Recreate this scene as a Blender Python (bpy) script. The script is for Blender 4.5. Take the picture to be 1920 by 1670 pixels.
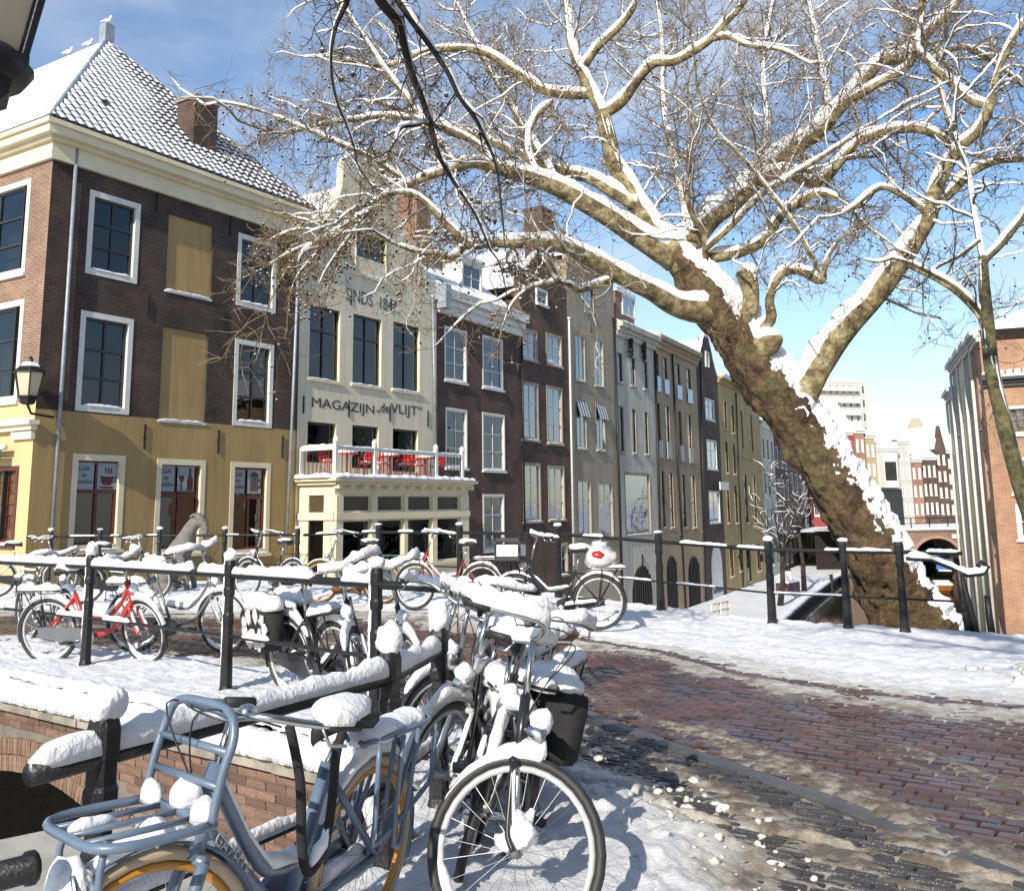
import bpy, math, random
from mathutils import Vector, Matrix, noise as mnoise
V = Vector
R = math.radians
sc = bpy.context.scene
for o in list(bpy.data.objects):
    bpy.data.objects.remove(o)
COL = sc.collection

# ------------------------------------------------------------------ camera
F, CX, CY, EYE = 1800.0, 960.0, 650.0, 1.62          # focal length and optical centre in photo pixels (1920 wide)
PITCH, ROLL = math.atan(300 / F), 0.012
_cp, _sp = math.cos(PITCH), math.sin(PITCH)
_F = V((0, _cp, _sp)); _R0 = V((1, 0, 0)); _U0 = V((0, -_sp, _cp))
_R = _R0 * math.cos(ROLL) - _U0 * math.sin(ROLL)
_U = _R0 * math.sin(ROLL) + _U0 * math.cos(ROLL)
CAMP = V((0, 0, EYE))
cd = bpy.data.cameras.new('camera'); cam = bpy.data.objects.new('camera', cd); COL.objects.link(cam)
cd.sensor_fit = 'HORIZONTAL'; cd.sensor_width = 36; cd.lens = F / 1920 * 36
cd.shift_y = -(835 - CY) / 1920; cd.clip_start = .05; cd.clip_end = 3000
cam.matrix_world = Matrix(((_R.x, _U.x, -_F.x, 0), (_R.y, _U.y, -_F.y, 0), (_R.z, _U.z, -_F.z, EYE), (0, 0, 0, 1)))
sc.camera = cam

# ------------------------------------------------------------------ sky and sun
SUN_EL = R(29); SUN_AZ = math.atan2(-.40, -.917)
S = V((math.sin(SUN_AZ) * math.cos(SUN_EL), math.cos(SUN_AZ) * math.cos(SUN_EL), math.sin(SUN_EL)))
w = bpy.data.worlds.new('World'); sc.world = w; w.use_nodes = True
nt = w.node_tree; nt.nodes.clear()
def wn(t, **k):
    n = nt.nodes.new(t)
    for a, b in k.items(): setattr(n, a, b)
    return n
sky = wn('ShaderNodeTexSky', sky_type='NISHITA', sun_disc=False)
sky.sun_elevation = SUN_EL; sky.sun_rotation = SUN_AZ; sky.air_density = 1.0; sky.dust_density = .15; sky.ozone_density = 2.6
tc = wn('ShaderNodeTexCoord'); mp = wn('ShaderNodeMapping'); mp.inputs['Scale'].default_value = (1.0, 1.0, 2.6)
mp.inputs['Location'].default_value = (.35, .15, .1)
nz = wn('ShaderNodeTexNoise'); nz.inputs['Scale'].default_value = 2.1; nz.inputs['Detail'].default_value = 8; nz.inputs['Roughness'].default_value = .52
rp = wn('ShaderNodeValToRGB'); rp.color_ramp.elements[0].position = .45; rp.color_ramp.elements[1].position = .74
rp.color_ramp.elements[0].color = (0, 0, 0, 1); rp.color_ramp.elements[1].color = (.85, .85, .85, 1)
mx = wn('ShaderNodeMix', data_type='RGBA'); mx.inputs[7].default_value = (4.4, 4.7, 5.2, 1)
bg = wn('ShaderNodeBackground'); bg.inputs[1].default_value = .122; wo = wn('ShaderNodeOutputWorld')
L = nt.links.new
L(tc.outputs['Generated'], mp.inputs[0]); L(mp.outputs[0], nz.inputs[0]); L(nz.outputs[0], rp.inputs[0])
hs = wn('ShaderNodeHueSaturation'); hs.inputs['Saturation'].default_value = 1.06
L(sky.outputs[0], hs.inputs['Color'])
sx_ = wn('ShaderNodeSeparateXYZ'); L(tc.outputs['Generated'], sx_.inputs[0]); hz_ = wn('ShaderNodeMapRange'); hz_.inputs[1].default_value = .0; hz_.inputs[2].default_value = .32; hz_.inputs[3].default_value = .4; hz_.inputs[4].default_value = 0; L(sx_.outputs[2], hz_.inputs[0])
am_ = wn('ShaderNodeMath'); am_.use_clamp = True; L(rp.outputs[0], am_.inputs[0]); L(hz_.outputs[0], am_.inputs[1]); L(am_.outputs[0], mx.inputs[0]); L(hs.outputs[0], mx.inputs[6]); L(mx.outputs[2], bg.inputs[0]); L(bg.outputs[0], wo.inputs[0])
sd = bpy.data.lights.new('sun', 'SUN'); sd.energy = 3.9; sd.angle = R(.5); sd.color = (1, .93, .82)
sun = bpy.data.objects.new('sun', sd); COL.objects.link(sun); sun.rotation_euler = S.to_track_quat('Z', 'Y').to_euler()
vs = sc.view_settings; vs.view_transform = 'Standard'; vs.look = 'None'; vs.exposure = .6; vs.gamma = 1; vs.use_curve_mapping = False
sc.cycles.max_bounces = 6; sc.cycles.transparent_max_bounces = 8; sc.cycles.caustics_reflective = False; sc.cycles.caustics_refractive = False
sc.cycles.diffuse_bounces = 3; sc.cycles.glossy_bounces = 3

# ------------------------------------------------------------------ photo pixel -> world
def ray(px, py): return _F + _R * ((px - CX) / F) + _U * ((CY - py) / F)
def at_y(px, py, y): d = ray(px, py); return CAMP + d * (y / d.y)
def at_z(px, py, z): d = ray(px, py); return CAMP + d * ((z - EYE) / d.z)
def proj(p):
    q = V(p) - CAMP; z = q.dot(_F)
    return CX + F * q.dot(_R) / z, CY - F * q.dot(_U) / z, z

# ------------------------------------------------------------------ materials
M = {}
def _new(name):
    m = bpy.data.materials.new(name); m.use_nodes = True; t = m.node_tree
    b = t.nodes['Principled BSDF']; M[name] = m
    return m, t, b
def c4(c): return (c[0], c[1], c[2], 1)
def pm(name, c1, c2=None, scale=4, rough=.7, bump=0, bscale=30, metal=0, spec=.5, rnd=0, stretch=None, detail=5, coat=0, contrast=(.35, .65), streak=0):
    m, t, b = _new(name); n = t.nodes; l = t.links.new
    b.inputs['Roughness'].default_value = rough; b.inputs['Metallic'].default_value = metal; b.inputs['Specular IOR Level'].default_value = spec
    b.inputs['Coat Weight'].default_value = coat
    tcn = n.new('ShaderNodeTexCoord'); src = tcn.outputs['Object']
    if stretch:
        mpp = n.new('ShaderNodeMapping'); mpp.inputs['Scale'].default_value = stretch; l(src, mpp.inputs[0]); src = mpp.outputs[0]
    c2 = c2 or tuple(x * .8 for x in c1)
    a = n.new('ShaderNodeTexNoise'); a.inputs['Scale'].default_value = scale; a.inputs['Detail'].default_value = detail; a.inputs['Roughness'].default_value = .62; l(src, a.inputs[0])
    rr = n.new('ShaderNodeValToRGB'); rr.color_ramp.elements[0].position = contrast[0]; rr.color_ramp.elements[1].position = contrast[1]
    rr.color_ramp.elements[0].color = c4(c1); rr.color_ramp.elements[1].color = c4(c2); l(a.outputs[0], rr.inputs[0])
    out = rr.outputs[0]
    if streak:
        sm_ = n.new('ShaderNodeMapping'); sm_.inputs['Scale'].default_value = (2.6, 2.6, .22); l(tcn.outputs['Object'], sm_.inputs[0]); sn_ = n.new('ShaderNodeTexNoise'); sn_.inputs['Scale'].default_value = 1.5; sn_.inputs['Detail'].default_value = 7; sn_.inputs['Roughness'].default_value = .7; l(sm_.outputs[0], sn_.inputs[0])
        sr_ = n.new('ShaderNodeMapRange'); sr_.inputs[1].default_value = .35; sr_.inputs[2].default_value = .7; sr_.inputs[3].default_value = 1; sr_.inputs[4].default_value = 1 - streak * 1.6; l(sn_.outputs[0], sr_.inputs[0]); sh_ = n.new('ShaderNodeHueSaturation'); l(sr_.outputs[0], sh_.inputs['Value']); l(out, sh_.inputs['Color']); out = sh_.outputs[0]
    if rnd:
        g = n.new('ShaderNodeNewGeometry'); oi = n.new('ShaderNodeObjectInfo'); ad = n.new('ShaderNodeMath'); ad.operation = 'ADD'
        fr = n.new('ShaderNodeMath'); fr.operation = 'FRACT'
        l(g.outputs['Random Per Island'], ad.inputs[0]); l(oi.outputs['Random'], ad.inputs[1]); l(ad.outputs[0], fr.inputs[0])
        mr = n.new('ShaderNodeMapRange'); mr.inputs[3].default_value = 1 - rnd; mr.inputs[4].default_value = 1 + rnd; l(fr.outputs[0], mr.inputs[0])
        hv = n.new('ShaderNodeHueSaturation'); l(mr.outputs[0], hv.inputs['Value']); l(out, hv.inputs['Color']); out = hv.outputs[0]
    l(out, b.inputs['Base Color'])
    if bump:
        bn = n.new('ShaderNodeTexNoise'); bn.inputs['Scale'].default_value = bscale; bn.inputs['Detail'].default_value = 6; l(src, bn.inputs[0])
        bb = n.new('ShaderNodeBump'); bb.inputs['Strength'].default_value = bump; bb.inputs['Distance'].default_value = .02
        l(bn.outputs[0], bb.inputs['Height']); l(bb.outputs[0], b.inputs['Normal'])
    return m
def brickmat(name, c1, c2, mortar, wob=.5):
    m, t, b = _new(name); n = t.nodes; l = t.links.new
    tcn = n.new('ShaderNodeTexCoord'); sp = n.new('ShaderNodeSeparateXYZ'); ad = n.new('ShaderNodeMath'); cb = n.new('ShaderNodeCombineXYZ')
    l(tcn.outputs['Object'], sp.inputs[0]); l(sp.outputs[0], ad.inputs[0]); l(sp.outputs[1], ad.inputs[1]); l(ad.outputs[0], cb.inputs[0]); l(sp.outputs[2], cb.inputs[1])
    k = n.new('ShaderNodeTexBrick'); k.inputs['Scale'].default_value = 1; k.inputs['Brick Width'].default_value = .22; k.inputs['Row Height'].default_value = .065
    k.inputs['Mortar Size'].default_value = .006; k.inputs['Bias'].default_value = -.1
    k.inputs['Color1'].default_value = c4(c1); k.inputs['Color2'].default_value = c4(c2); k.inputs['Mortar'].default_value = c4(mortar); l(cb.outputs[0], k.inputs[0])
    a = n.new('ShaderNodeTexNoise'); a.inputs['Scale'].default_value = .9; a.inputs['Detail'].default_value = 7; a.inputs['Roughness'].default_value = .65; l(tcn.outputs['Object'], a.inputs[0])
    mr = n.new('ShaderNodeMapRange'); mr.inputs[1].default_value = .3; mr.inputs[2].default_value = .7; mr.inputs[3].default_value = 1 - wob; mr.inputs[4].default_value = 1 + wob; l(a.outputs[0], mr.inputs[0])
    hv = n.new('ShaderNodeHueSaturation'); l(mr.outputs[0], hv.inputs['Value']); l(k.outputs[0], hv.inputs['Color']); l(hv.outputs[0], b.inputs['Base Color'])
    bb = n.new('ShaderNodeBump'); bb.inputs['Strength'].default_value = .5; bb.inputs['Distance'].default_value = .008; bb.invert = True
    l(k.outputs['Fac'], bb.inputs['Height']); l(bb.outputs[0], b.inputs['Normal']); b.inputs['Roughness'].default_value = .85
    return m
def glassmat(name, tint=(.75, .8, .8), refl=.1, rough=.015):
    m, t, b = _new(name); n = t.nodes; l = t.links.new; n.remove(b)
    tr = n.new('ShaderNodeBsdfTransparent'); tr.inputs[0].default_value = c4(tint)
    gl = n.new('ShaderNodeBsdfGlossy'); gl.inputs['Roughness'].default_value = rough; gl.inputs['Color'].default_value = (.9, .95, 1, 1)
    fr = n.new('ShaderNodeFresnel'); fr.inputs[0].default_value = 1.52; ad = n.new('ShaderNodeMath'); ad.inputs[1].default_value = refl
    mxx = n.new('ShaderNodeMixShader'); l(fr.outputs[0], ad.inputs[0]); l(ad.outputs[0], mxx.inputs[0]); l(tr.outputs[0], mxx.inputs[1]); l(gl.outputs[0], mxx.inputs[2])
    tcn = n.new('ShaderNodeTexCoord'); bn = n.new('ShaderNodeTexNoise'); bn.inputs['Scale'].default_value = 1.6; l(tcn.outputs['Object'], bn.inputs[0])
    bb = n.new('ShaderNodeBump'); bb.inputs['Strength'].default_value = .25; bb.inputs['Distance'].default_value = .02; l(bn.outputs[0], bb.inputs['Height']); l(bb.outputs[0], gl.inputs['Normal'])
    l(mxx.outputs[0], n['Material Output'].inputs[0])
    return m
def emitmat(name, c, s):
    m, t, b = _new(name); b.inputs['Base Color'].default_value = c4(c); b.inputs['Emission Color'].default_value = c4(c); b.inputs['Emission Strength'].default_value = s
    return m

pm('snow', (.86, .86, .86), (.78, .79, .81), 9, .7, .6, 38, spec=.25)
pm('snow_tree', (.88, .88, .88), (.83, .84, .86), 9, .65, .2, 30, spec=.3)
pm('black_iron', (.009, .009, .01), (.018, .018, .019), 9, .42, .25, 60, spec=.35)
pm('black_rubber', (.018, .018, .018), (.03, .03, .03), 20, .6)
pm('black_paint', (.012, .012, .013), (.02, .02, .02), 9, .22, coat=.4)
pm('chrome', (.62, .62, .6), (.5, .5, .49), 8, .22, metal=1)
pm('dull_metal', (.33, .33, .33), (.24, .24, .25), 14, .45, metal=.8)
pm('zinc', (.36, .4, .44), (.25, .28, .31), 3, .5, metal=.3)
pm('white_paint', (.74, .73, .68), (.66, .64, .58), 3, .5, .05, 30)
pm('cream_paint', (.8, .71, .5), (.72, .63, .43), 2, .5, .05, 30)
pm('cream_wall', (.84, .76, .58), (.76, .68, .5), 1.1, .75, .15, 40, streak=.16)
pm('grey_wall', (.47, .395, .285), (.39, .325, .23), .9, .8, .15, 40, streak=.25)
pm('white_wall', (.7, .655, .55), (.58, .54, .45), 1.0, .8, .15, 40, streak=.28)
pm('tan_wall', (.53, .385, .24), (.43, .315, .195), .9, .8, .15, 40, streak=.25)
pm('yellow_wall', (.47, .32, .13), (.41, .275, .108), .8, .75, .15, 40, streak=.18)
pm('ochre_wall', (.53, .39, .17), (.44, .32, .135), .9, .8, .15, 40, streak=.22)
pm('far_white', (.5, .47, .42), (.42, .4, .36), 1, .8)
pm('far_cream', (.5, .43, .31), (.42, .36, .26), 1, .8)
pm('stone', (.36, .32, .26), (.16, .145, .12), 2.6, .85, .5, 25, rnd=.2)
pm('dark_sash', (.022, .025, .022), (.03, .03, .03), 6, .4)
pm('red_sash', (.12, .018, .018), (.09, .015, .015), 6, .4)
pm('red_paint', (.55, .02, .02), (.45, .02, .02), 6, .4)
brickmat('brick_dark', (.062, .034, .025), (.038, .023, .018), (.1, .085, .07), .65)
brickmat('brick_lit', (.25, .135, .08), (.17, .09, .055), (.4, .34, .27), .3)  # paler copy of the cafe brick, sunlight put into its colour
brickmat('brick_brown', (.09, .045, .032), (.06, .032, .024), (.14, .11, .09))
brickmat('brick_red', (.3, .12, .065), (.22, .09, .055), (.36, .3, .25), .3)
brickmat('brick_orange', (.42, .21, .115), (.33, .16, .09), (.45, .38, .3), .25)
glassmat('glass', (.5, .54, .55), .04)
glassmat('glass_dark', (.3, .33, .34), .025)
glassmat('glass_bright', (.75, .78, .78), .2)
glassmat('glass_blue', (.3, .55, .8), .3)
pm('curtain', (.5, .49, .46), (.44, .43, .4), .6, .9)
pm('room_shade', (.028, .023, .019), (.018, .015, .013), 2, .9)  # near-black panel colour, the shade of unlit rooms painted in
pm('roof_tile', (.045, .04, .042), (.07, .06, .058), 4, .5, rnd=.25)
pm('tile_red', (.5, .15, .07), (.36, .11, .06), 3, .6, rnd=.2)

# ------------------------------------------------------------------ object helpers
def tag(o, label=None, cat=None, group=None, kind=None):
    for k, v in (('label', label), ('category', cat), ('group', group), ('kind', kind)):
        if v: o[k] = v
    return o
def empty(name, loc=(0, 0, 0), rz=0, label=None, cat=None, group=None, mat=None):
    o = bpy.data.objects.new(name, None); o.empty_display_size = .2; COL.objects.link(o)
    if mat is not None: o.matrix_world = mat
    else: o.location = loc; o.rotation_euler = (0, 0, rz)
    return tag(o, label, cat, group)
def link(name, me, parent=None, mat=None):
    o = bpy.data.objects.new(name, me); COL.objects.link(o)
    if parent is not None: o.parent = parent
    if mat is not None: o.matrix_local = mat
    return o
def frame_for(t):
    t = t.normalized(); a = V((0, 0, 1)) if abs(t.z) < .95 else V((1, 0, 0))
    s = t.cross(a).normalized(); return s, s.cross(t).normalized()
class MB:
    def __init__(s): s.v = []; s.f = []
    def box(s, x0, x1, y0, y1, z0, z1):
        i = len(s.v)
        s.v += [(x0, y0, z0), (x1, y0, z0), (x1, y1, z0), (x0, y1, z0), (x0, y0, z1), (x1, y0, z1), (x1, y1, z1), (x0, y1, z1)]
        s.f += [(i, i + 3, i + 2, i + 1), (i + 4, i + 5, i + 6, i + 7), (i, i + 1, i + 5, i + 4), (i + 1, i + 2, i + 6, i + 5), (i + 2, i + 3, i + 7, i + 6), (i + 3, i, i + 4, i + 7)]
        return s
    def face(s, pts):
        i = len(s.v); s.v += [tuple(p) for p in pts]; s.f.append(tuple(range(i, i + len(pts)))); return s
    def prism(s, poly, d, mp=lambda a, b, c: (a, c, b)):
        """poly [(a,b)], extruded c from d[0] to d[1]"""
        n = len(poly); i = len(s.v)
        for c in d: s.v += [tuple(mp(a, b, c)) for a, b in poly]
        s.f.append(tuple(range(i + n - 1, i - 1, -1))); s.f.append(tuple(range(i + n, i + 2 * n)))
        for k in range(n): q = (k + 1) % n; s.f.append((i + k, i + q, i + n + q, i + n + k))
        return s
    def tube(s, pts, r, n=8, caps=True, flat=None, closed=False):
        pts = [V(p) for p in pts]; m = len(pts); rr = r if isinstance(r, (list, tuple)) else [r] * m
        i0 = len(s.v); sd = None
        for k, p in enumerate(pts):
            if closed: t = pts[(k + 1) % m] - pts[k - 1]
            else: t = pts[min(k + 1, m - 1)] - pts[max(k - 1, 0)]
            if t.length < 1e-9: t = V((0, 0, 1))
            t.normalize()
            if sd is None: sd, up = frame_for(t)
            else:
                sd = (sd - t * sd.dot(t))
                if sd.length < 1e-6: sd, up = frame_for(t)
                sd.normalize()
            up = sd.cross(t).normalized()
            for a in range(n):
                an = 2 * math.pi * a / n; q = p + (sd * math.cos(an) + up * math.sin(an)) * rr[k]; s.v.append((q.x, q.y, q.z))
        for k in range(m if closed else m - 1):
            a0 = i0 + k * n; b0 = i0 + ((k + 1) % m) * n
            for a in range(n): b = (a + 1) % n; s.f.append((a0 + a, a0 + b, b0 + b, b0 + a))
        if caps and not closed:
            s.f.append(tuple(range(i0 + n - 1, i0 - 1, -1))); e = i0 + (m - 1) * n; s.f.append(tuple(range(e, e + n)))
        return s
    def lathe(s, prof, c=(0, 0, 0), n=12, ax='z'):
        i = len(s.v); c = V(c)
        for r, h in prof:
            for a in range(n):
                an = 2 * math.pi * a / n; x, y = r * math.cos(an), r * math.sin(an)
                q = {'z': (x, y, h), 'y': (x, h, y), 'x': (h, x, y)}[ax]; s.v.append((c.x + q[0], c.y + q[1], c.z + q[2]))
        for k in range(len(prof) - 1):
            for a in range(n): b = (a + 1) % n; s.f.append((i + k * n + a, i + k * n + b, i + (k + 1) * n + b, i + (k + 1) * n + a))
        s.f.append(tuple(range(i + n - 1, i - 1, -1))); e = i + (len(prof) - 1) * n; s.f.append(tuple(range(e, e + n)))
        return s
    def blob(s, c, r, n=7, m=5, rough=.2, seed=0):
        c = V(c); r = V(r) if not isinstance(r, (int, float)) else V((r, r, r)); i = len(s.v)
        for k in range(m + 1):
            ph = math.pi * k / m
            for a in range(n):
                an = 2 * math.pi * a / n; d = V((math.sin(ph) * math.cos(an), math.sin(ph) * math.sin(an), math.cos(ph)))
                g = 1 + rough * mnoise.noise(d * 1.6 + c * 3 + V((seed, seed * .7, 0))); s.v.append((c.x + d.x * r.x * g, c.y + d.y * r.y * g, c.z + d.z * r.z * g))
        for k in range(m):
            for a in range(n): b = (a + 1) % n; s.f.append((i + k * n + a, i + (k + 1) * n + a, i + (k + 1) * n + b, i + k * n + b))
        return s
    def snow(s, pts, w, h, lift=0, seed=0, gap=None, na=6, step=None, under=.25, jag=.42):
        """a ridge of snow lying on the top of a path: half width w, height h; thinner where the path is steep"""
        pts = [V(p) for p in pts]
        q = [pts[0]]
        for a, b in zip(pts, pts[1:]):
            L_ = (b - a).length; k = max(1, int(math.ceil(L_ / (step or max(.05, w * 1.5)))))
            q += [a.lerp(b, j / k) for j in range(1, k + 1)]
        m = len(q); i0 = len(s.v); rings = []
        for k, p in enumerate(q):
            t = (q[min(k + 1, m - 1)] - q[max(k - 1, 0)]).normalized()
            hz = math.sqrt(max(0, 1 - t.z * t.z)); sd = V((t.y, -t.x, 0))
            if sd.length < .05: sd = V((1, 0, 0))
            sd.normalize(); up = V((0, 0, 1)) * .8 + sd.cross(t) * .2 if sd.cross(t).z > 0 else V((0, 0, 1)) * .8 - sd.cross(t) * .2
            e = min(1, (min(k, m - 1 - k) + .25) / 2.0); e = math.sqrt(e)
            nn = mnoise.noise(p * 5 + V((seed * 7.3, 0, 0))); n2 = mnoise.noise(p * 17 + V((0, seed * 3.1, 0)))
            g = max(.02, (.15 + .85 * hz ** 2) * (1 + .45 * nn + jag * n2)) * e
            if gap is not None and mnoise.noise(p * 1.7 + V((seed * 11.7, 5, 0))) < gap: g = .02
            ww = w * (.6 + .4 * min(1, g)) * e * (1 + .12 * n2); c = p + V((0, 0, lift))
            for a in range(na + 1):
                an = math.pi * a / na
                z = math.sin(an) ** .8 * h * g - under * w * (1 if a in (0, na) else 0)
                x = c + sd * (-math.cos(an) * ww) + up * z; s.v.append((x.x, x.y, x.z))
        n = na + 1
        for k in range(m - 1):
            for a in range(n):
                b = (a + 1) % n; s.f.append((i0 + k * n + a, i0 + (k + 1) * n + a, i0 + (k + 1) * n + b, i0 + k * n + b))
        s.f.append(tuple(range(i0, i0 + n))); e = i0 + (m - 1) * n; s.f.append(tuple(range(e + n - 1, e - 1, -1)))
        return s
    def xf(s, mtx, i0=0):
        for k in range(i0, len(s.v)): q = mtx @ V(s.v[k]); s.v[k] = (q.x, q.y, q.z)
        return s
    def mesh(s, name, mat, smooth=False):
        me = bpy.data.meshes.new(name); me.from_pydata(s.v, [], s.f)
        if mat: me.materials.append(M[mat] if isinstance(mat, str) else mat)
        if smooth: me.polygons.foreach_set('use_smooth', [True] * len(me.polygons))
        me.update(); return me
    def build(s, name, mat, parent=None, smooth=False):
        return link(name, s.mesh(name, mat, smooth), parent)
def struct(o, kind='structure'): o['kind'] = kind; return o
def rect_ring(mb, u0, u1, z0, z1, w, y0, y1):
    mb.box(u0, u0 + w, y0, y1, z0, z1); mb.box(u1 - w, u1, y0, y1, z0, z1); mb.box(u0 + w, u1 - w, y0, y1, z1 - w, z1); mb.box(u0 + w, u1 - w, y0, y1, z0, z0 + w)
def smoothstep(a, b, x): t = min(1, max(0, (x - a) / (b - a))); return t * t * (3 - 2 * t)
def lerp(a, b, t): return a + (b - a) * t
def fbm(p, o=4):
    return mnoise.fractal(p, 1.0, 2.03, o)
def interp(tab, x):
    if x <= tab[0][0]: return tab[0][1]
    for (a, b), (c, d) in zip(tab, tab[1:]):
        if x <= c: return b + (d - b) * (x - a) / (c - a)
    return tab[-1][1]
def catmull(pts, n=4):
    """smooth curve through points that may carry extra components"""
    out = []; P = [list(p) for p in pts]
    for i in range(len(P) - 1):
        a, b, c, d = P[max(i - 1, 0)], P[i], P[i + 1], P[min(i + 2, len(P) - 1)]
        for k in range(n):
            t = k / n; out.append([.5 * (2 * B + (C - A) * t + (2 * A - 5 * B + 4 * C - D) * t * t + (3 * B - A - 3 * C + D) * t ** 3) for A, B, C, D in zip(a, b, c, d)])
    out.append(P[-1]); return out
def pieces(parent, name, rest, mats, meshes, mat, rng, maxn=300):
    """the pieces that show largest as objects of their own, the rest joined"""
    inv = parent.matrix_world.inverted() if parent else Matrix()
    def size(m):
        x, y, z = proj(m.translation)
        return z if (z > .3 and -60 < x < 1980 and -60 < y < 1730) else 1e3 + abs(z)
    mats = sorted(mats, key=size)
    for m in mats[:maxn]: link(name, rng.choice(meshes), parent, inv @ m)
    if len(mats) > maxn:
        b = MB()
        for m in mats[maxn:]:
            me = rng.choice(meshes); i = len(b.v); mm = inv @ m
            b.v += [tuple(mm @ v.co) for v in me.vertices]; b.f += [tuple(i + k for k in p.vertices) for p in me.polygons]
        o = b.build(rest, mat, parent); o['kind'] = 'stuff'
def text_mesh(txt, size, depth=.004, shear=0, align='LEFT'):
    cu = bpy.data.curves.new('t', 'FONT'); cu.body = txt; cu.size = size; cu.extrude = depth; cu.align_x = align; cu.shear = shear; cu.resolution_u = 3
    o = bpy.data.objects.new('t', cu); COL.objects.link(o); bpy.context.view_layer.update()
    me = bpy.data.meshes.new_from_object(o.evaluated_get(bpy.context.evaluated_depsgraph_get()))
    bpy.data.objects.remove(o); bpy.data.curves.remove(cu); return me
# ================================================================== SETTING
O2 = V((-2.7, 8.0, 0)); BU = V((.803, -.596, 0)); BV = V((.596, .803, 0))      # bridge: u along the deck, v across it
def uvp(u, v, z=0): return O2 + BU * u + BV * v + V((0, 0, z))
def uv_of(p): q = V(p) - O2; return q.dot(BU), q.dot(BV)
WZ, WATER = -4.5, -5.05
def vmax(u): return 8.6 if u > -8.46 else 8.6 + (u + 8.46) * .575
def uedge(v): return 3.5 - 1.1 * smoothstep(-1.5, -.3, v)          # canal edge on the near quay
def base_z(u, v): return .1 * smoothstep(.1, 2.4, -u) * smoothstep(-13, -9, u) * smoothstep(4, 7.4, v) - .1 * smoothstep(-.5, 1.6, u) * smoothstep(4.5, 8, v)
TOP = [(-14, 1.6), (-8.3, 2.9), (-4.8, 4.7), (-2.9, 5.1), (.2, 4.6), (1.5, 4.4), (2.9, 3.5), (3.7, 3.3), (4.5, 3.1), (6, 3.1), (12, 2.9)]
BOT = [(-14, 1.0), (-5.7, 1.9), (-.9, 2.2), (1.8, 1.5), (3.0, 1.05), (4.1, .45), (5.0, -.25), (5.4, -.6), (6.6, -2.2), (7.5, -5), (8, -12)]
def gut(u): return interp([(2.0, 2.3), (3.55, 1.43), (4.97, .76), (5.97, .13), (7, -.7), (9, -2.6)], u)
def slush(u, v):
    """thickness of snow above the paving and how dirty it is"""
    top = interp(TOP, u); bot = interp(BOT, u)
    p = V((u, v, 0)); n1 = fbm(p * .9, 4); n2 = fbm(p * 3.3 + V((7, 3, 1)), 4); n3 = fbm(p * 11 + V((1, 9, 4)), 3)
    st = fbm(V((u * .35 + v * .12, (v - top * .5 - bot * .5 + u * .12) * 2.6, 2)), 4)        # wheel tracks follow the road
    if v > top: d = v - top; far = True
    elif v < bot: d = bot - v; far = False
    else: d = -min(top - v, v - bot); far = (top - v) < (v - bot)
    d += .42 * n1
    if far:
        t = .085 * smoothstep(1.1, 3.4, d) + .028 * smoothstep(-.25, .7, d) - .02
        dirt = 1 - smoothstep(.0, 1.9, d)
        t += n3 * (.008 + .008 * (1 - dirt)) + n2 * (.014 if d < 1.6 else .026)
        for o_ in (1.0, 1.55, 2.3):
            q_ = (d - .42 * n1 - o_ - .22 * math.sin(u * .55 + o_ * 3)) / .1
            if abs(q_) < 2.5: g_ = math.exp(-q_ * q_); t -= .022 * g_; dirt += .22 * g_
        dirt = max(0, min(1, dirt * (.78 + .45 * n2) + .05 * n3))
    else:
        t = .085 * smoothstep(-.1, .8, d) + .035 * smoothstep(-.35, .1, d) - .022
        dirt = 1 - smoothstep(-.1, .9, d)
        t += n3 * (.028 if d < 1.0 else .016) + n2 * .024 + fbm(p * 26, 3) * .008
        dirt = max(0, min(1, dirt * (.75 + .4 * n2)))
    if d < .35:
        k = 1 - smoothstep(-.5, .35, d)
        r = .03 * st + .018 * n2 + .022 * n3 + .014 * fbm(p * 31, 2) - .013
        if u > 1.5 and v > gut(u) + .15: r -= .011
        if u > 1.5 and abs(v - gut(u)) < .25: r += .012 * n1 + .008
        if u > 2.2 and v < 2.0: r += .014 * math.sin((v - bot) * 6.5 + n1 * 1.3) + .006
        t = lerp(t, min(r, .035), k); dirt = max(dirt, k * (.82 + .5 * n3))
    return t, dirt
def snow_sheet(name, label_, us, vs_, f, lo, hi):
    vts = []; fcs = []; drt = []; nu, nv = len(us), len(vs_)
    for v in vs_:
        for u in us:
            uu, vv = f(u, v); t, dd = slush(uu, vv)
            e = min(1, lo(uu, vv) / .25); t2 = t
            if e < 1: t2 = t + .05 * (1 - e) ** 2 - .09 * max(0, 1 - e * 4)
            q = uvp(uu, vv, base_z(uu, vv) + t2); vts.append((q.x, q.y, q.z)); drt.append(dd)
    for j in range(nv - 1):
        for i in range(nu - 1):
            a = j * nu + i; fcs.append((a, a + 1, a + nu + 1, a + nu))
    me = bpy.data.meshes.new(name); me.from_pydata(vts, [], fcs); at = me.attributes.new('dirt', 'FLOAT', 'POINT'); at.data.foreach_set('value', drt)
    me.polygons.foreach_set('use_smooth', [True] * len(fcs)); me.materials.append(M['street_snow'])
    o = link(name, me); struct(o); return o
m, t, b_ = _new('street_snow'); n = t.nodes; l = t.links.new
at = n.new('ShaderNodeAttribute'); at.attribute_name = 'dirt'
tcn = n.new('ShaderNodeTexCoord'); nn = n.new('ShaderNodeTexNoise'); nn.inputs['Scale'].default_value = 9; nn.inputs['Detail'].default_value = 9; nn.inputs['Roughness'].default_value = .7; l(tcn.outputs['Object'], nn.inputs[0])
ad = n.new('ShaderNodeMath'); ad.operation = 'MULTIPLY_ADD'; ad.inputs[1].default_value = 1.3; ad.inputs[2].default_value = -.65; l(nn.outputs[0], ad.inputs[0])
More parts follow.
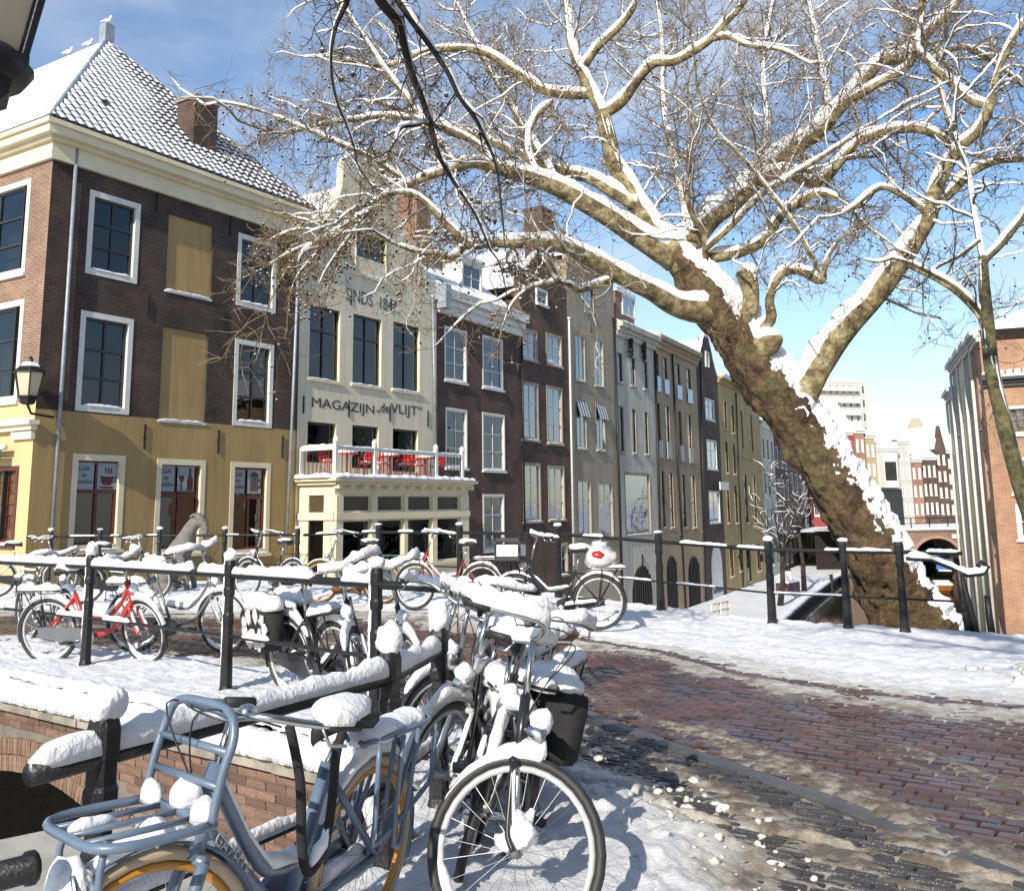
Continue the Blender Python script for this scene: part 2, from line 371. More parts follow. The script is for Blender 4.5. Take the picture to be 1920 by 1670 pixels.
a2 = n.new('ShaderNodeMath'); l(at.outputs['Fac'], a2.inputs[0]); l(ad.outputs[0], a2.inputs[1])
rr = n.new('ShaderNodeValToRGB'); e = rr.color_ramp.elements; e[0].position = .05; e[0].color = (.84, .845, .86, 1); e[1].position = 1; e[1].color = (.17, .135, .1, 1)
k = e.new(.4); k.color = (.66, .635, .58, 1); k = e.new(.75); k.color = (.4, .35, .28, 1)
l(a2.outputs[0], rr.inputs[0]); l(rr.outputs[0], b_.inputs['Base Color'])
r2 = n.new('ShaderNodeMapRange'); r2.inputs[3].default_value = .7; r2.inputs[4].default_value = .38; l(a2.outputs[0], r2.inputs[0]); l(r2.outputs[0], b_.inputs['Roughness'])
bn = n.new('ShaderNodeTexNoise'); bn.inputs['Scale'].default_value = 34; bn.inputs['Detail'].default_value = 9; bn.inputs['Roughness'].default_value = .75; l(tcn.outputs['Object'], bn.inputs[0])
bb = n.new('ShaderNodeBump'); bb.inputs['Strength'].default_value = .8; bb.inputs['Distance'].default_value = .03; l(bn.outputs[0], bb.inputs['Height']); l(bb.outputs[0], b_.inputs['Normal'])
def steps(a, b, f):
    o = [a]
    while o[-1] < b: o.append(o[-1] + f(o[-1]))
    o[-1] = b; return o
us = steps(-18, 13, lambda u: (.03 if 1.0 < u < 6 else .05) if -5 < u < 6.5 else .16); vv = [i / 300 for i in range(301)]
snow_sheet('bridge_snow', '', us, vv, lambda u, k: (u, vmax(u) * k ** 1.15), lambda u, v: min(v, vmax(u) - v), 0)
us = [0] + steps(.02, 9, lambda u: .024 if u < 2.6 else .09); vv = steps(-9, 0, lambda v: .03 if v > -3.2 else .12)
snow_sheet('quay_snow', '', us, vv, lambda u, v: (uedge(v) + u, v), lambda u, v: u - uedge(v), 0)

# paving below: a bed and the setts that show through the slush
pm('sett_bed', (.05, .04, .035), (.03, .026, .024), 8, .6, .3, 30)
bed = MB()
for a_, b2 in ((-18, -8.46), (-8.46, 13)):
    bed.face([uvp(a_, 0.02, -.03), uvp(b2, 0.02, -.03), uvp(b2, vmax(b2) - .03, -.135 if b2 > 0 else -.03), uvp(a_, vmax(a_) - .03, -.03)])
bed.face([uvp(3.53, -9, -.031), uvp(13, -9, -.031), uvp(13, .02, -.031), uvp(2.45, .02, -.031), uvp(2.45, -.3, -.031), uvp(3.0, -.9, -.031), uvp(3.53, -1.5, -.031)])
road = struct(bed.build('road', 'sett_bed'))
rng = random.Random(5)
pm('sett', (.11, .044, .031), (.05, .033, .027), 1.6, .15, .2, 60, rnd=.42, spec=.55, contrast=(.3, .7))
_t = M['sett'].node_tree; _n = _t.nodes.new('ShaderNodeTexNoise'); _n.inputs['Scale'].default_value = 1.1; _n.inputs['Detail'].default_value = 5; _g = _t.nodes.new('ShaderNodeNewGeometry'); _t.links.new(_g.outputs['Position'], _n.inputs[0])
_m = _t.nodes.new('ShaderNodeMapRange'); _m.inputs[1].default_value = .42; _m.inputs[2].default_value = .62; _m.inputs[3].default_value = .1; _m.inputs[4].default_value = .42; _t.links.new(_n.outputs[0], _m.inputs[0]); _t.links.new(_m.outputs[0], _t.nodes['Principled BSDF'].inputs['Roughness'])
pm('sett_dark', (.055, .05, .048), (.035, .03, .03), 3, .3, .35, 60, rnd=.4)
pm('gutter_stone', (.1, .1, .1), (.06, .06, .062), 3, .42, .15, 50, rnd=.2)
def sett_mesh(w, d, h, seed, mat):
    r_ = random.Random(seed); k = .012; bmx = MB(); j = lambda: r_.uniform(-.004, .004)
    lo = [(-w / 2, -d / 2), (w / 2, -d / 2), (w / 2, d / 2), (-w / 2, d / 2)]; v = []
    for z, s_ in ((-h, 0), (-.012, 0), (0, k)):
        for x, y in lo: v.append((x - math.copysign(s_, x) + j() * .4, y - math.copysign(s_, y) + j() * .4, z + (j() if z == 0 else 0)))
    bmx.v = v
    for q in range(2):
        for a in range(4): b2 = (a + 1) % 4; bmx.f.append((q * 4 + a, q * 4 + b2, q * 4 + 4 + b2, q * 4 + 4 + a))
    bmx.f.append((8, 9, 10, 11)); return bmx.mesh('sett', mat)
SM = [sett_mesh(.19, .096, .03, i, 'sett') for i in range(5)]; SD = [sett_mesh(.19, .054, .03, 20 + i, 'sett_dark') for i in range(4)]; SG = [sett_mesh(.3, .13, .03, 40 + i, 'gutter_stone') for i in range(3)]
pl = []; pd = []; pg = []
angz = math.atan2(BU.y, BU.x)
def sett_at(u, v, rz, dz=0): return Matrix.Translation(uvp(u, v, base_z(u, v) + dz + rng.uniform(-.003, .003))) @ Matrix.Rotation(angz + rz + rng.uniform(-.03, .03), 4, 'Z') @ Matrix.Rotation(rng.uniform(-.02, .02), 4, 'X')
j = 0; v = -4.0
while v < 6.4:
    u = (-9 if v > .05 else 3.9) + (.1 if j % 2 else 0)
    while u < 11:
        ok = v > interp(BOT, u) - .7 and v < interp(TOP, u) + 1.2 and v > .06
        if ok and u > 2.0 and v < gut(u) + .1: ok = False
        if ok and not (u < -4 and rng.random() < .0): pl.append(sett_at(u, v, 0))
        u += .2
    v += .104; j += 1
u = 2.0
while u < 8:
    s_ = (gut(u + .1) - gut(u - .1)) / .2; pg.append(sett_at(u, gut(u), math.atan(s_), .004)); u += .31 * math.cos(math.atan(s_))
v = -3.5; j = 0
while v < 2.2:
    u = (2.2 if v > 0 else uedge(v) + .2) + (.1 if j % 2 else 0)
    while u < 8.5:
        if v < gut(u) - .1 and v > interp(BOT, u) - 1.6: pd.append(sett_at(u, v, 0))
        u += .2
    v += .061; j += 1
pieces(road, 'sett', 'far_setts', pl, SM, 'sett', rng, 300)
pieces(road, 'dark_sett', 'kerb_setts', pd, SD, 'sett_dark', rng, 300)
pieces(road, 'gutter_stone', 'gutter_stones', pg, SG, 'gutter_stone', rng, 60)
# chunks of ploughed snow
pm('slush_chunk', (.75, .73, .69), (.52, .49, .43), 5, .7, .4, 30)
ch = MB()
for i in range(260):
    if i < 160:
        u = rng.uniform(3.3, 6.2); v = interp(BOT, u) + rng.gauss(-.12, .28)
        if v < 0 and u < uedge(v) + .25: continue
        s_ = abs(rng.gauss(.006, .008)) + .005
    else:
        u = rng.gauss(5.6, .45); v = rng.gauss(5.6, .35); s_ = abs(rng.gauss(.02, .018)) + .01
    t_, _ = slush(u, v); ch.blob(uvp(u, v, base_z(u, v) + max(t_, 0) + s_ * .3), (s_ * rng.uniform(.8, 1.6), s_ * rng.uniform(.8, 1.4), s_ * .8), 9, 7, .6, i)
struct(ch.build('snow_chunks', 'slush_chunk', None, True), 'stuff')

# ------------------------------------------------------------------ bridge wall with arch, bricks and coping
pm('wall_brick', (.21, .12, .082), (.13, .08, .06), 6, .85, .5, 50, rnd=.35)
pm('mortar', (.22, .19, .15), (.14, .12, .1), 5, .9, .4, 40)
pm('inside_shade', (.02, .014, .011), (.012, .01, .009), 3, .9)  # shade inside vaults and cellar openings, put into a near-black colour
bridge = empty('brick_bridge', uvp(0, 0), math.atan2(BU.y, BU.x), 'brown brick arch bridge with stone coping under the snowy rails', 'bridge')
bpy.context.view_layer.update()
AC, AR, AT = (-2.2, -4.35), 3.6, .3
def arc(r, a0, a1, n): return [(AC[0] + r * math.sin(lerp(a0, a1, i / n)), AC[1] + r * math.cos(lerp(a0, a1, i / n))) for i in range(n + 1)]
ins = arc(AR, R(-80), R(80), 24)
wl = MB(); zb = -5.2; outer = [(-9, -.2), (4.2, -.2)]
for (x0, z0), (x1, z1) in zip(ins, ins[1:]): wl.face([(x0, .02, z0), (x1, .02, z1), (x1, .02, -.2), (x0, .02, -.2)])
for x0, x1 in ((-9.5, ins[0][0]), (ins[-1][0], 4.2)): wl.face([(x0, .02, zb), (x1, .02, zb), (x1, .02, -.2), (x0, .02, -.2)])
for (x0, z0), (x1, z1) in zip(ins, ins[1:]): wl.face([(x0, .02, z0), (x0, 8.4, z0), (x1, 8.4, z1), (x1, .02, z1)])
wl.build('wall', 'mortar', bridge)
bk = MB(); bk.face([(-9.5, 8.3, zb), (4.2, 8.3, zb), (4.2, 8.3, -.15), (-9.5, 8.3, -.15)]); bk.build('vault_shade', 'inside_shade', bridge)  # dark sheet closing the open arch, stands in for shade under the bridge
def brick_mesh(w_, d_, h_, seed):
    r_ = random.Random(seed); b = MB(); j = lambda: r_.uniform(-.003, .003); k = .004; v = []
    for y, s_ in ((d_, 0), (.006, 0), (0, k)):
        for x, z in ((-w_ / 2, -h_ / 2), (w_ / 2, -h_ / 2), (w_ / 2, h_ / 2), (-w_ / 2, h_ / 2)): v.append((x - math.copysign(s_, x) + j(), y + (j() if y == 0 else 0), z - math.copysign(s_, z) + j() * .6))
    b.v = v
    for q in range(2):
        for a in range(4): c_ = (a + 1) % 4; b.f.append((q * 4 + a, q * 4 + c_, q * 4 + 4 + c_, q * 4 + 4 + a))
    b.f.append((8, 9, 10, 11)); return b.mesh('brick', 'wall_brick')
BM = [brick_mesh(.208, .03, .056, i) for i in range(6)]; HM = [brick_mesh(.1, .03, .056, 30 + i) for i in range(4)]
full, half = [], []
bw = bridge.matrix_world
for r_ in range(32):
    z = -.28 - r_ * .068; u = -4.4 + (.11 if r_ % 2 else 0)
    while u < 3.6:
        if math.hypot(u - AC[0], z - AC[1]) > AR + AT + .1: full.append(bw @ Matrix.Translation((u, .003 + rng.uniform(-.004, .004), z)) @ Matrix.Rotation(rng.uniform(-.008, .008), 4, 'Y'))
        u += .22
vous = []
for ring in range(2):
    n_ = 150
    for i in range(n_):
        a = R(-48) + R(96) * i / n_ + (.5 * R(96) / n_ if ring else 0); r_ = AR + .075 + ring * .15
        vous.append(bw @ Matrix.Translation((AC[0] + r_ * math.sin(a), -.012 + rng.uniform(-.004, .004), AC[1] + r_ * math.cos(a))) @ Matrix.Rotation(a, 4, 'Y'))
VM = [brick_mesh(.034, .04, .142, 60 + i) for i in range(5)]
for m_ in VM: m_.materials[0] = pm('arch_brick', (.27, .165, .11), (.19, .12, .085), 6, .85, .5, 50, rnd=.3) if 'arch_brick' not in M else M['arch_brick']
pieces(bridge, 'brick', 'brickwork', full, BM, 'wall_brick', rng, 300)
pieces(bridge, 'arch_brick', 'arch_brickwork', vous, VM, 'arch_brick', rng, 240)
u = -5.0; i = 0
while u < 3.4:
    w_ = rng.uniform(.62, .9); cm = MB(); cm.box(u + .008, u + w_ - .008, -.075 + rng.uniform(-.01, .01), .42, -.215, -.035); cm.build('coping_stone', 'stone', bridge); u += w_
# snow lip hanging on the coping
lip = MB(); lip.snow([(x * .25 - 5, -.0, -.05) for x in range(33)], .14, .1, 0, 3, na=7, step=.06, under=.5); lip.build('coping_snow', 'snow', bridge, True)
# quay wall on the near side of the canal and the stair parapet below the rail
qw = MB()
e = [uvp(uedge(v_), v_) for v_ in (-12, -6, -1.5, -1.2, -.9, -.6, -.3, 0)]
for p, q in zip(e, e[1:]): qw.face([p + V((0, 0, -.04)), q + V((0, 0, -.04)), q + V((0, 0, -5.2)), p + V((0, 0, -5.2))])
quay = qw.build('quay_wall', brickmat('quay_brick', (.26, .14, .09), (.19, .1, .07), (.25, .21, .17), .3)); tag(quay, 'brick quay wall dropping to the canal beside the grey-blue bicycle', 'wall')
st = empty('stair_parapet', at_z(40, 1600, -.9), 0, 'snow-dusted stone slab below the near railing at the lower left', 'stair wall')
bpy.context.view_layer.update(); sp_ = MB(); P0 = st.location
a_, b2 = at_z(-320, 1640, -.9), at_z(330, 1505, -.9); c_, d_ = at_z(520, 1780, -.9), at_z(-200, 1990, -.9)
poly = [(p - P0) for p in (a_, d_, c_, b2)]
sp_.prism([(p.x, p.y) for p in poly], (-4.2, 0), lambda x, y, z: (x, y, z)); sp_.build('slab', pm('wet_stone', (.5, .49, .44), (.3, .3, .25), 1.2, .5, .2, 20), st)
# water, wharf, near and far grounds
pm('water', (.022, .024, .02), (.03, .03, .024), .3, .05, .12, 2.2, spec=.5)
wt = MB(); wt.face([(-60, 2, WATER), (160, 2, WATER), (160, 240, WATER), (-60, 240, WATER)]); struct(wt.build('water', 'water'))
# ================================================================== RAILINGS
def post_parts(par, p, h, w_, rz, snowside=0, cap=.1, seed=0):
    """cast iron post: tapered square shaft, collar, rounded head"""
    m = MB(); c, s_ = math.cos(rz), math.sin(rz)
    prof = [(w_ * 1.12, 0), (w_ * 1.12, .1), (w_ * .95, .14), (w_ * .8, h * .58), (w_ * .86, h * .6), (w_ * .86, h * .66), (w_ * .72, h * .68), (w_ * .68, h * .8), (w_ * .9, h * .815), (w_ * .92, h * .86), (w_ * .8, h * .875), (w_ * .8, h - .04), (w_ * .9, h - .03), (w_ * .9, h + .05), (w_ * .75, h + .085), (w_ * .3, h + .1)]
    i0 = 0
    for r_, z in prof:
        k = r_ * .22; r2 = r_ * .5
        for x, y in ((-r2 + k, -r2), (r2 - k, -r2), (r2, -r2 + k), (r2, r2 - k), (r2 - k, r2), (-r2 + k, r2), (-r2, r2 - k), (-r2, -r2 + k)): m.v.append((p.x + x * c - y * s_, p.y + x * s_ + y * c, p.z + z))
    for k in range(len(prof) - 1):
        for a in range(8): b = (a + 1) % 8; m.f.append((k * 8 + a, k * 8 + b, k * 8 + 8 + b, k * 8 + 8 + a))
    m.f.append(tuple(range((len(prof) - 1) * 8, len(prof) * 8)))
    m.build('post', 'black_iron', par)
    if cap:
        q = MB(); q.blob(p + V((0, 0, h + .1 + cap * .3)), (w_ * .62, w_ * .62, cap * .62), 16, 11, .3, seed)
        if snowside:
            d = V((math.cos(rz + snowside), math.sin(rz + snowside), 0)); t = V((-d.y, d.x, 0))
            for z0, z1 in ((h * .3, h * .62), (h * .68, h + .04)):
                for k in range(9):
                    z = lerp(z0, z1, k / 8); q.blob(p + d * (w_ * .42) + V((0, 0, z)), (w_ * .36, w_ * .36, .07), 10, 7, .35, seed + k)
        q.build('post_snow', 'snow', par, True)
def railing(name, label, pts, h, mid, r, w_, snow_h=.06, gap=-.2, side=0, cap=.1, seed=1, ext0=0, ext1=0, posts=None, midsnow=True):
    o = empty(name, pts[0], 0, label, 'railing'); o.location = (0, 0, 0); o.location = V((0, 0, 0))
    for i, p in enumerate(pts):
        if posts is None or i in posts:
            t = (pts[min(i + 1, len(pts) - 1)] - pts[max(i - 1, 0)]); post_parts(o, p, h, w_, math.atan2(t.y, t.x), side, cap * (1 + .3 * math.sin(i * 2.3 + seed)), seed + i)
    a = list(pts)
    if ext0: a[0] = a[0] + (a[0] - a[1]).normalized() * ext0
    if ext1: a[-1] = a[-1] + (a[-1] - a[-2]).normalized() * ext1
    for nm, zz, rr_, sn in (('top_rail', h * .97, r, snow_h), ('lower_rail', mid, r * .5, snow_h * .7)):
        q = [p + V((0, 0, zz)) for p in a]; MB().tube(q, rr_, 10).build(nm, 'black_iron', o, True)
        if sn and (nm == 'top_rail' or midsnow):
            s_ = MB()
            for i, (x, y) in enumerate(zip(q, q[1:])): s_.snow([x, x.lerp(y, .5), y], rr_ * 1.12, sn, rr_ * .6, seed + i * 3 + zz, gap=gap if nm == 'top_rail' else gap + .35, step=.045, na=7)
            s_.build('rail_snow', 'snow', o, True)
    return o
near_pts = [uvp(4.02, -3.05, .0), uvp(3.8, -1.54, 0), uvp(3.45, -.8, 0)]
nr = railing('iron_railing', 'black iron railing deep in snow beside the grey-blue bicycle', near_pts, .9, .42, .034, .1, .06, -.6, side=0, cap=.12, seed=4, ext0=.25)
br = railing('iron_railing', 'black iron railing thick with snow in front of the red bicycle', [uvp(-7.8, .8), uvp(-5.2, .75), uvp(-2.62, .72), uvp(-.18, .6), uvp(1.78, .42), uvp(2.75, .38)], 1.1, .55, .033, .095, .062, -.22, side=math.pi, cap=.1, seed=9, posts=(0, 1, 2, 3, 4))
fz = lambda u, v: base_z(u, v)
far_pts = [at_y(92, 1050, 20.4), at_y(185, 1050, 20.4), at_y(297, 1050, 20.3), at_y(420, 1050, 20.1), at_y(557, 1050, 19.6)]
for p in far_pts: p.z = .03
fr_ = railing('iron_railing', 'thin black iron railing in front of the yellow cafe wall', far_pts, 1.12, .5, .025, .1, .02, .05, cap=.05, seed=15, ext0=.5)
mid_pts = [far_pts[-1] + V((.15, -.1, 0))] + [uvp(u, 8.3, base_z(u, 8.3)) for u in (-5.95, -3.98, -1.93, -.1, 1.62, 2.66, 3.38)]
fr2 = railing('iron_railing', 'black iron railing on the bridge behind the bicycle with the crate', mid_pts, 1.12, .5, .028, .115, .03, .0, cap=.05, seed=21, posts=(1, 2, 3, 4, 5, 6, 7), ext1=.75)
# two leaning end posts with a curled hand rail at the canal stair
ep = empty('stair_railing', uvp(4.1, 8.6, -.1), 0, 'black iron stair posts with curled snowy handrail beside the leaning trunk', 'railing')
m = MB(); q = ep.location
for dx, lean, hh in ((0, -.12, 1.05), (.12, -.22, .9), (.28, -.05, .55)): m.tube([V((dx, 0, -.3)), V((dx + lean * .5 - .02, 0, hh * .5)), V((dx + lean, 0, hh))], [.05, .045, .035], 8)
m.build('post', 'black_iron', ep, True)
hp = [(-.75, -.02, 1.02), (-.45, 0, 1.0), (-.2, 0, .9), (.0, 0, .8), (.2, 0, .82), (.28, 0, .9), (.2, 0, .96), (.14, 0, .9)]
MB().tube(hp, .03, 8).build('handrail', 'black_iron', ep, True); MB().snow(hp[:6], .045, .07, .02, 3).build('snow', 'snow', ep, True)
# end of a handrail poking in at the lower left corner
hl = empty('handrail', at_y(20, 1640, 2.6), 0, 'black round handrail end in the lower left corner', 'handrail'); hl_p = hl.location.copy()
e0, e1 = at_y(62, 1625, 2.62) - hl_p, at_y(-260, 1710, 2.3) - hl_p
MB().tube([e0, e0.lerp(e1, .04), e0.lerp(e1, .05), e1], [.042, .042, .035, .035], 12).build('tube', 'black_iron', hl, True)
MB().snow([e0.lerp(e1, .3), e1], .03, .015, .028, 2).build('snow', 'snow', hl, True)
# ================================================================== HOUSES
def azray(px): d = ray(px, 951 - (px - 960) * .012); return V((d.x, d.y))
def hit(p, d, px):
    """where the street line p + t d meets the sight line through column px at eye level"""
    r_ = azray(px); det = d.x * -r_.y + r_.x * d.y; t = (p.x * r_.y - p.y * r_.x) / (r_.x * d.y - r_.y * d.x) if abs(det) > 1e-9 else 0
    t = (p.x * r_.y - p.y * r_.x) / (d.y * r_.x - d.x * r_.y); return p + d * t
class House:
    def __init__(s, name, label, p0, p1, zb, zt, wall, depth=8, cat='house', group=None):
        s.p0 = V((p0[0], p0[1])); s.p1 = V((p1[0], p1[1])); d = s.p1 - s.p0; s.W = d.length; s.d = d.normalized(); s.nrm = V((-s.d.y, s.d.x))
        s.zb, s.zt, s.wall, s.depth = zb, zt, wall, depth; s.holes = []
        s.e = empty(name, (s.p0.x, s.p0.y, zb), math.atan2(d.y, d.x), label, cat, group); s.rng = random.Random(name + label)
    def fp(s, px, py, off=0):
        r_ = ray(px, py); n3 = V((s.nrm.x, s.nrm.y, 0)); q = V((s.p0.x, s.p0.y, 0)) + n3 * off
        t = (q - CAMP).dot(n3) / r_.dot(n3); p = CAMP + r_ * t
        return (p - V((s.p0.x, s.p0.y, 0))).dot(V((s.d.x, s.d.y, 0))), p.z - s.zb
    def rect(s, x0, y0, x1, y1, off=0):
        u0, z1 = s.fp(x0, y0, off); u1, z0 = s.fp(x1, y1, off); return u0, u1, z0, z1
    def win(s, x0, y0, x1, y1, **k):
        u0, u1, z0, z1 = s.rect(x0, y0, x1, y1); return s.winr(u0, u1, z0, z1, **k)
    def winr(s, u0, u1, z0, z1, cols=2, rows=(.42, .71), trans=0, fw=.09, frame='white_paint', sash='white_paint', glass='glass', sill=True, proud=.02, rec=.1, curtain=None, y=0, par=None, hole=True, snow=True, sash_w=.05, bar=.03, nm='window', sillm=None):
        if hole: s.holes.append((u0, u1, z0, z1))
        par = par or s.e; m = MB(); rect_ring(m, u0, u1, z0, z1, fw, y - proud, y + rec); o = m.build(nm, frame, par)
        a0, a1, b0, b1 = u0 + fw, u1 - fw, z0 + fw, z1 - fw; g = MB(); ys, ye = y + rec * .45, y + rec * .8
        rect_ring(g, a0, a1, b0, b1, sash_w, ys, ye)
        us_ = [a0 + sash_w] + [lerp(a0, a1, k / cols) for k in range(1, cols)] + [a1 - sash_w]
        zs_ = [b0 + sash_w] + [lerp(b1, b0, r_) for r_ in sorted(rows, reverse=True)] + [b1 - sash_w]
        for k in range(1, len(us_) - 1): g.box(us_[k] - bar / 2, us_[k] + bar / 2, ys, ye, b0 + sash_w, b1 - sash_w)
        for k in range(1, len(zs_) - 1):
            th = bar * (2.0 if (trans and k == len(zs_) - 1 - trans + 0) else 1); g.box(a0 + sash_w, a1 - sash_w, ys - .006, ye - .002, zs_[k] - th / 2, zs_[k] + th / 2)
        g.build('sash', sash, o)
        for i in range(len(us_) - 1):
            for j in range(len(zs_) - 1):
                tl = s.rng.uniform(-.006, .006); yy = (ys + ye) / 2 + .004; p = MB(); x0, x1, q0, q1 = us_[i] - .005, us_[i + 1] + .005, zs_[j] - .005, zs_[j + 1] + .005
                p.face([(x0, yy + tl, q0), (x1, yy - tl * .6, q0), (x1, yy - tl, q1), (x0, yy + tl * .5, q1)]); p.build('pane', glass, o)
        if sill:
            q = MB(); q.box(u0 - .05, u1 + .05, y - proud - .06, y + .02, z0 - .07, z0 + .012); q.build('sill', sillm or frame, o)
            if snow:
                n_ = MB(); n_.snow([(u0 - .02, y - proud - .015, z0 + .012), ((u0 + u1) / 2, y - proud - .015, z0 + .012), (u1 + .02, y - proud - .015, z0 + .012)], .05, .045, 0, u0 * 3 + z0, step=.12, gap=-.35); n_.build('sill_snow', 'snow', o, True)
        if curtain:
            c = MB(); kind, fr_ = curtain; dy = y + rec + .06
            def drape(xa, xb):
                n_ = 12
                for i in range(n_):
                    ua, ub = lerp(xa, xb, i / n_), lerp(xa, xb, (i + 1) / n_); ya = dy + .03 * math.sin(i * 2.2); yb = dy + .03 * math.sin((i + 1) * 2.2); c.face([(ua, ya, z0), (ub, yb, z0), (ub, yb, z1), (ua, ya, z1)])
            if kind == 'sides': drape(u0, u0 + (u1 - u0) * fr_); drape(u1 - (u1 - u0) * fr_, u1)
            elif kind == 'blind': c.face([(u0, dy, z1 - (z1 - z0) * fr_), (u1, dy, z1 - (z1 - z0) * fr_), (u1, dy, z1), (u0, dy, z1)])
            else: drape(u0, u1)
            c.build('curtain', 'curtain', o)
        return o
    def finish(s, top=None, gable=None, wallname='wall', sides=True, rear=True, zsplit=None, lowmat=None):
        """front wall with the window openings cut through, reveals, side walls, back wall"""
        H = s.zt - s.zb; e = .004; hs = [(max(e, a), min(s.W - e, b), max(0, c), min(H, d)) for a, b, c, d in s.holes]
        zlev = [(0, H, s.wall, wallname)]
        if zsplit: zlev = [(0, zsplit, lowmat, 'lower_wall'), (zsplit, H, s.wall, wallname)]
        for za, zc, mt, nm in zlev:
            hh = [(a, b, max(c, za), min(d, zc)) for a, b, c, d in hs if d > za and c < zc]
            X = sorted({e, s.W - e} | {h[0] for h in hh} | {h[1] for h in hh}); Z = sorted({za, zc} | {h[2] for h in hh} | {h[3] for h in hh}); m = MB()
            for x0, x1 in zip(X, X[1:]):
                for z0, z1 in zip(Z, Z[1:]):
                    cx, cz = (x0 + x1) / 2, (z0 + z1) / 2
                    if not any(a < cx < b and c < cz < d for a, b, c, d in hh): m.face([(x0, 0, z0), (x1, 0, z0), (x1, 0, z1), (x0, 0, z1)])
            for a, b, c, d in hh:
                r_ = .24
                m.face([(a, 0, c), (a, 0, d), (a, r_, d), (a, r_, c)]); m.face([(b, 0, d), (b, 0, c), (b, r_, c), (b, r_, d)]); m.face([(a, 0, d), (b, 0, d), (b, r_, d), (a, r_, d)]); m.face([(b, 0, c), (a, 0, c), (a, r_, c), (b, r_, c)])
            if sides:
                D = s.depth
                m.face([(e, D, za), (e, 0, za), (e, 0, zc), (e, D, zc)]); m.face([(s.W - e, 0, za), (s.W - e, D, za), (s.W - e, D, zc), (s.W - e, 0, zc)])
                if rear: m.face([(s.W - e, D, za), (e, D, za), (e, D, zc), (s.W - e, D, zc)])
            m.build(nm, mt, s.e)
        r_ = MB(); r_.box(.02, s.W - .02, 1.1, 1.14, 0, H); r_.build('room_shade', 'room_shade', s.e)
    def cornice(s, zc, h=.35, out=.28, mat='white_paint', steps_=((0, 1, .35), (.35, .6, .6), (.62, 1, 1)), snow=True, name='cornice'):
        m = MB()
        for a, b, k in steps_: m.box(-.02, s.W + .02, -out * k, .05, zc + h * a, zc + h * b - .002)
        o = m.build(name, mat, s.e)
        if snow: q = MB(); q.snow([(0, -out * .5, zc + h), (s.W / 2, -out * .5, zc + h), (s.W, -out * .5, zc + h)], out * .55, .07, 0, s.p0.x, step=.2); q.build('cornice_snow', 'snow', s.e, True)
    def pipe(s, px, y0, y1, mat='zinc', r=.045):
        u0, z0 = s.fp(px[0], y0); u1, z1 = s.fp(px[1], y1); MB().tube([(u0, -.08, z0), (u1, -.08, z1)], r, 8).tube([(u0, -.08, z0 - .02), (u0, -.08, z0 + .12)], [r * 1.1, r * 2.1], 8).build('drainpipe', mat, s.e, True)
    def anchors(s, lst):
        for x, ya, yb in lst:
            u, za = s.fp(x, ya); _, zb_ = s.fp(x, yb); MB().box(u - .018, u + .018, -.035, .0, zb_, za).box(u - .03, u + .03, -.03, -.002, (za * .45 + zb_ * .55) - .05, (za * .45 + zb_ * .55) + .05).build('wall_anchor', 'black_iron', s.e)
    def text(s, txt, x0, yb, x1, yt, mat='black_paint', shear=0, y=-.006, name='lettering', off=0):
        u0, zb_ = s.fp(x0, yb, off); u1, zt_ = s.fp(x1, yb, off); _, zz = s.fp(x0, yt, off); me = text_mesh(txt, 1, .003, shear)
        xs = [v.co.x for v in me.vertices]; ys = [v.co.y for v in me.vertices]; kx = (u1 - u0) / (max(xs) - min(xs)); ky = (zz - zb_) / (max(ys) - min(ys)); mx_, my_ = min(xs), min(ys)
        for v in me.vertices: v.co = ((v.co.x - mx_) * kx + u0, y + off - v.co.z, (v.co.y - my_) * ky + zb_)
        me.materials.clear(); me.materials.append(M[mat]); return link(name, me, s.e)
    def roof(s, zr, ridge=None, mat='snow', over=.15, z0=None, hip=0, rough=True):
        """pitched roof, ridge parallel to the street"""
        D = s.depth; rd = ridge if ridge is not None else D / 2; z0 = z0 if z0 is not None else s.zt - s.zb; m = MB(); e = .01
        A = [(e, -over, z0), (s.W - e, -over, z0), (s.W - e - hip, rd, zr), (e + hip, rd, zr), (e, D, z0), (s.W - e, D, z0)]
        m.v = A; m.f = [(0, 1, 2, 3), (3, 2, 5, 4), (0, 3, 4), (1, 5, 2)]
        if not hip: pass
        return m.build('roof', mat, s.e)
PW = V((0, 0))
ROW = [('cafe', 553, .62), ('magazijn', 818, .60), ('brown1', 980, .57), ('brown2', 1071, .555), ('grey', 1162, .54), ('white', 1236, .53), ('tan', 1316, .505), ('brown3', 1356, .49), ('yellow', 1433, .465), ('white2', 1457, .44), ('dark1', 1482, .43), ('dark2', 1508, .42), ('pale', 1540, .40), ('dark3', 1580, .36)]
c0 = azray(53); cur = V((c0.x * 22 / c0.y, 22)); BD = {}
for nm, px, sl in ROW:
    nx = hit(cur, V((sl, 1)).normalized(), px); BD[nm] = (cur.copy(), nx.copy()); cur = nx
def zpx(p, px, py):
    """height of photo point (px,py) above the plan point p"""
    r_ = ray(px, py); return EYE + r_.z * (p.y / r_.y)

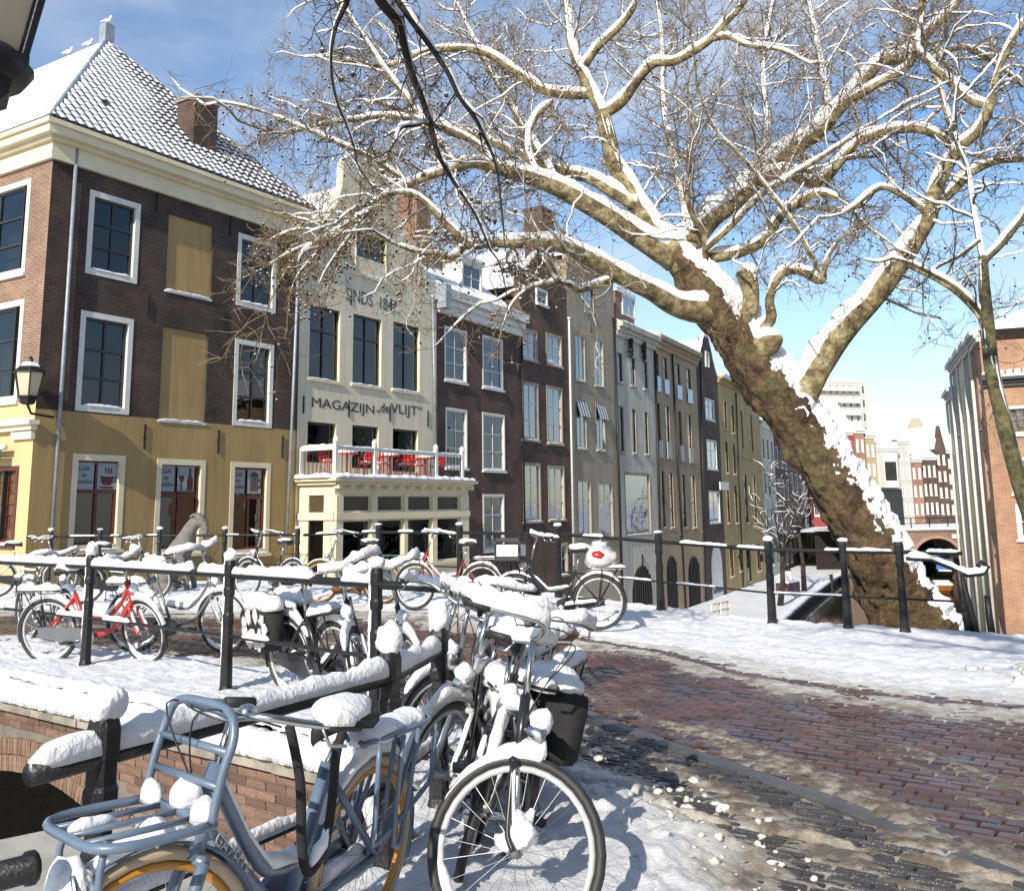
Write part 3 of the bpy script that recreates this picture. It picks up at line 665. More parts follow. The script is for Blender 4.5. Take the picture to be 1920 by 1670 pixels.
# ------------------------------------------------------------------ corner cafe
p0, p1 = BD['cafe']; zc_top = zpx(p0, 95, 236)
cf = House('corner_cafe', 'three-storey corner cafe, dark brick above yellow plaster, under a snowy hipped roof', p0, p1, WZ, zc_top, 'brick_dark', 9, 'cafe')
for r_ in ((169, 355, 256, 533), (447, 436, 516, 588), (152, 581, 241, 778), (441, 634, 509, 803)):
    cf.win(*r_, cols=2, rows=(.36, .68), fw=.14, sash='dark_sash', sash_w=.07, bar=.06, sill=False, rec=.16, proud=.015, glass='glass_dark')
    u0, u1, z0, z1 = cf.rect(*r_); q = MB(); q.snow([(u0 + .15, .03, z0 + .13), ((u0 + u1) / 2, .03, z0 + .13), (u1 - .15, .03, z0 + .13)], .06, .07, 0, u0 * 5 + z0, step=.1); q.build('sill_snow', 'snow', cf.e, True)
for r_ in ((137, 850, 226, 1030), (295, 859, 379, 1036), (433, 865, 503, 1037)):
    cf.win(*r_, cols=2, rows=(.37,), fw=.15, frame='cream_paint', sash='red_sash', sash_w=.07, bar=.08, sill=True, rec=.16, proud=.012, glass='glass_dark')
for r_ in ((317, 400, 395, 562), (306, 611, 384, 794)):
    u0, u1, z0, z1 = cf.rect(*r_); cf.holes.append((u0, u1, z0, z1)); MB().box(u0, u1, .05, .07, z0, z1).build('blind_panel', 'yellow_wall', cf.e)
    q = MB(); q.box(u0 - .03, u1 + .03, -.03, .06, z0 - .05, z0); q.build('ledge', 'white_paint', cf.e); q = MB(); q.snow([(u0, .0, z0), ((u0 + u1) / 2, .0, z0), (u1, .0, z0)], .04, .05, 0, z0, step=.1); q.build('ledge_snow', 'snow', cf.e, True)
zs = (cf.fp(106, 768)[1] + cf.fp(558, 808)[1]) / 2
cf.finish(zsplit=zs, lowmat='yellow_wall', sides=False)
# frosted signs in the upper panes
pm('frost', (.3, .36, .38), (.27, .33, .35), 3, .6); pm('sign_red', (.07, .012, .012), (.06, .01, .01), 3, .5)
def sign(px0, py0, px1, py1, kind):
    u0, u1, z0, z1 = cf.rect(px0, py0, px1, py1); um = (u0 + u1) / 2; yq = .07; o = empty('window_sign'); o.parent = cf.e; g = .05
    MB().box(u0, um - g, yq, yq + .004, z0, z1).box(um + g, u1, yq, yq + .004, z0, z1).build('frosted_film', 'frost', o)
    H_ = z1 - z0; W_ = um - g - u0
    for i, t_ in enumerate(('Café', 'de', 'Postillon')):
        me = text_mesh(t_, H_ * .25, .001, .25, 'CENTER'); xs = [v.co.x for v in me.vertices]; k = min(1, W_ * .92 / (max(xs) - min(xs)))
        for v in me.vertices: v.co = ((u0 + um - g) / 2 + v.co.x * k, yq - .004 - v.co.z, z1 - H_ * (.3 + .25 * i) + v.co.y)
        me.materials.clear(); me.materials.append(M['sign_red']); link('lettering', me, o)
    c = (um + g + u1) / 2; w_ = (u1 - um - g) * .5; d = MB(); fl = lambda pts: d.prism([(c + a * w_, z0 + b * H_) for a, b in pts], (yq - .006, yq - .002))
    if kind == 'cup':
        fl([(-.7, .5), (.62, .5), (.5, .25), (.3, .16), (-.4, .16), (-.6, .25)]); fl([(-.8, .1), (.75, .1), (.45, .03), (-.5, .03)]); fl([(.6, .46), (.9, .46), (.9, .28), (.55, .25), (.58, .3), (.8, .32), (.8, .41), (.6, .42)])
        for x in (-.3, 0, .25): fl([(x, .58), (x + .1, .66), (x, .76), (x + .06, .86), (x + .12, .77), (x + .2, .67), (x + .08, .58)])
    elif kind == 'wine':
        fl([(.15, .03), (.85, .03), (.85, .5), (.62, .66), (.62, .93), (.38, .93), (.38, .66), (.15, .5)]); fl([(-.85, .62), (-.2, .62), (-.26, .44), (-.47, .34), (-.47, .08), (-.3, .03), (-.75, .03), (-.58, .08), (-.58, .34), (-.78, .44)])
    else:
        for x in (-.55, -.25, .05, .35): fl([(x, .1), (x + .16, .1), (x + .16, .68), (x, .68)])
        fl([(-.65, .7), (.6, .7), (.5, .82), (.2, .88), (-.1, .92), (-.4, .86)]); fl([(.6, .6), (.95, .6), (.95, .22), (.6, .22), (.6, .3), (.82, .3), (.82, .52), (.6, .52)])
    d.build('pictogram', 'sign_red', o)
sign(142, 866, 222, 917, 'cup'); sign(299, 872, 366, 921, 'wine'); sign(436, 879, 492, 925, 'beer')
cf.anchors([(272, 795, 842), (410, 806, 850), (530, 817, 858), (295, 361, 395), (433, 406, 444), (279, 556, 597), (420, 584, 622)])
cf.pipe((141, 92), 272, 1030); cf.pipe((560, 533), 410, 1040)
# sunlit face of the same house towards the side street
nl = V((-cf.nrm.y, cf.nrm.x)); lf_end = p0 + V((cf.nrm.x, cf.nrm.y)) * 9
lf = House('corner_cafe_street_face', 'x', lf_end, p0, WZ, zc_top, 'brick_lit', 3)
bpy.context.view_layer.update()
lf.win(-60, 372, 47, 512, cols=2, rows=(.36, .68), fw=.14, sash='dark_sash', sash_w=.07, bar=.06, rec=.16)
lf.win(-70, 585, 33, 752, cols=2, rows=(.36, .68), fw=.14, sash='dark_sash', sash_w=.07, bar=.06, rec=.16)
pm('lead_glass', (.05, .03, .012), (.16, .09, .03), 2.5, .15)
lf.win(-90, 880, 26, 1022, cols=6, rows=(.16, .32, .48, .64, .8), fw=.1, frame='red_sash', sash='red_sash', rec=.2, bar=.015, sash_w=.04, glass='lead_glass')
lf.finish(zsplit=lf.fp(60, 752)[1], lowmat=pm('yellow_lit', (.62, .47, .23), (.54, .4, .19), 1, .75, .15, 40), sides=False, wallname='street_wall')  # paler copy of the yellow plaster with the sun painted in
# shop cornice, lintels and green awning edge on that face
uu, zz = lf.fp(45, 790); MB().box(lf.W - 3.4, lf.W + .12, -.16, .0, zz - .22, zz - .1).box(lf.W - 3.4, lf.W + .2, -.26, .0, zz - .1, zz).build('shop_cornice', 'cream_paint', lf.e)
q = MB(); q.snow([(lf.W - 3.4, -.13, zz), (lf.W - 1, -.13, zz), (lf.W + .15, -.13, zz)], .14, .06, 0, 2); q.build('cornice_snow', 'snow', lf.e, True)
MB().box(lf.W - .75, lf.W + .05, -.1, 0, zz - .42, zz - .24).build('console', 'cream_paint', lf.e)
uu, z2 = lf.fp(12, 850); MB().tube([(lf.W - 3.4, -.25, z2 + .12), (uu + .35, -.25, z2 + .12)], .07, 8).build('awning_roller', 'white_paint', lf.e, True)
MB().box(lf.W - 3.4, uu + .3, -.32, -.3, z2 - .18, z2 + .06).build('awning', pm('green_cloth', (.02, .16, .1), None, 5, .8), lf.e)
for o in list(lf.e.children):
    o.parent = cf.e; o.matrix_parent_inverse = Matrix(); o.matrix_basis = cf.e.matrix_world.inverted() @ lf.e.matrix_world @ o.matrix_basis
bpy.data.objects.remove(lf.e)
# wall behind, closing the box
MB().box(cf.W - .004 - .02, cf.W - .004, 0, 9, 0, zc_top - WZ).build('party_wall', 'brick_dark', cf.e)
# cornice and gutter
zt = zc_top - WZ; ch_ = .85
m = MB()
for a, b, k in ((0, .5, .1), (.5, .62, .22), (.62, .86, .38), (.86, 1, .46)):
    z0, z1 = zt - ch_ + a * ch_, zt - ch_ + b * ch_ - .002
    m.box(-k, cf.W, -k, .05, z0, z1); m.box(-k, .05, .05, 9, z0, z1)
m.build('cornice', 'cream_paint', cf.e)
# hipped roof: apex found from the photo
best = None
for vi in range(10, 60):
    vq = vi * .1; q = p0 + V((cf.d.x, cf.d.y)) * (cf.W * .5) + V((cf.nrm.x, cf.nrm.y)) * vq
    for hi in range(20, 70):
        x, y, _ = proj((q.x, q.y, zc_top + hi * .1)); er = (x - 200) ** 2 + (y - 80) ** 2
        if best is None or er < best[0]: best = (er, vq, hi * .1)
_, av, ah = best; AP = V((cf.W * .5, av, zt + ah)); EV = .42
A0, A1, A2 = V((-EV, -EV, zt)), V((cf.W + .1, -EV, zt)), AP
RB = AP + V((0, 7.5, 0)); 
rf = MB(); rf.v = [tuple(x) for x in (A0, A1, AP, RB, V((-EV, 14, zt)), V((cf.W + .1, 14, zt)))]; rf.f = [(0, 1, 2), (0, 2, 3, 4), (1, 5, 3, 2)]
rf.build('roof', 'roof_tile', cf.e)
snow_rf = MB()
def offs(pts, k): 
    n_ = (pts[1] - pts[0]).cross(pts[2] - pts[0]).normalized(); n_ = n_ if n_.z > 0 else -n_; return [p + n_ * k for p in pts]
snow_rf.face(offs([A0, AP, RB, V((-EV, 14, zt))], .05)); 
snow_rf.build('roof_snow', 'snow', cf.e)
# pan tiles on the canal side of the hip, each with its own cushion of snow
def tile_mesh(w_, l_, seed):
    b = MB(); n_ = 5; r_ = random.Random(seed)
    prof = [(-.5, .012), (-.3, -.004), (-.05, .0), (.2, .012), (.36, .045), (.5, .02)]
    for y, dz in ((0, .0), (l_, -.0)):
        for x, z in prof: b.v.append((x * w_, y, z + (.028 if y == 0 else 0) + r_.uniform(-.002, .002)))
    for x, z in prof: b.v.append((x * w_, 0, z - .005))
    for k in range(5): b.f += [(k, k + 1, 7 + k, 6 + k), (12 + k, 13 + k, k + 1, k)]
    return b.mesh('roof_tile', 'roof_tile')
TM = [tile_mesh(.27, .36, i) for i in range(4)]
ex = (A1 - A0).normalized(); foot = A0 + ex * (AP - A0).dot(ex); ey = (AP - foot).normalized(); en = ex.cross(ey); LS = (AP - foot).length; LB = (A1 - A0).length; fa = (foot - A0).length
tl = []; tsn = MB(); bpy.context.view_layer.update()
nr_ = int(LS / .3)
for j in range(nr_):
    y = j * .3; f0 = y / LS; xa, xb = fa * f0, LB - (LB - fa) * f0; bell = -.0
    x = math.ceil(xa / .25) * .25
    while x + .13 < xb:
        P_ = A0 + ex * (x + .125) + ey * y + en * .02
        tl.append(cf.e.matrix_world @ Matrix(((ex.x, ey.x, en.x, P_.x), (ex.y, ey.y, en.y, P_.y), (ex.z, ey.z, en.z, P_.z), (0, 0, 0, 1))))
        # snow cushion leaves the lip and the roll bare where the sun has eaten it
        px_, py_, _ = proj(cf.e.matrix_world @ P_); thin = smoothstep(.25, .75, (x - xa) / max(.3, xb - xa) + .25 * mnoise.noise(P_ * .8)); lo = .045 + .09 * thin * rng.uniform(.6, 1.3); ro = .035 + .05 * thin * rng.uniform(.5, 1.2)
        if rng.random() < .995:
            i = len(tsn.v); wl_, wr = -.128, .128 - ro - .02
            for yy, h_ in ((lo, .05), (lo + .03, .075), (.2, .06), (.315, .05)):
                for xx, k in ((wl_, 0), (wl_ * .4, .8), (wr * .4, .9), (wr, 0)):
                    q = P_ + ex * (xx + rng.uniform(-.006, .006)) + ey * (yy + rng.uniform(-.01, .01)) + en * (.03 + (h_ - .02) * k); tsn.v.append(tuple(q))
            for a in range(3):
                for b in range(3): k = i + a * 4 + b; tsn.f.append((k, k + 1, k + 5, k + 4))
        x += .25
pieces(cf.e, 'roof_tile', 'far_roof_tiles', tl, TM, 'roof_tile', rng, 300)
tsn.build('tile_snow', 'snow', cf.e, True)
for a, b in ((A0, AP), (A1, AP)): MB().tube([a + V((0, 0, .04)), b + V((0, 0, .04))], .07, 6).build('hip_flashing', 'zinc', cf.e, True)
for q, s_ in ((AP, 1), (RB, .8)): MB().box(q.x - .16 * s_, q.x + .16 * s_, q.y - .16 * s_, q.y + .16 * s_, q.z - .1, q.z + .55 * s_).build('finial', 'zinc', cf.e)
# chimney with stepped flashing
um_, zm_ = cf.W * .62, 0
chx0 = None
for k in range(30, 95):
    u_ = cf.W * k / 100; yy = (1.15); P_ = cf.e.matrix_world @ V((u_, .9, zt + .6)); 
    if proj(P_)[0] > 366: chx0 = u_; break
MB().box(chx0 - .42, chx0 + .42, .55, 1.3, zt - .2, zt + 2.55).build('chimney', 'brick_brown', cf.e); MB().box(chx0 - .47, chx0 + .47, .5, 1.35, zt + 2.55, zt + 2.68).build('chimney_cap', 'stone', cf.e)
MB().blob((chx0, .92, zt + 2.7), (.45, .4, .08), 10, 6, .2).build('chimney_snow', 'snow', cf.e, True)
fl = MB()
for i in range(4): fl.box(chx0 - .45, chx0 - .425, .5 + i * .22, .74 + i * .22, zt - .05 + i * .32, zt + .38 + i * .32)
fl.build('flashing', 'zinc', cf.e)
# dormer on the street slope
# gulls on the ridge
pm('gull_white', (.8, .8, .78), (.7, .7, .7), 5, .8)
def gull(px, py, y, label):
    p = at_y(px, py, y); g = empty('gull', p, 0, label, 'bird', 'gulls on the cafe roof'); g.scale = (.62, .62, .72); b = MB(); b.blob((0, 0, .16), (.2, .1, .11), 9, 6, .1); b.blob((.15, 0, .32), (.08, .065, .08), 8, 6, .1); b.tube([(.1, 0, .2), (.15, 0, .3)], [.08, .06], 8); b.tube([(-.15, 0, .15), (-.36, 0, .1)], [.07, .02], 6); b.build('body', 'gull_white', g, True)
    MB().tube([(.21, 0, .32), (.29, 0, .3)], [.02, .005], 5).build('beak', 'yellow_wall', g); MB().tube([(.02, .03, -.04), (.02, .03, .1)], .012, 5).build('leg', 'yellow_wall', g); MB().tube([(.02, -.03, -.04), (.02, -.03, .1)], .012, 5).build('leg', 'yellow_wall', g)
ape = cf.e.matrix_world @ AP; rbe = cf.e.matrix_world @ RB
def on_ridge(t): return ape.lerp(rbe, t)
for (t_, dz, lb) in ((0, .59, 'white gull standing on the tallest roof finial'), (.12, .08, 'white gull on the snowy ridge nearest the tall finial'), (.26, .08, 'smaller white gull second along the snowy ridge'), (1, .48, 'white gull on the far left roof finial')):
    q = on_ridge(t_) + V((0, 0, dz)); x, y, _ = proj(q); gull(x, y, q.y, lb)
# ------------------------------------------------------------------ cream shop house with balcony
p0, p1 = BD['magazijn']
mg = House('cream_shop_house', 'cream neck-gabled shop house lettered SINDS 1847 with balcony over its bay window', p0, p1, WZ, zpx(p0, 572, 445), 'cream_wall', 10)
zt = mg.zt - WZ
for r_ in ((580, 566, 638, 718), (661, 584, 716, 728), (736, 599, 788, 738)):
    mg.win(*r_, cols=2, rows=(.34,), fw=.05, frame='cream_paint', sash='dark_sash', sash_w=.06, bar=.05, rec=.22, proud=0, glass='glass_dark')
for r_ in ((575, 786, 631, 872), (659, 793, 711, 882), (735, 800, 785, 888)):
    mg.win(*r_, cols=1, rows=(), fw=.05, frame='cream_paint', sash='dark_sash', sash_w=.07, rec=.22, proud=0, sill=False, curtain=('sides', .3), glass='glass_dark')
mg.finish()
# raised plaster frames between the windows
for x0, x1, ya, yb in ((641, 659, 575, 722), (719, 734, 590, 735)):
    pass
g = [mg.fp(x, y) for x, y in ((569, 445), (585, 438), (610, 420), (630, 392), (642, 350), (645, 303), (668, 292), (692, 283), (716, 292), (741, 303), (744, 366), (748, 409), (759, 439), (783, 482), (800, 520), (811, 545))]
zb_ = zt; wdw = mg.rect(667, 428, 725, 530)
g2 = [(max(.004, min(mg.W - .004, a)), b) for a, b in g]
# gable front as vertical strips so that the attic window stays open
def gz(u):
    return interp(sorted(g2), u)
gm = MB(); us_ = sorted({a for a, b in g2} | {wdw[0], wdw[1], .004, mg.W - .004})
top_r = gz(mg.W)
for a, b in zip(us_, us_[1:]):
    if b - a < 1e-4: continue
    za, zb2 = gz(a + 1e-4), gz(b - 1e-4)
    lo = zt
    if za <= lo and zb2 <= lo: continue
    segs = [(lo, None)]
    if wdw[0] - 1e-3 <= a and b <= wdw[1] + 1e-3: segs = [(lo, wdw[2]), (wdw[3], None)]
    for s0, s1 in segs:
        if s1 is None: q = [(a, s0), (b, s0), (b, max(s0, zb2)), (a, max(s0, za))]
        else: q = [(a, s0), (b, s0), (b, s1), (a, s1)]
        if s1 is not None and s1 <= s0: continue
        gm.prism(q, (.0, .3))
gm.build('gable', 'cream_wall', mg.e)
mg.winr(*wdw, cols=2, rows=(.4,), fw=.06, frame='cream_paint', sash='dark_sash', hole=False, rec=.2)
cp_ = MB(); cp_.tube([(a, .1, b + .02) for a, b in g2], .1, 6); cp_.build('gable_coping', 'cream_paint', mg.e)
cs = MB(); cs.snow([(a, .1, b + .1) for a, b in g2], .13, .08, 0, 3, step=.12); cs.build('gable_snow', 'snow', mg.e, True)
# roof behind the gable, ridge running back
rz = gz(mg.W * .5) - .9; r_ = MB(); r_.v = [(.0, .3, zt), (mg.W, .3, zt), (mg.W * .5, .3, rz), (0, 11, zt), (mg.W, 11, zt), (mg.W * .5, 11, rz)]; r_.f = [(0, 2, 5, 3), (2, 1, 4, 5)]; r_.build('roof', 'snow', mg.e)
mg.text('SINDS  1847.', 648, 562, 747, 538, y=-.008); mg.text('MAGAZIJN', 584, 768, 701, 744, y=-.008); mg.text('„de', 706, 774, 729, 754, y=-.008); mg.text('VLIJT”', 732, 779, 791, 755, y=-.008)
mg.anchors([(569, 742, 775), (654, 750, 782), (731, 760, 790), (802, 770, 800), (658, 555, 572), (733, 560, 586), (576, 545, 562)])
mg.pipe((808, 814), 560, 850)
# bay window
BP = 1.45
u0 = .12; u1 = mg.fp(878, 950, -BP)[0]; zbt = mg.fp(637, 908, -BP)[1]; zbl = mg.fp(637, 1118, -BP)[1]
bay = empty('bay_window'); bay.parent = mg.e
fm = MB(); fy = -BP
cols_ = [(643, 694), (707, 755), (764, 808), (819, 861)]
uc = [(mg.fp(a, 945, fy)[0], mg.fp(b, 945, fy)[0]) for a, b in cols_]
zu1, zu0 = mg.fp(700, 928, fy)[1], mg.fp(700, 959, fy)[1]; zl1, zl0 = mg.fp(700, 974, fy)[1], mg.fp(700, 1062, fy)[1]
def holes_wall(mb, X0, X1, Z0, Z1, hh, mapf, th=.12):
    X = sorted({X0, X1} | {h[0] for h in hh} | {h[1] for h in hh}); Z = sorted({Z0, Z1} | {h[2] for h in hh} | {h[3] for h in hh})
    for a, b in zip(X, X[1:]):
        for c, d in zip(Z, Z[1:]):
            if not any(h[0] < (a + b) / 2 < h[1] and h[2] < (c + d) / 2 < h[3] for h in hh): mb.face([mapf(a, c, 0), mapf(b, c, 0), mapf(b, d, 0), mapf(a, d, 0)])
    for a, b, c, d in hh:
        for q in (((a, c), (a, d)), ((b, d), (b, c)), ((a, d), (b, d)), ((b, c), (a, c))): mb.face([mapf(*q[0], 0), mapf(*q[1], 0), mapf(*q[1], th), mapf(*q[0], th)])
hf = [(a, b, zu0, zu1) for a, b in uc] + [(a, b, zl0, zl1) for a, b in uc]
holes_wall(fm, u0, u1, zbl - 2, zbt, hf, lambda a, z, t: (a, fy + t, z))
la, lb = .3, .95
hl_ = [(-BP + .42, -BP + 1.02, zu0, zu1), (-BP + .42, -BP + 1.02, zl0 - .4, zl1)]
holes_wall(fm, -BP, 0, zbl - 2, zbt, hl_, lambda a, z, t: (u0 + t, a, z)); fm.face([(u1, fy, zbl - 2), (u1, 0, zbl - 2), (u1, 0, zbt), (u1, fy, zbt)])
fm.build('bay_wall', 'cream_paint', bay)
mu = MB()
for a, b in [(u0, uc[0][0])] + [(uc[i][1], uc[i + 1][0]) for i in range(3)] + [(uc[3][1], u1)]: mu.box(a + .03, b - .03, fy - .05, fy, zbl - 1.5, zbt - .3)
mu.box(u0, u1, fy - .08, fy - .0, zl1 + .02, zu0 - .02); mu.box(u0, u1, fy - .06, fy - .001, zl0 - .12, zl0 - .03); mu.box(u0 - .06, u0, -BP, -.02, zl1 + .02, zu0 - .02)
mu.build('mullions', 'cream_paint', bay)
pm('lattice_glass', (.1, .085, .05), (.05, .04, .022), 30, .2, stretch=(1, 1, 1))
for a, b, z0, z1 in hf:
    lw = z1 < zu0 + .01
    MB().box(a, b, fy + .05, fy + .056, z0, z1).build('pane', 'glass_dark' if lw else 'lattice_glass', bay)
    m = MB(); rect_ring(m, a, b, z0, z1, .04, fy + .03, fy + .08); m.build('sash', 'cream_paint', bay)
    if not lw:
        lt = MB()
        for i in range(1, 12): x = lerp(a, b, i / 12); lt.tube([(x, fy + .045, z0), (x, fy + .045, z1)], .005, 4)
        for i in range(1, 6): z = lerp(z0, z1, i / 6); lt.tube([(a, fy + .045, z), (b, fy + .045, z)], .005, 4)
        lt.build('lead_lattice', 'dull_metal', bay)
for a, b, z0, z1 in hl_: MB().box(u0 + .05, u0 + .056, a, b, z0, z1).build('pane', 'lattice_glass' if z1 > zu1 - .01 else 'glass_dark', bay)
MB().box(u0 + .1, u1 - .1, -.9, -.88, zbl - 1, zbt).build('interior_shade', 'room_shade', bay)
bc = MB(); bc.box(u0 - .14, u1 + .14, fy - .14, 0, zbt, zbt + .1); bc.box(u0 - .26, u1 + .26, fy - .26, 0, zbt + .1, zbt + .2)
for i in range(13): x = lerp(u0, u1, i / 12); bc.box(x - .05, x + .05, fy - .2, fy, zbt - .12, zbt)
bc.build('bay_cornice', 'cream_paint', bay)
zf = zbt + .2
q = MB(); q.snow([(u0 - .2, -.02, zf), (u0 - .2, fy - .15, zf)], .16, .12, 0, 2, step=.1, under=.05); q.snow([(u0 - .25, fy - .15, zf), ((u0 + u1) / 2, fy - .15, zf), (u1 + .22, fy - .15, zf)], .16, .12, 0, 3, step=.1, under=.05); q.box(u0, u1, fy, -.02, zf, zf + .06); q.build('bay_snow', 'snow', bay, True)
# balcony balustrade
bal = empty('balcony'); bal.parent = mg.e
zr = zf + .92; px_posts = [mg.fp(x, 870, fy)[0] for x in (637, 702, 817, 866)]; px_posts[0] = u0
for x in px_posts: MB().box(x - .06, x + .06, fy - .06, fy + .06, zf, zr + .12).lathe([(.075, zr + .12), (.09, zr + .16), (.075, zr + .24), (.02, zr + .3)], (x, fy, 0), 8).build('baluster_post', 'white_paint', bal)
MB().box(u0 - .05, u0 + .05, -.1, .0, zf, zr).build('baluster_post', 'white_paint', bal)
rl = MB(); rl.box(u0, px_posts[-1], fy - .045, fy + .045, zr - .1, zr - .01); rl.box(u0 - .045, u0 + .045, fy, -.02, zr - .1, zr - .01); rl.build('handrail', 'white_paint', bal)
bs = MB()
n_ = 34
for i in range(n_): x = lerp(u0, px_posts[-1], (i + .5) / n_); bs.tube([(x, fy, zf), (x, fy, zr - .1)], .012, 5)
for i in range(9): y = lerp(fy, 0, (i + .5) / 9); bs.tube([(u0, y, zf), (u0, y, zr - .1)], .012, 5)
bs.build('balusters', 'black_iron', bal)
q = MB(); q.snow([(u0, -.05, zr - .01), (u0, fy, zr - .01)], .06, .09, 0, 8, step=.1); q.snow([(u0, fy, zr - .01), ((u0 + px_posts[-1]) / 2, fy, zr - .01), (px_posts[-1], fy, zr - .01)], .06, .05, 0, 5, step=.1); q.build('rail_snow', 'snow', bal, True)
bpy.context.view_layer.update()
MW = mg.e.matrix_world
def bistro_table(u, y, label):
    o = empty('bistro_table', MW @ V((u, y, zf + .06)), 0, label, 'table', 'red tables on the balcony'); MB().lathe([(.34, .7), (.34, .73)], n=16).build('table_top', 'red_paint', o); MB().lathe([(.03, .08), (.03, .7)], n=8).build('stem', 'red_paint', o)
    for a in range(3): MB().tube([(0, 0, .12), (.28 * math.cos(a * 2.1), .28 * math.sin(a * 2.1), .01)], .018, 6).build('leg', 'red_paint', o)
    MB().lathe([(.33, .73), (.33, .79), (.25, .83), (.05, .84)], n=16).build('snow', 'snow', o, True)
def garden_chair(u, y, rz, label, mat='red_paint'):
    o = empty('garden_chair', MW @ V((u, y, zf + .06)), mg.e.rotation_euler.z + rz, label, 'chair', 'red chairs on the balcony'); MB().lathe([(.2, .42), (.21, .45)], n=12).build('seat', mat, o)
    for a, b in ((-1, -1), (1, -1), (-1, 1), (1, 1)): MB().tube([(a * .15, b * .15, .43), (a * .2, b * .2, 0)], .016, 6).build('leg', mat, o)
    bk = MB(); bk.tube([(-.18, .16, .43), (-.2, .22, .75), (-.1, .25, .92), (.1, .25, .92), (.2, .22, .75), (.18, .16, .43)], .018, 6)
    for k in range(-2, 3): bk.tube([(k * .06, .18, .44), (k * .065, .245, .9)], .014, 5)
    bk.tube([(-.2, .21, .62), (.2, .21, .62)], .03, 5); bk.build('backrest', mat, o)
    for sgn in (-1, 1): MB().tube([(sgn * .2, .2, .66), (sgn * .24, -.05, .64), (sgn * .2, -.12, .44)], .016, 6).build('armrest', mat, o)
    MB().blob((0, 0, .47), (.2, .2, .06), 9, 5, .2).build('snow', 'snow', o, True)
W_ = px_posts[-1] - u0
for k, lb in ((.2, 'round red balcony table under snow, nearest the bay corner'), (.52, 'round red balcony table under snow, the middle one'), (.82, 'round red balcony table under snow, nearest the brown house')): bistro_table(u0 + W_ * k, -.75, lb)
for k, y, rz, lb in ((.07, -.75, math.pi / 2, 'red garden chair at the near end of the balcony'), (.34, -.7, -math.pi / 2, 'red garden chair right of the first balcony table'), (.42, -.95, math.pi / 2, 'red garden chair left of the middle balcony table'), (.64, -.7, -math.pi / 2, 'red garden chair right of the middle balcony table'), (.72, -.9, math.pi / 2, 'red garden chair left of the last balcony table'), (.93, -.7, -math.pi / 2, 'red garden chair at the far end of the balcony')): garden_chair(u0 + W_ * k, y, rz, lb)

# ------------------------------------------------------------------ the other canal houses
def zpt(nm, px, py): return zpx(BD[nm][0], px, py)
def chimney(h, u, y, z0, z1, w_=.45, d_=.45, mat='brick_red', pots=0):
    MB().box(u - w_, u + w_, y - d_, y + d_, z0, z1).box(u - w_ - .06, u + w_ + .06, y - d_ - .06, y + d_ + .06, z1 - .12, z1 + .02).build('chimney', mat, h.e)
    for k in range(pots): MB().lathe([(.12, z1 + .02), (.1, z1 + .5), (.12, z1 + .55)], (u + (k - (pots - 1) / 2) * .4, y, 0), 8).build('chimney_pot', 'tile_red', h.e, True)
    MB().blob((u, y, z1 + .04), (w_ * .9, d_ * .9, .09), 8, 5, .2).build('chimney_snow', 'snow', h.e, True)
def house_top(h, px, py): return h.fp(px, py)[1]
# brown house with cornice and dormer
h = House('brown_brick_house', 'dark brown brick canal house with snowy mansard and white-framed dormer', *BD['brown1'], WZ, zpt('brown1', 814, 584), 'brick_brown', 9)
for i, r_ in enumerate(((833, 610, 875, 720), (904, 627, 943, 733), (835, 763, 876, 879), (904, 772, 947, 884), (905, 926, 946, 1030))): h.win(*r_, cols=2, rows=(.36, .68), curtain=('all', 0) if i < 2 else ('sides', .25), fw=.08)
h.finish(); zt = h.zt - WZ; h.cornice(zt - .02, .9, .45); MB().box(-.1, .25, -.5, .1, zt + .1, zt + 1.0).build('cornice_console', 'zinc', h.e)
hr = h.fp(900, 490)[1]; r_ = h.roof(hr + .8, 3.2, 'roof_tile', .2, zt + .9)
sn = MB(); rng2 = random.Random(8)
for j in range(11):
    for i in range(int(h.W / .28)):
        if rng2.random() < .1: continue
        f0, f1 = (j + .12) / 11, (j + 1) / 11; x = i * .28; y0, y1 = lerp(-.2, 3.2, f0), lerp(-.2, 3.2, f1); z0, z1 = lerp(zt + .9, hr + .8, f0) + .05, lerp(zt + .9, hr + .8, f1) + .05; sn.box(x, x + .28 - rng2.uniform(.03, .1), y0, y1, z0 - .1, z0); sn.v[-8:] = [(a, b, c + (z1 - z0) * (1 if b == y1 else 0)) for a, b, c in sn.v[-8:]]
sn.build('roof_snow', 'snow', h.e)
u0, u1, z0, z1 = h.rect(861, 487, 901, 556, 1.0); dm = MB(); dm.box(u0, u1, .98, 3, z0, z1); dm.box(u0 - .1, u1 + .1, .85, 3, z1, z1 + .12); dm.build('dormer', 'white_paint', h.e)
h.winr(u0 + .05, u1 - .05, z0, z1, cols=2, rows=(.5,), hole=False, y=.9, rec=.07, sill=False); MB().box(u0 - .1, u1 + .1, .8, 3, z1 + .12, z1 + .25).build('dormer_snow', 'snow', h.e)
a, b = h.fp(768, 366, 2.2), h.fp(768, 470, 2.2); chimney(h, a[0] + .3, 2.2, b[1] - 1, a[1], .5, .5, 'brick_red', 2)
h.anchors([(893, 735, 765), (955, 750, 778), (893, 905, 930)]); h.pipe((975, 981), 600, 1000, 'black_iron')
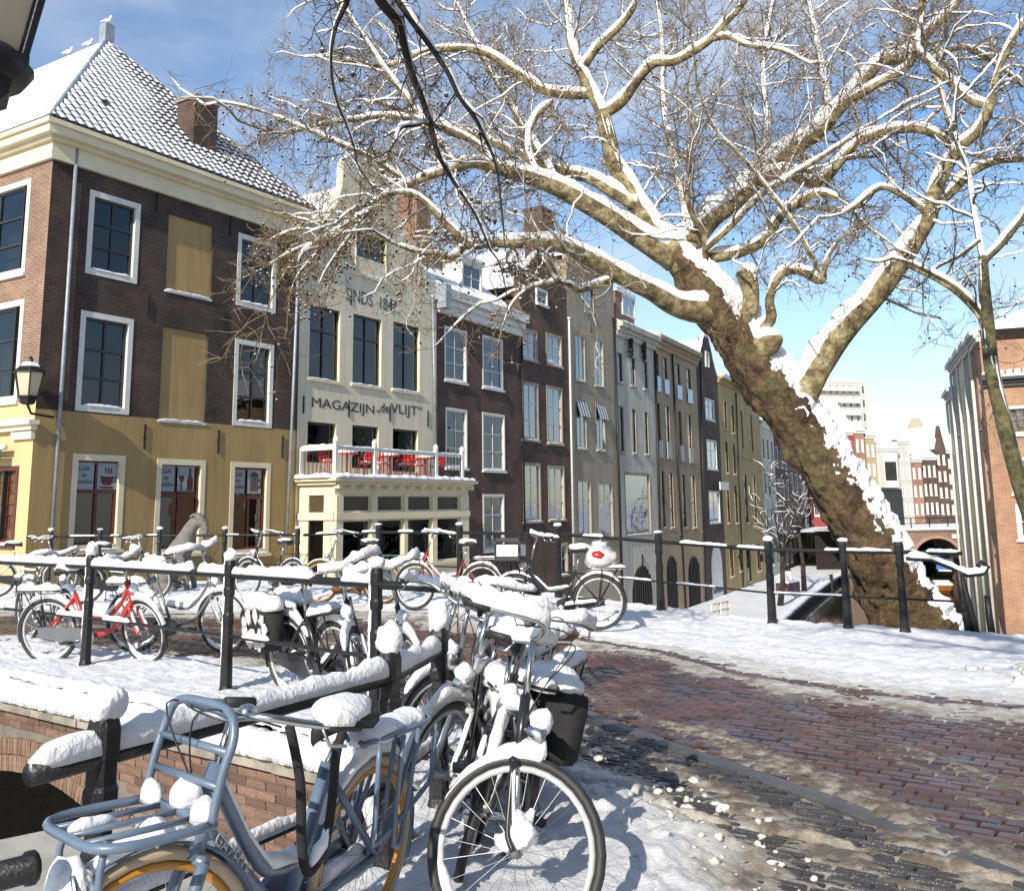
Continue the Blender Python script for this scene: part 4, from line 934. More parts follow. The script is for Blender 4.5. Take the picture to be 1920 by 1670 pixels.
# taller brown gabled house
h = House('gabled_brick_house', 'tall narrow brown brick house with pointed gable and white sashes', *BD['brown2'], WZ, zpt('brown2', 972, 560), 'brick_brown', 9)
for i, r_ in enumerate(((977, 612, 1008, 679), (1023, 622, 1054, 690), (978, 713, 1011, 827), (1024, 721, 1056, 834), (980, 866, 1015, 977), (1027, 872, 1060, 974), (1044, 1018, 1066, 1076))): h.win(*r_, cols=2, rows=(.36, .68) if i < 6 else (.5,), frame='grey_wall', sash='white_paint', fw=.1, glass='glass_bright', curtain=('sides', .22) if i > 1 else None)
h.finish(); zt = h.zt - WZ; gt = h.fp(1018, 480)[1]
gb = [(.01, zt), (h.W - .01, zt), (h.W - .01, zt + 1.2), (h.W * .66, gt), (h.W * .34, gt), (.01, zt + 1.2)]; MB().prism(gb, (0, .3)).build('gable', 'brick_brown', h.e)
u0, u1, z0, z1 = h.rect(1003, 539, 1024, 587); h.winr(u0, u1, max(z0, zt + .05), z1, cols=2, rows=(.5,), hole=False, y=-.08, rec=.07, fw=.06)
MB().snow([(.0, .1, zt + 1.2), (h.W * .34, .1, gt), (h.W * .66, .1, gt), (h.W, .1, zt + 1.2)], .2, .12, 0, 4).build('gable_snow', 'snow', h.e, True)
r_ = MB(); r_.v = [(0, .3, zt + .6), (h.W, .3, zt + .6), (h.W * .5, .3, gt - .1), (0, 9, zt + .6), (h.W, 9, zt + .6), (h.W * .5, 9, gt - .1)]; r_.f = [(0, 2, 5, 3), (2, 1, 4, 5)]; r_.build('roof', 'snow', h.e)
a = h.fp(1010, 396, 1.6); b = h.fp(1010, 480, 1.6); chimney(h, a[0], 1.6, b[1] - 1.5, a[1], .62, .5, 'brick_brown'); h.pipe((1064, 1073), 600, 1060, 'white_paint')
# grey plaster house
h = House('grey_plaster_house', 'grey-beige plastered canal house with striped awnings in its windows', *BD['grey'], WZ, zpt('grey', 1061, 486), 'grey_wall', 9)
for i, r_ in enumerate(((1095, 536, 1114, 590), (1077, 624, 1098, 717), (1113, 633, 1133, 727), (1079, 746, 1101, 843), (1116, 753, 1136, 846), (1082, 899, 1110, 1006), (1122, 904, 1151, 1008))):
    h.win(*r_, cols=1 if i == 0 else 2, rows=(.34,) if i else (), fw=.06, glass='glass_bright', curtain=('sides', .3) if i in (1, 2) else None, frame='grey_wall', sash='dark_sash' if i == 0 else 'white_paint')
    if i in (3, 4):
        u0, u1, z0, z1 = h.rect(*r_); aw = MB(); ab = MB()
        for k in range(8): (aw if k % 2 else ab).face([(lerp(u0, u1, k / 8), .01, z1 - .05), (lerp(u0, u1, (k + 1) / 8), .01, z1 - .05), (lerp(u0, u1, (k + 1) / 8), -.22, z1 - .85), (lerp(u0, u1, k / 8), -.22, z1 - .85)])
        aw.build('awning', 'white_paint', h.e); ab.build('awning_stripe', 'dark_sash', h.e)
h.finish(); zt = h.zt - WZ; MB().box(0, h.W, -.1, .2, zt, zt + .25).build('parapet', 'grey_wall', h.e); h.roof(zt + 1.0, 4, 'snow', .0, zt + .25); h.pipe((1149, 1166), 600, 1150, 'black_iron', .06); h.anchors([(1108, 610, 628)])
# white plaster house
h = House('white_plaster_house', 'off-white plastered canal house with two black hoist brackets and a dormer', *BD['white'], WZ, zpt('white', 1150, 628), 'white_wall', 9)
for i, r_ in enumerate(((1156, 659, 1168, 719), (1180, 667, 1192, 726), (1204, 675, 1215, 732), (1160, 760, 1171, 849), (1183, 765, 1194, 851), (1206, 771, 1217, 853))): h.win(*r_, cols=1, rows=(.4,), fw=.05, frame='grey_wall', sash='dark_sash', curtain=('sides', .3) if i % 2 else ('all', 0))
h.win(1170, 884, 1222, 1000, cols=1, rows=(), fw=.1, frame='grey_wall', sash='grey_wall', glass='glass_bright', curtain=('all', 0))
u0, u1, z0, z1 = h.rect(1184, 1063, 1225, 1170)
def arch_gate(h, u0, u1, z1, nm='cellar_gate', bars=True, mat='inside_shade'):
    m = MB(); r_ = (u1 - u0) / 2; c = (u0 + u1) / 2; pts = [(u0, 0), (u1, 0)] + [(c + r_ * math.cos(a * math.pi / 10), z1 - r_ + r_ * math.sin(a * math.pi / 10)) for a in range(11)]
    m.prism(pts, (-.02, .06)); o = m.build(nm, mat, h.e)
    if bars:
        b = MB()
        for i in range(1, 9): x = lerp(u0, u1, i / 9); b.tube([(x, -.05, 0), (x, -.05, z1 - r_ + math.sqrt(max(0, r_ * r_ - (x - c) ** 2)))], .03, 5)
        b.build('bars', 'black_iron', o)
arch_gate(h, u0, u1, z1); h.finish(); zt = h.zt - WZ; h.cornice(zt, .75, .5, 'white_wall'); h.roof(zt + 2.6, 4, 'snow', .4, zt + .75)
for x, ya, yb in ((1176, 639, 665), (1201, 646, 672)):
    u, za = h.fp(x, ya); _, zb_ = h.fp(x, yb); b = MB()
    for k in range(5): b.blob((u, -.2, lerp(zb_, za, k / 4)), (.16, .16, .14), 7, 5, .5, k)
    b.build('hoist_bracket', 'black_iron', h.e)
u0, u1, z0, z1 = h.rect(1165, 550, 1190, 600, .6); MB().box(u0 - .9, u1, .62, 3.2, z0 - .6, z1).build('dormer', 'brick_red', h.e); MB().box(u0 - .95, u1 + .1, .5, 3.3, z1, z1 + .22).build('dormer_snow', 'snow', h.e); h.winr(u0, u1, z0, z1, cols=2, rows=(), hole=False, y=.55, rec=.06, sill=False, glass='glass_bright'); h.pipe((1225, 1240), 650, 1160, 'black_iron', .06)
for x in (1163, 1203):
    u, z = h.fp(x, 1050); MB().tube([(u, -.04, z - .3), (u + .12, -.04, z), (u + .05, -.04, z + .3)], .04, 5).build('wall_anchor', 'black_iron', h.e)
# tan house
h = House('tan_double_house', 'tan plastered double canal house with blue glass balustrades and cellar arches', *BD['tan'], WZ, zpt('tan', 1228, 650), 'tan_wall', 9)
for i, r_ in enumerate(((1228, 659, 1237, 735), (1242, 667, 1253, 740), (1266, 679, 1277, 750), (1285, 688, 1297, 757))):
    h.win(*r_, cols=1, rows=(.35, .6), fw=.05, frame='tan_wall', sash='dark_sash', bar=.06); u0, u1, z0, z1 = h.rect(*r_); MB().box(u0, u1, -.1, -.08, z0, lerp(z0, z1, .38)).build('glass_balustrade', pm('blue_glass', (.4, .6, .8), None, 3, .12) if 'blue_glass' not in M else 'blue_glass', h.e)
for i, r_ in enumerate(((1230, 753, 1241, 858), (1246, 758, 1258, 860), (1271, 768, 1281, 865), (1288, 775, 1299, 868), (1238, 881, 1249, 989), (1253, 884, 1265, 989), (1277, 888, 1288, 989), (1295, 890, 1307, 989))):
    h.win(*r_, cols=1, rows=(.4, .68), fw=.05, frame='tan_wall', sash='dark_sash', bar=.06, glass='glass_bright')
    if i < 4: u0, u1, z0, z1 = h.rect(*r_); MB().box(u0, u1, -.1, -.08, z0, lerp(z0, z1, .3)).build('glass_balustrade', 'curtain', h.e)
for a, b in ((1249, 1273), (1289, 1316)): u0, u1, z0, z1 = h.rect(a, 1044, b, 1170); arch_gate(h, u0, min(u1, h.W - .05), z1)
h.finish(); zt = h.zt - WZ; h.cornice(zt, .75, .5, 'tan_wall'); h.roof(zt + 2.4, 4, 'snow', .4, zt + .75); h.pipe((1258, 1285), 665, 1160, 'black_iron', .06); h.pipe((1311, 1322), 680, 1160, 'black_iron', .05)
for zz in (h.fp(1270, 1000)[1], h.fp(1270, 870)[1]): MB().box(0.02, h.W - .02, -.06, 0, zz - .08, zz).build('string_course', 'tan_wall', h.e)
# narrow brown house with sign
h = House('narrow_brick_house', 'very narrow dark brick house with white sign board and arched door', *BD['brown3'], WZ, zpt('brown3', 1312, 690), 'brick_brown', 9)
for r_ in ((1321, 745, 1340, 790), (1324, 823, 1345, 881), (1328, 920, 1351, 979)): h.win(*r_, cols=2, rows=(.34,), fw=.08, glass='glass_bright')
u0, u1, z0, z1 = h.rect(1337, 903, 1354, 919); MB().box(u0, u1, -.5, -.42, z0, z1).build('sign_board', 'white_paint', h.e)
u0, u1, z0, z1 = h.rect(1332, 1022, 1357, 1130); arch_gate(h, u0, u1, z1, 'arched_door', False, 'white_paint'); MB().box(u0 + .2, u1 - .2, -.04, -.02, .3, (z1 - u1 + u0) * .9).build('door_leaf', 'dark_sash', h.e)
h.finish(); zt = h.zt - WZ; MB().prism([(.01, zt), (h.W - .01, zt), (h.W * .62, zt + 2.6), (h.W * .4, zt + 2.6)], (0, .3)).build('gable', 'brick_brown', h.e); h.winr(h.W * .42, h.W * .58, zt + .4, zt + 1.5, cols=1, rows=(), hole=False, y=-.08, rec=.07, sill=False)
MB().snow([(.0, .1, zt), (h.W * .4, .1, zt + 2.6), (h.W * .62, .1, zt + 2.6), (h.W, .1, zt)], .2, .12, 0, 4).build('gable_snow', 'snow', h.e, True); r_ = MB(); r_.v = [(0, .3, zt), (h.W, .3, zt), (h.W * .5, .3, zt + 2.4), (0, 9, zt), (h.W, 9, zt), (h.W * .5, 9, zt + 2.4)]; r_.f = [(0, 2, 5, 3), (2, 1, 4, 5)]; r_.build('roof', 'snow', h.e)
# ochre pair
h = House('ochre_double_house', 'ochre plastered double canal house with slim dark windows', *BD['yellow'], WZ, zpt('yellow', 1352, 716), 'ochre_wall', 9)
for r_ in ((1356, 750, 1364, 806), (1370, 757, 1378, 814), (1388, 768, 1395, 843), (1406, 776, 1413, 848), (1359, 826, 1367, 888), (1373, 830, 1381, 890), (1361, 907, 1370, 981), (1376, 908, 1385, 981), (1393, 888, 1404, 981), (1410, 892, 1421, 981), (1367, 1022, 1377, 1080), (1384, 1022, 1393, 1070), (1398, 1022, 1410, 1090), (1418, 1020, 1428, 1070)): h.win(*r_, cols=1, rows=(.4, .68), fw=.05, frame='ochre_wall', sash='dark_sash', bar=.06)
h.finish(); zt = h.zt - WZ; h.cornice(zt - .0, .45, .4, 'ochre_wall'); h.roof(zt + 2.8, 3.6, 'snow', .4, zt + .45); h.pipe((1378, 1392), 740, 1100, 'black_iron', .05)
for zz in (h.fp(1410, 860)[1], h.fp(1410, 990)[1]): MB().box(h.W * .48, h.W - .02, -.08, 0, zz - .1, zz).build('string_course', 'ochre_wall', h.e)
u0, u1, z0, z1 = h.rect(1356, 700, 1372, 722, .6); MB().box(u0, u1, .5, 2.5, z0, z1).build('dormer', 'zinc', h.e)
for x in (1380, 1420):
    u, z = h.fp(x, 1045); o = MB().lathe([(.02, -.35), (.12, -.3), (.18, .15), (.05, .3)], (u, -.35, z), 6).build('wall_lantern', 'black_iron', h.e)
# simple far end of the row, mostly behind the trunk
def gen_house(name, label, key, ytop, wall, cols, rows, sash='dark_sash', cat='house', dy=.7):
    p0, p1 = BD[key]; h = House(name, label, p0, p1, WZ, ytop, wall, 8, cat); Hh = ytop - WZ; z = Hh - .9
    for r_ in range(rows):
        for c in range(cols):
            w_ = h.W / cols; u0 = c * w_ + w_ * .28; h.winr(u0, u0 + w_ * .44, z - 1.9, z, cols=1 if w_ < 2 else 2, rows=(.4,), fw=.07, sash=sash, frame='white_paint', snow=False)
        z -= 3.0
    h.finish(); h.cornice(Hh, .5, .35); h.roof(Hh + 2.2, 4, 'snow', .3, Hh + .5); return h
gen_house('white_canal_house', 'plain white canal house just left of the leaning trunk', 'white2', 8.2, 'white_wall', 3, 4)
gen_house('dark_canal_house', 'dark brick canal house with wall box behind the wharf trees', 'dark1', 7.8, 'brick_dark', 3, 4)
gen_house('red_canal_house', 'dark red brick canal house half hidden by the trunk', 'dark2', 8.6, 'brick_brown', 3, 4)
gen_house('pale_canal_house', 'pale plastered canal house behind the trunk near the wharf', 'pale', 8.0, 'white_wall', 4, 4)
gen_house('end_canal_house', 'dark brick house ending the left canal row', 'dark3', 8.4, 'brick_dark', 4, 4)
# ================================================================== TREES
def barkmat(name, c_a, c_b, c_c, sc_, bump, bs):
    m, t, b = _new(name); n = t.nodes; l = t.links.new
    tcn = n.new('ShaderNodeTexCoord'); a = n.new('ShaderNodeTexNoise'); a.inputs['Scale'].default_value = sc_; a.inputs['Detail'].default_value = 6; a.inputs['Roughness'].default_value = .6; l(tcn.outputs['Object'], a.inputs[0])
    r_ = n.new('ShaderNodeValToRGB'); e = r_.color_ramp.elements; e[0].position = .39; e[0].color = c4(c_a); e[1].position = .61; e[1].color = c4(c_c); k = e.new(.5); k.color = c4(c_b); l(a.outputs[0], r_.inputs[0])
    f = n.new('ShaderNodeTexNoise'); f.inputs['Scale'].default_value = bs; f.inputs['Detail'].default_value = 8; f.inputs['Roughness'].default_value = .7; l(tcn.outputs['Object'], f.inputs[0])
    mr = n.new('ShaderNodeMapRange'); mr.inputs[1].default_value = .25; mr.inputs[2].default_value = .75; mr.inputs[3].default_value = .3; mr.inputs[4].default_value = 1.6; l(f.outputs[0], mr.inputs[0])  # bump noise also darkens the colour, painting shade into the crevices
    hv = n.new('ShaderNodeHueSaturation'); l(mr.outputs[0], hv.inputs['Value']); l(r_.outputs[0], hv.inputs['Color']); l(hv.outputs[0], b.inputs['Base Color'])
    bb = n.new('ShaderNodeBump'); bb.inputs['Strength'].default_value = bump; bb.inputs['Distance'].default_value = .07; l(f.outputs[0], bb.inputs['Height']); l(bb.outputs[0], b.inputs['Normal']); b.inputs['Roughness'].default_value = .85
barkmat('bark_trunk', (.075, .045, .024), (.16, .1, .052), (.13, .105, .045), 2.2, 1.0, 9)
_t = M['bark_trunk'].node_tree; _l = _t.links.new; _p = _t.nodes['Principled BSDF']; _tc = _t.nodes.new('ShaderNodeTexCoord'); _wn = _t.nodes.new('ShaderNodeTexNoise'); _wn.inputs['Scale'].default_value = 3; _l(_tc.outputs['Object'], _wn.inputs[0])
_ma = _t.nodes.new('ShaderNodeMix'); _ma.data_type = 'RGBA'; _ma.inputs[0].default_value = .55; _l(_tc.outputs['Object'], _ma.inputs[6]); _l(_wn.outputs['Color'], _ma.inputs[7]); _vo = _t.nodes.new('ShaderNodeTexVoronoi'); _vo.feature = 'DISTANCE_TO_EDGE'; _vo.inputs['Scale'].default_value = 10; _l(_ma.outputs[2], _vo.inputs['Vector'])
_mr = _t.nodes.new('ShaderNodeMapRange'); _mr.inputs[2].default_value = .16; _mr.inputs[3].default_value = .68; _mr.inputs[4].default_value = 1.05; _l(_vo.outputs['Distance'], _mr.inputs[0]); _hv = _t.nodes.new('ShaderNodeHueSaturation'); _src = _p.inputs['Base Color'].links[0].from_socket; _l(_src, _hv.inputs['Color']); _l(_mr.outputs[0], _hv.inputs['Value']); _l(_hv.outputs[0], _p.inputs['Base Color'])  # cracks darkened in the colour to deepen the relief with painted shade
_bp = _t.nodes.new('ShaderNodeBump'); _bp.inputs['Strength'].default_value = .3; _bp.inputs['Distance'].default_value = .05; _l(_mr.outputs[0], _bp.inputs['Height']); _l(_p.inputs['Normal'].links[0].from_socket, _bp.inputs['Normal']); _l(_bp.outputs[0], _p.inputs['Normal'])
barkmat('bark_limb', (.12, .085, .042), (.26, .205, .095), (.4, .34, .2), 5.5, .6, 16)
barkmat('bark_moss', (.05, .045, .025), (.11, .1, .04), (.14, .13, .06), 4, .6, 16)
barkmat('bark_dark', (.02, .016, .013), (.035, .028, .022), (.05, .04, .03), 3, .5, 14)
pm('twig', (.25, .18, .1), (.15, .105, .06), 6, .8)
pm('twig_dark', (.035, .028, .022), (.06, .045, .032), 6, .8)
pm('seed_ball', (.05, .03, .02), (.08, .05, .03), 30, .9)
rt = random.Random(77)
class Tree:
    def __init__(s, name, label, base, limbmat='bark_limb', twigmat='twig'):
        s.e = empty(name, base, 0, label, 'tree'); s.b = V(base); s.tw = MB(); s.br = MB(); s.sn = MB(); s.ball = MB(); s.bsn = MB(); s.lm, s.tm = limbmat, twigmat
    def loc(s, pts): return [p - s.b for p in pts]
    def limb(s, spec, n=4, sides=9, name='limb', mat=None, wob=.25, snow=.9, build=True):
        """spec: (px, py, depth, radius px) along the limb"""
        c = catmull(spec, n); P = []; Rr_ = []
        for x, y, d, r_ in c:
            P.append(at_y(x, y, d)); Rr_.append(max(.008, r_ * d / F * .8))
        for i in range(1, len(P)):
            q = P[i]; P[i] = q + V((mnoise.noise(q * 1.3), mnoise.noise(q * 1.3 + V((5, 0, 0))), mnoise.noise(q * 1.3 + V((0, 7, 0))))) * Rr_[i] * wob
            Rr_[i] *= 1 + .13 * mnoise.noise(q * 2.1)
        if build: MB().tube(s.loc(P), Rr_, sides).build(name, mat or s.lm, s.e, True)
        if snow: s.snow_on(P, Rr_, snow)
        return P, Rr_
    def snow_on(s, P, Rr_, k=.9, na=7):
        """shell of snow lying on the upper side; sinks under the bark where it has fallen off"""
        m = s.sn; i0 = len(m.v); n = len(P)
        for i, p in enumerate(P):
            t = (P[min(i + 1, n - 1)] - P[max(i - 1, 0)]).normalized(); hz = math.sqrt(max(0, 1 - t.z ** 2)); sd = V((t.y, -t.x, 0))
            if sd.length < 1e-3: sd = V((1, 0, 0))
            sd.normalize(); up = sd.cross(t); up = up if up.z > 0 else -up; r_ = Rr_[i]
            th = (.55 * r_ + .022) * k * smoothstep(.25, .75, hz); e = 1 if 0 < i < n - 1 else .0
            for a in range(na + 1):
                an = lerp(-1.15, 1.15, a / na); d = up * math.cos(an) + sd * math.sin(an); nz_ = mnoise.noise(p * 3.1 + d * .5) * .5 + mnoise.noise(p * 9 + d) * .3
                tt = th * (max(0, math.cos(an * 1.32)) ** .6 * 1.5 - .42 + nz_) * e - .02 * r_ * (1 - e) - (.03 * r_)
                if tt < 0: tt = max(tt, -.3 * r_)
                q = p + d * (r_ + tt) - s.b; m.v.append((q.x, q.y, q.z))
        w_ = na + 1
        for i in range(n - 1):
            for a in range(na): k_ = i0 + i * w_ + a; m.f.append((k_, k_ + w_, k_ + w_ + 1, k_ + 1))
    def wand(s, p, d, L_, r0, r1, n, wig, grav, mb, sides):
        pts = [p]; d = d.normalized()
        for i in range(n):
            d = (d + V((rt.gauss(0, wig), rt.gauss(0, wig), rt.gauss(0, wig) + grav))).normalized(); pts.append(pts[-1] + d * (L_ / n))
        rr_ = [lerp(r0, r1, i / n) for i in range(n + 1)]; mb.tube(s.loc(pts), rr_, sides, False); return pts, rr_
    def sprout(s, P, Rr_, dens=3.5, lo=.2, bl=(1.0, 2.2), out=None, grav=.02, twigs=4, sub=5, rmax=.04, zmin=None, balls=.12, snowy=True, keep=None):
        L_ = sum((b - a).length for a, b in zip(P, P[1:])); n = max(1, int(L_ * dens)); acc = [0]
        for a, b in zip(P, P[1:]): acc.append(acc[-1] + (b - a).length)
        for k in range(n):
            f = lo + (1 - lo) * (k + rt.random()) / n; q = f * L_; i = 0
            while i < len(P) - 2 and acc[i + 1] < q: i += 1
            t_ = (q - acc[i]) / max(1e-6, acc[i + 1] - acc[i]); p = P[i].lerp(P[i + 1], t_); ax = (P[i + 1] - P[i]).normalized(); r_ = lerp(Rr_[i], Rr_[i + 1], t_)
            d = V((rt.gauss(0, 1), rt.gauss(0, 1), rt.gauss(.25, 1))); d = (d - ax * d.dot(ax)).normalized() + ax * rt.uniform(.1, .9)
            if out is not None: d += out * rt.uniform(.2, 1)
            if keep and not keep(p, d): continue
            s.branch(p, d, rt.uniform(*bl) * (1 - .35 * f), min(r_ * .5, rmax) * rt.uniform(.5, 1), grav, sub, twigs, balls, snowy)
        # the tip goes on as a spray
        s.branch(P[-1], (P[-1] - P[-3]).normalized(), rt.uniform(*bl), min(Rr_[-1], rmax), grav, sub + 2, twigs, balls, snowy)
    def branch(s, p, d, L_, r_, grav, sub, twigs, balls, snowy):
        pts, rr_ = s.wand(p, d, L_, r_, r_ * .3, 7, .24, grav, s.br, 5)
        if snowy and r_ > .0085 and rt.random() < .75: s.snow_on(pts, rr_, .85, 4)
        for j in range(sub):
            i = rt.randint(1, 7); ax = (pts[min(i + 1, 7)] - pts[i - 1]).normalized(); dd = V((rt.gauss(0, 1), rt.gauss(0, 1), rt.gauss(.1, 1))).normalized() * .9 + ax * rt.uniform(.3, 1)
            l2 = L_ * rt.uniform(.25, .55); r2 = max(.004, rr_[i] * .6); p2, q2 = s.wand(pts[i], dd, l2, r2, max(.003, r2 * .45), 5, .3, grav * 1.4, s.tw, 3)
            if snowy and rt.random() < .16: s.twig_snow(p2, q2)
            for w_ in range(twigs):
                i2 = rt.randint(1, 5); dd2 = V((rt.gauss(0, 1), rt.gauss(0, 1), rt.gauss(.1, 1))).normalized() + (p2[min(i2 + 1, 5)] - p2[i2 - 1]).normalized() * .7
                p3, _ = s.wand(p2[i2], dd2, l2 * rt.uniform(.3, .7), .0042, .0024, 3, .3, grav, s.tw, 3)
                if rt.random() < balls: s.seed(p3[-1])
    def twig_snow(s, P, Rr_):
        q = [p + V((0, 0, r_ * 1.1)) for p, r_ in zip(P, Rr_)]; s.sn.tube(s.loc(q), [r_ * 1.05 for r_ in Rr_], 3, False)
    def seed(s, p):
        h = rt.uniform(.08, .16); q = p - V((0, 0, h)) - s.b; s.tw.tube([p - s.b, q], .002, 3, False); s.ball.blob(q - V((0, 0, .016)), .019, 6, 4, .1); s.bsn.blob(q + V((0, 0, .0)), (.015, .015, .009), 5, 3, .1)
    def done(s):
        for mb, nm, mt, sm in ((s.br, 'branches', s.lm, True), (s.tw, 'twigs', s.tm, False), (s.sn, 'snow', 'snow_tree', True), (s.ball, 'seed_balls', 'seed_ball', True), (s.bsn, 'seed_ball_snow', 'snow_tree', True)):
            if mb.v: o = mb.build(nm, mt, s.e, sm); o['kind'] = 'stuff'

TD = 15.0
tr = Tree('plane_tree', 'huge snow-laden plane tree leaning over the canal', at_y(2010, 1640, 17.4))
# trunk: gnarled, leaning left
tspec = [(2030, 1690, 17.4, 120), (1930, 1500, 17.0, 104), (1810, 1300, 16.4, 92), (1715, 1170, 15.9, 84), (1655, 1070, 15.6, 74), (1612, 980, 15.4, 66), (1562, 895, 15.3, 63), (1500, 800, 15.2, 63), (1440, 715, 15.1, 63), (1390, 635, 15.0, 62), (1342, 570, 15.0, 58), (1300, 510, 15.0, 46), (1262, 468, 15.0, 30)]
c = catmull(tspec, 12); TP = [at_y(x, y, d) for x, y, d, r_ in c]; TR = [r_ * d / F * .86 for x, y, d, r_ in c]
tm = MB(); n = 64
def tshape(p, d, r_, i):
    g = fbm(p * 1.1 + d * 1.1, 4) * .17 + abs(mnoise.noise(p * 2.3 + d * 2.6)) * .34 + (abs(fbm(V((p.x * 4, p.y * 4, p.z * 6)) + d * 5, 3)) ** .7) * .17 - .22
    return r_ * (1 + g)
sdv = None; frames = []
for i, p in enumerate(TP):
    t = (TP[min(i + 1, len(TP) - 1)] - TP[max(i - 1, 0)]).normalized(); sd = V((t.y, -t.x, 0)).normalized(); up = sd.cross(t); up = up if up.z > 0 else -up; frames.append((t, sd, up))
    for a in range(n):
        an = 2 * math.pi * a / n; d = up * math.cos(an) + sd * math.sin(an); q = p + d * tshape(p, d, TR[i], i) - tr.b; tm.v.append(tuple(q))
for i in range(len(TP) - 1):
    for a in range(n): b = (a + 1) % n; tm.f.append((i * n + a, i * n + b, i * n + n + b, i * n + n + a))
tm.build('trunk', 'bark_trunk', tr.e, True)
# ragged snow stuck to the upper side of the trunk
i0 = len(tr.sn.v); na = 64; st_ = 3; fine = []
for i in range(len(TP) - 1):
    for k in range(st_): fine.append((i, k / st_))
for i, f in fine:
    p = TP[i].lerp(TP[i + 1], f); t, sd, up = frames[i]; r_ = lerp(TR[i], TR[i + 1], f)
    for a in range(na + 1):
        an = lerp(-1.9, 1.9, a / na); d = up * math.cos(an) + sd * math.sin(an)
        cov = math.cos(min(1.57, abs(an + .28) * .92)) * 1.2 - .55; nz_ = fbm(p * 1.7 + d * 1.7, 3) * .4 + fbm(V((p.x * 5, p.y * 5, p.z * 9)) + d * 5, 5) * .32
        v_ = cov + nz_; th = min(.045, .14 * v_) if v_ > 0 else max(-.12, .8 * v_)
        q = p + d * (tshape(p, d, r_, i) + th) - tr.b; tr.sn.v.append(tuple(q))
w_ = na + 1
for i in range(len(fine) - 1):
    for a in range(na): k_ = i0 + i * w_ + a; tr.sn.f.append((k_, k_ + w_, k_ + w_ + 1, k_ + 1))
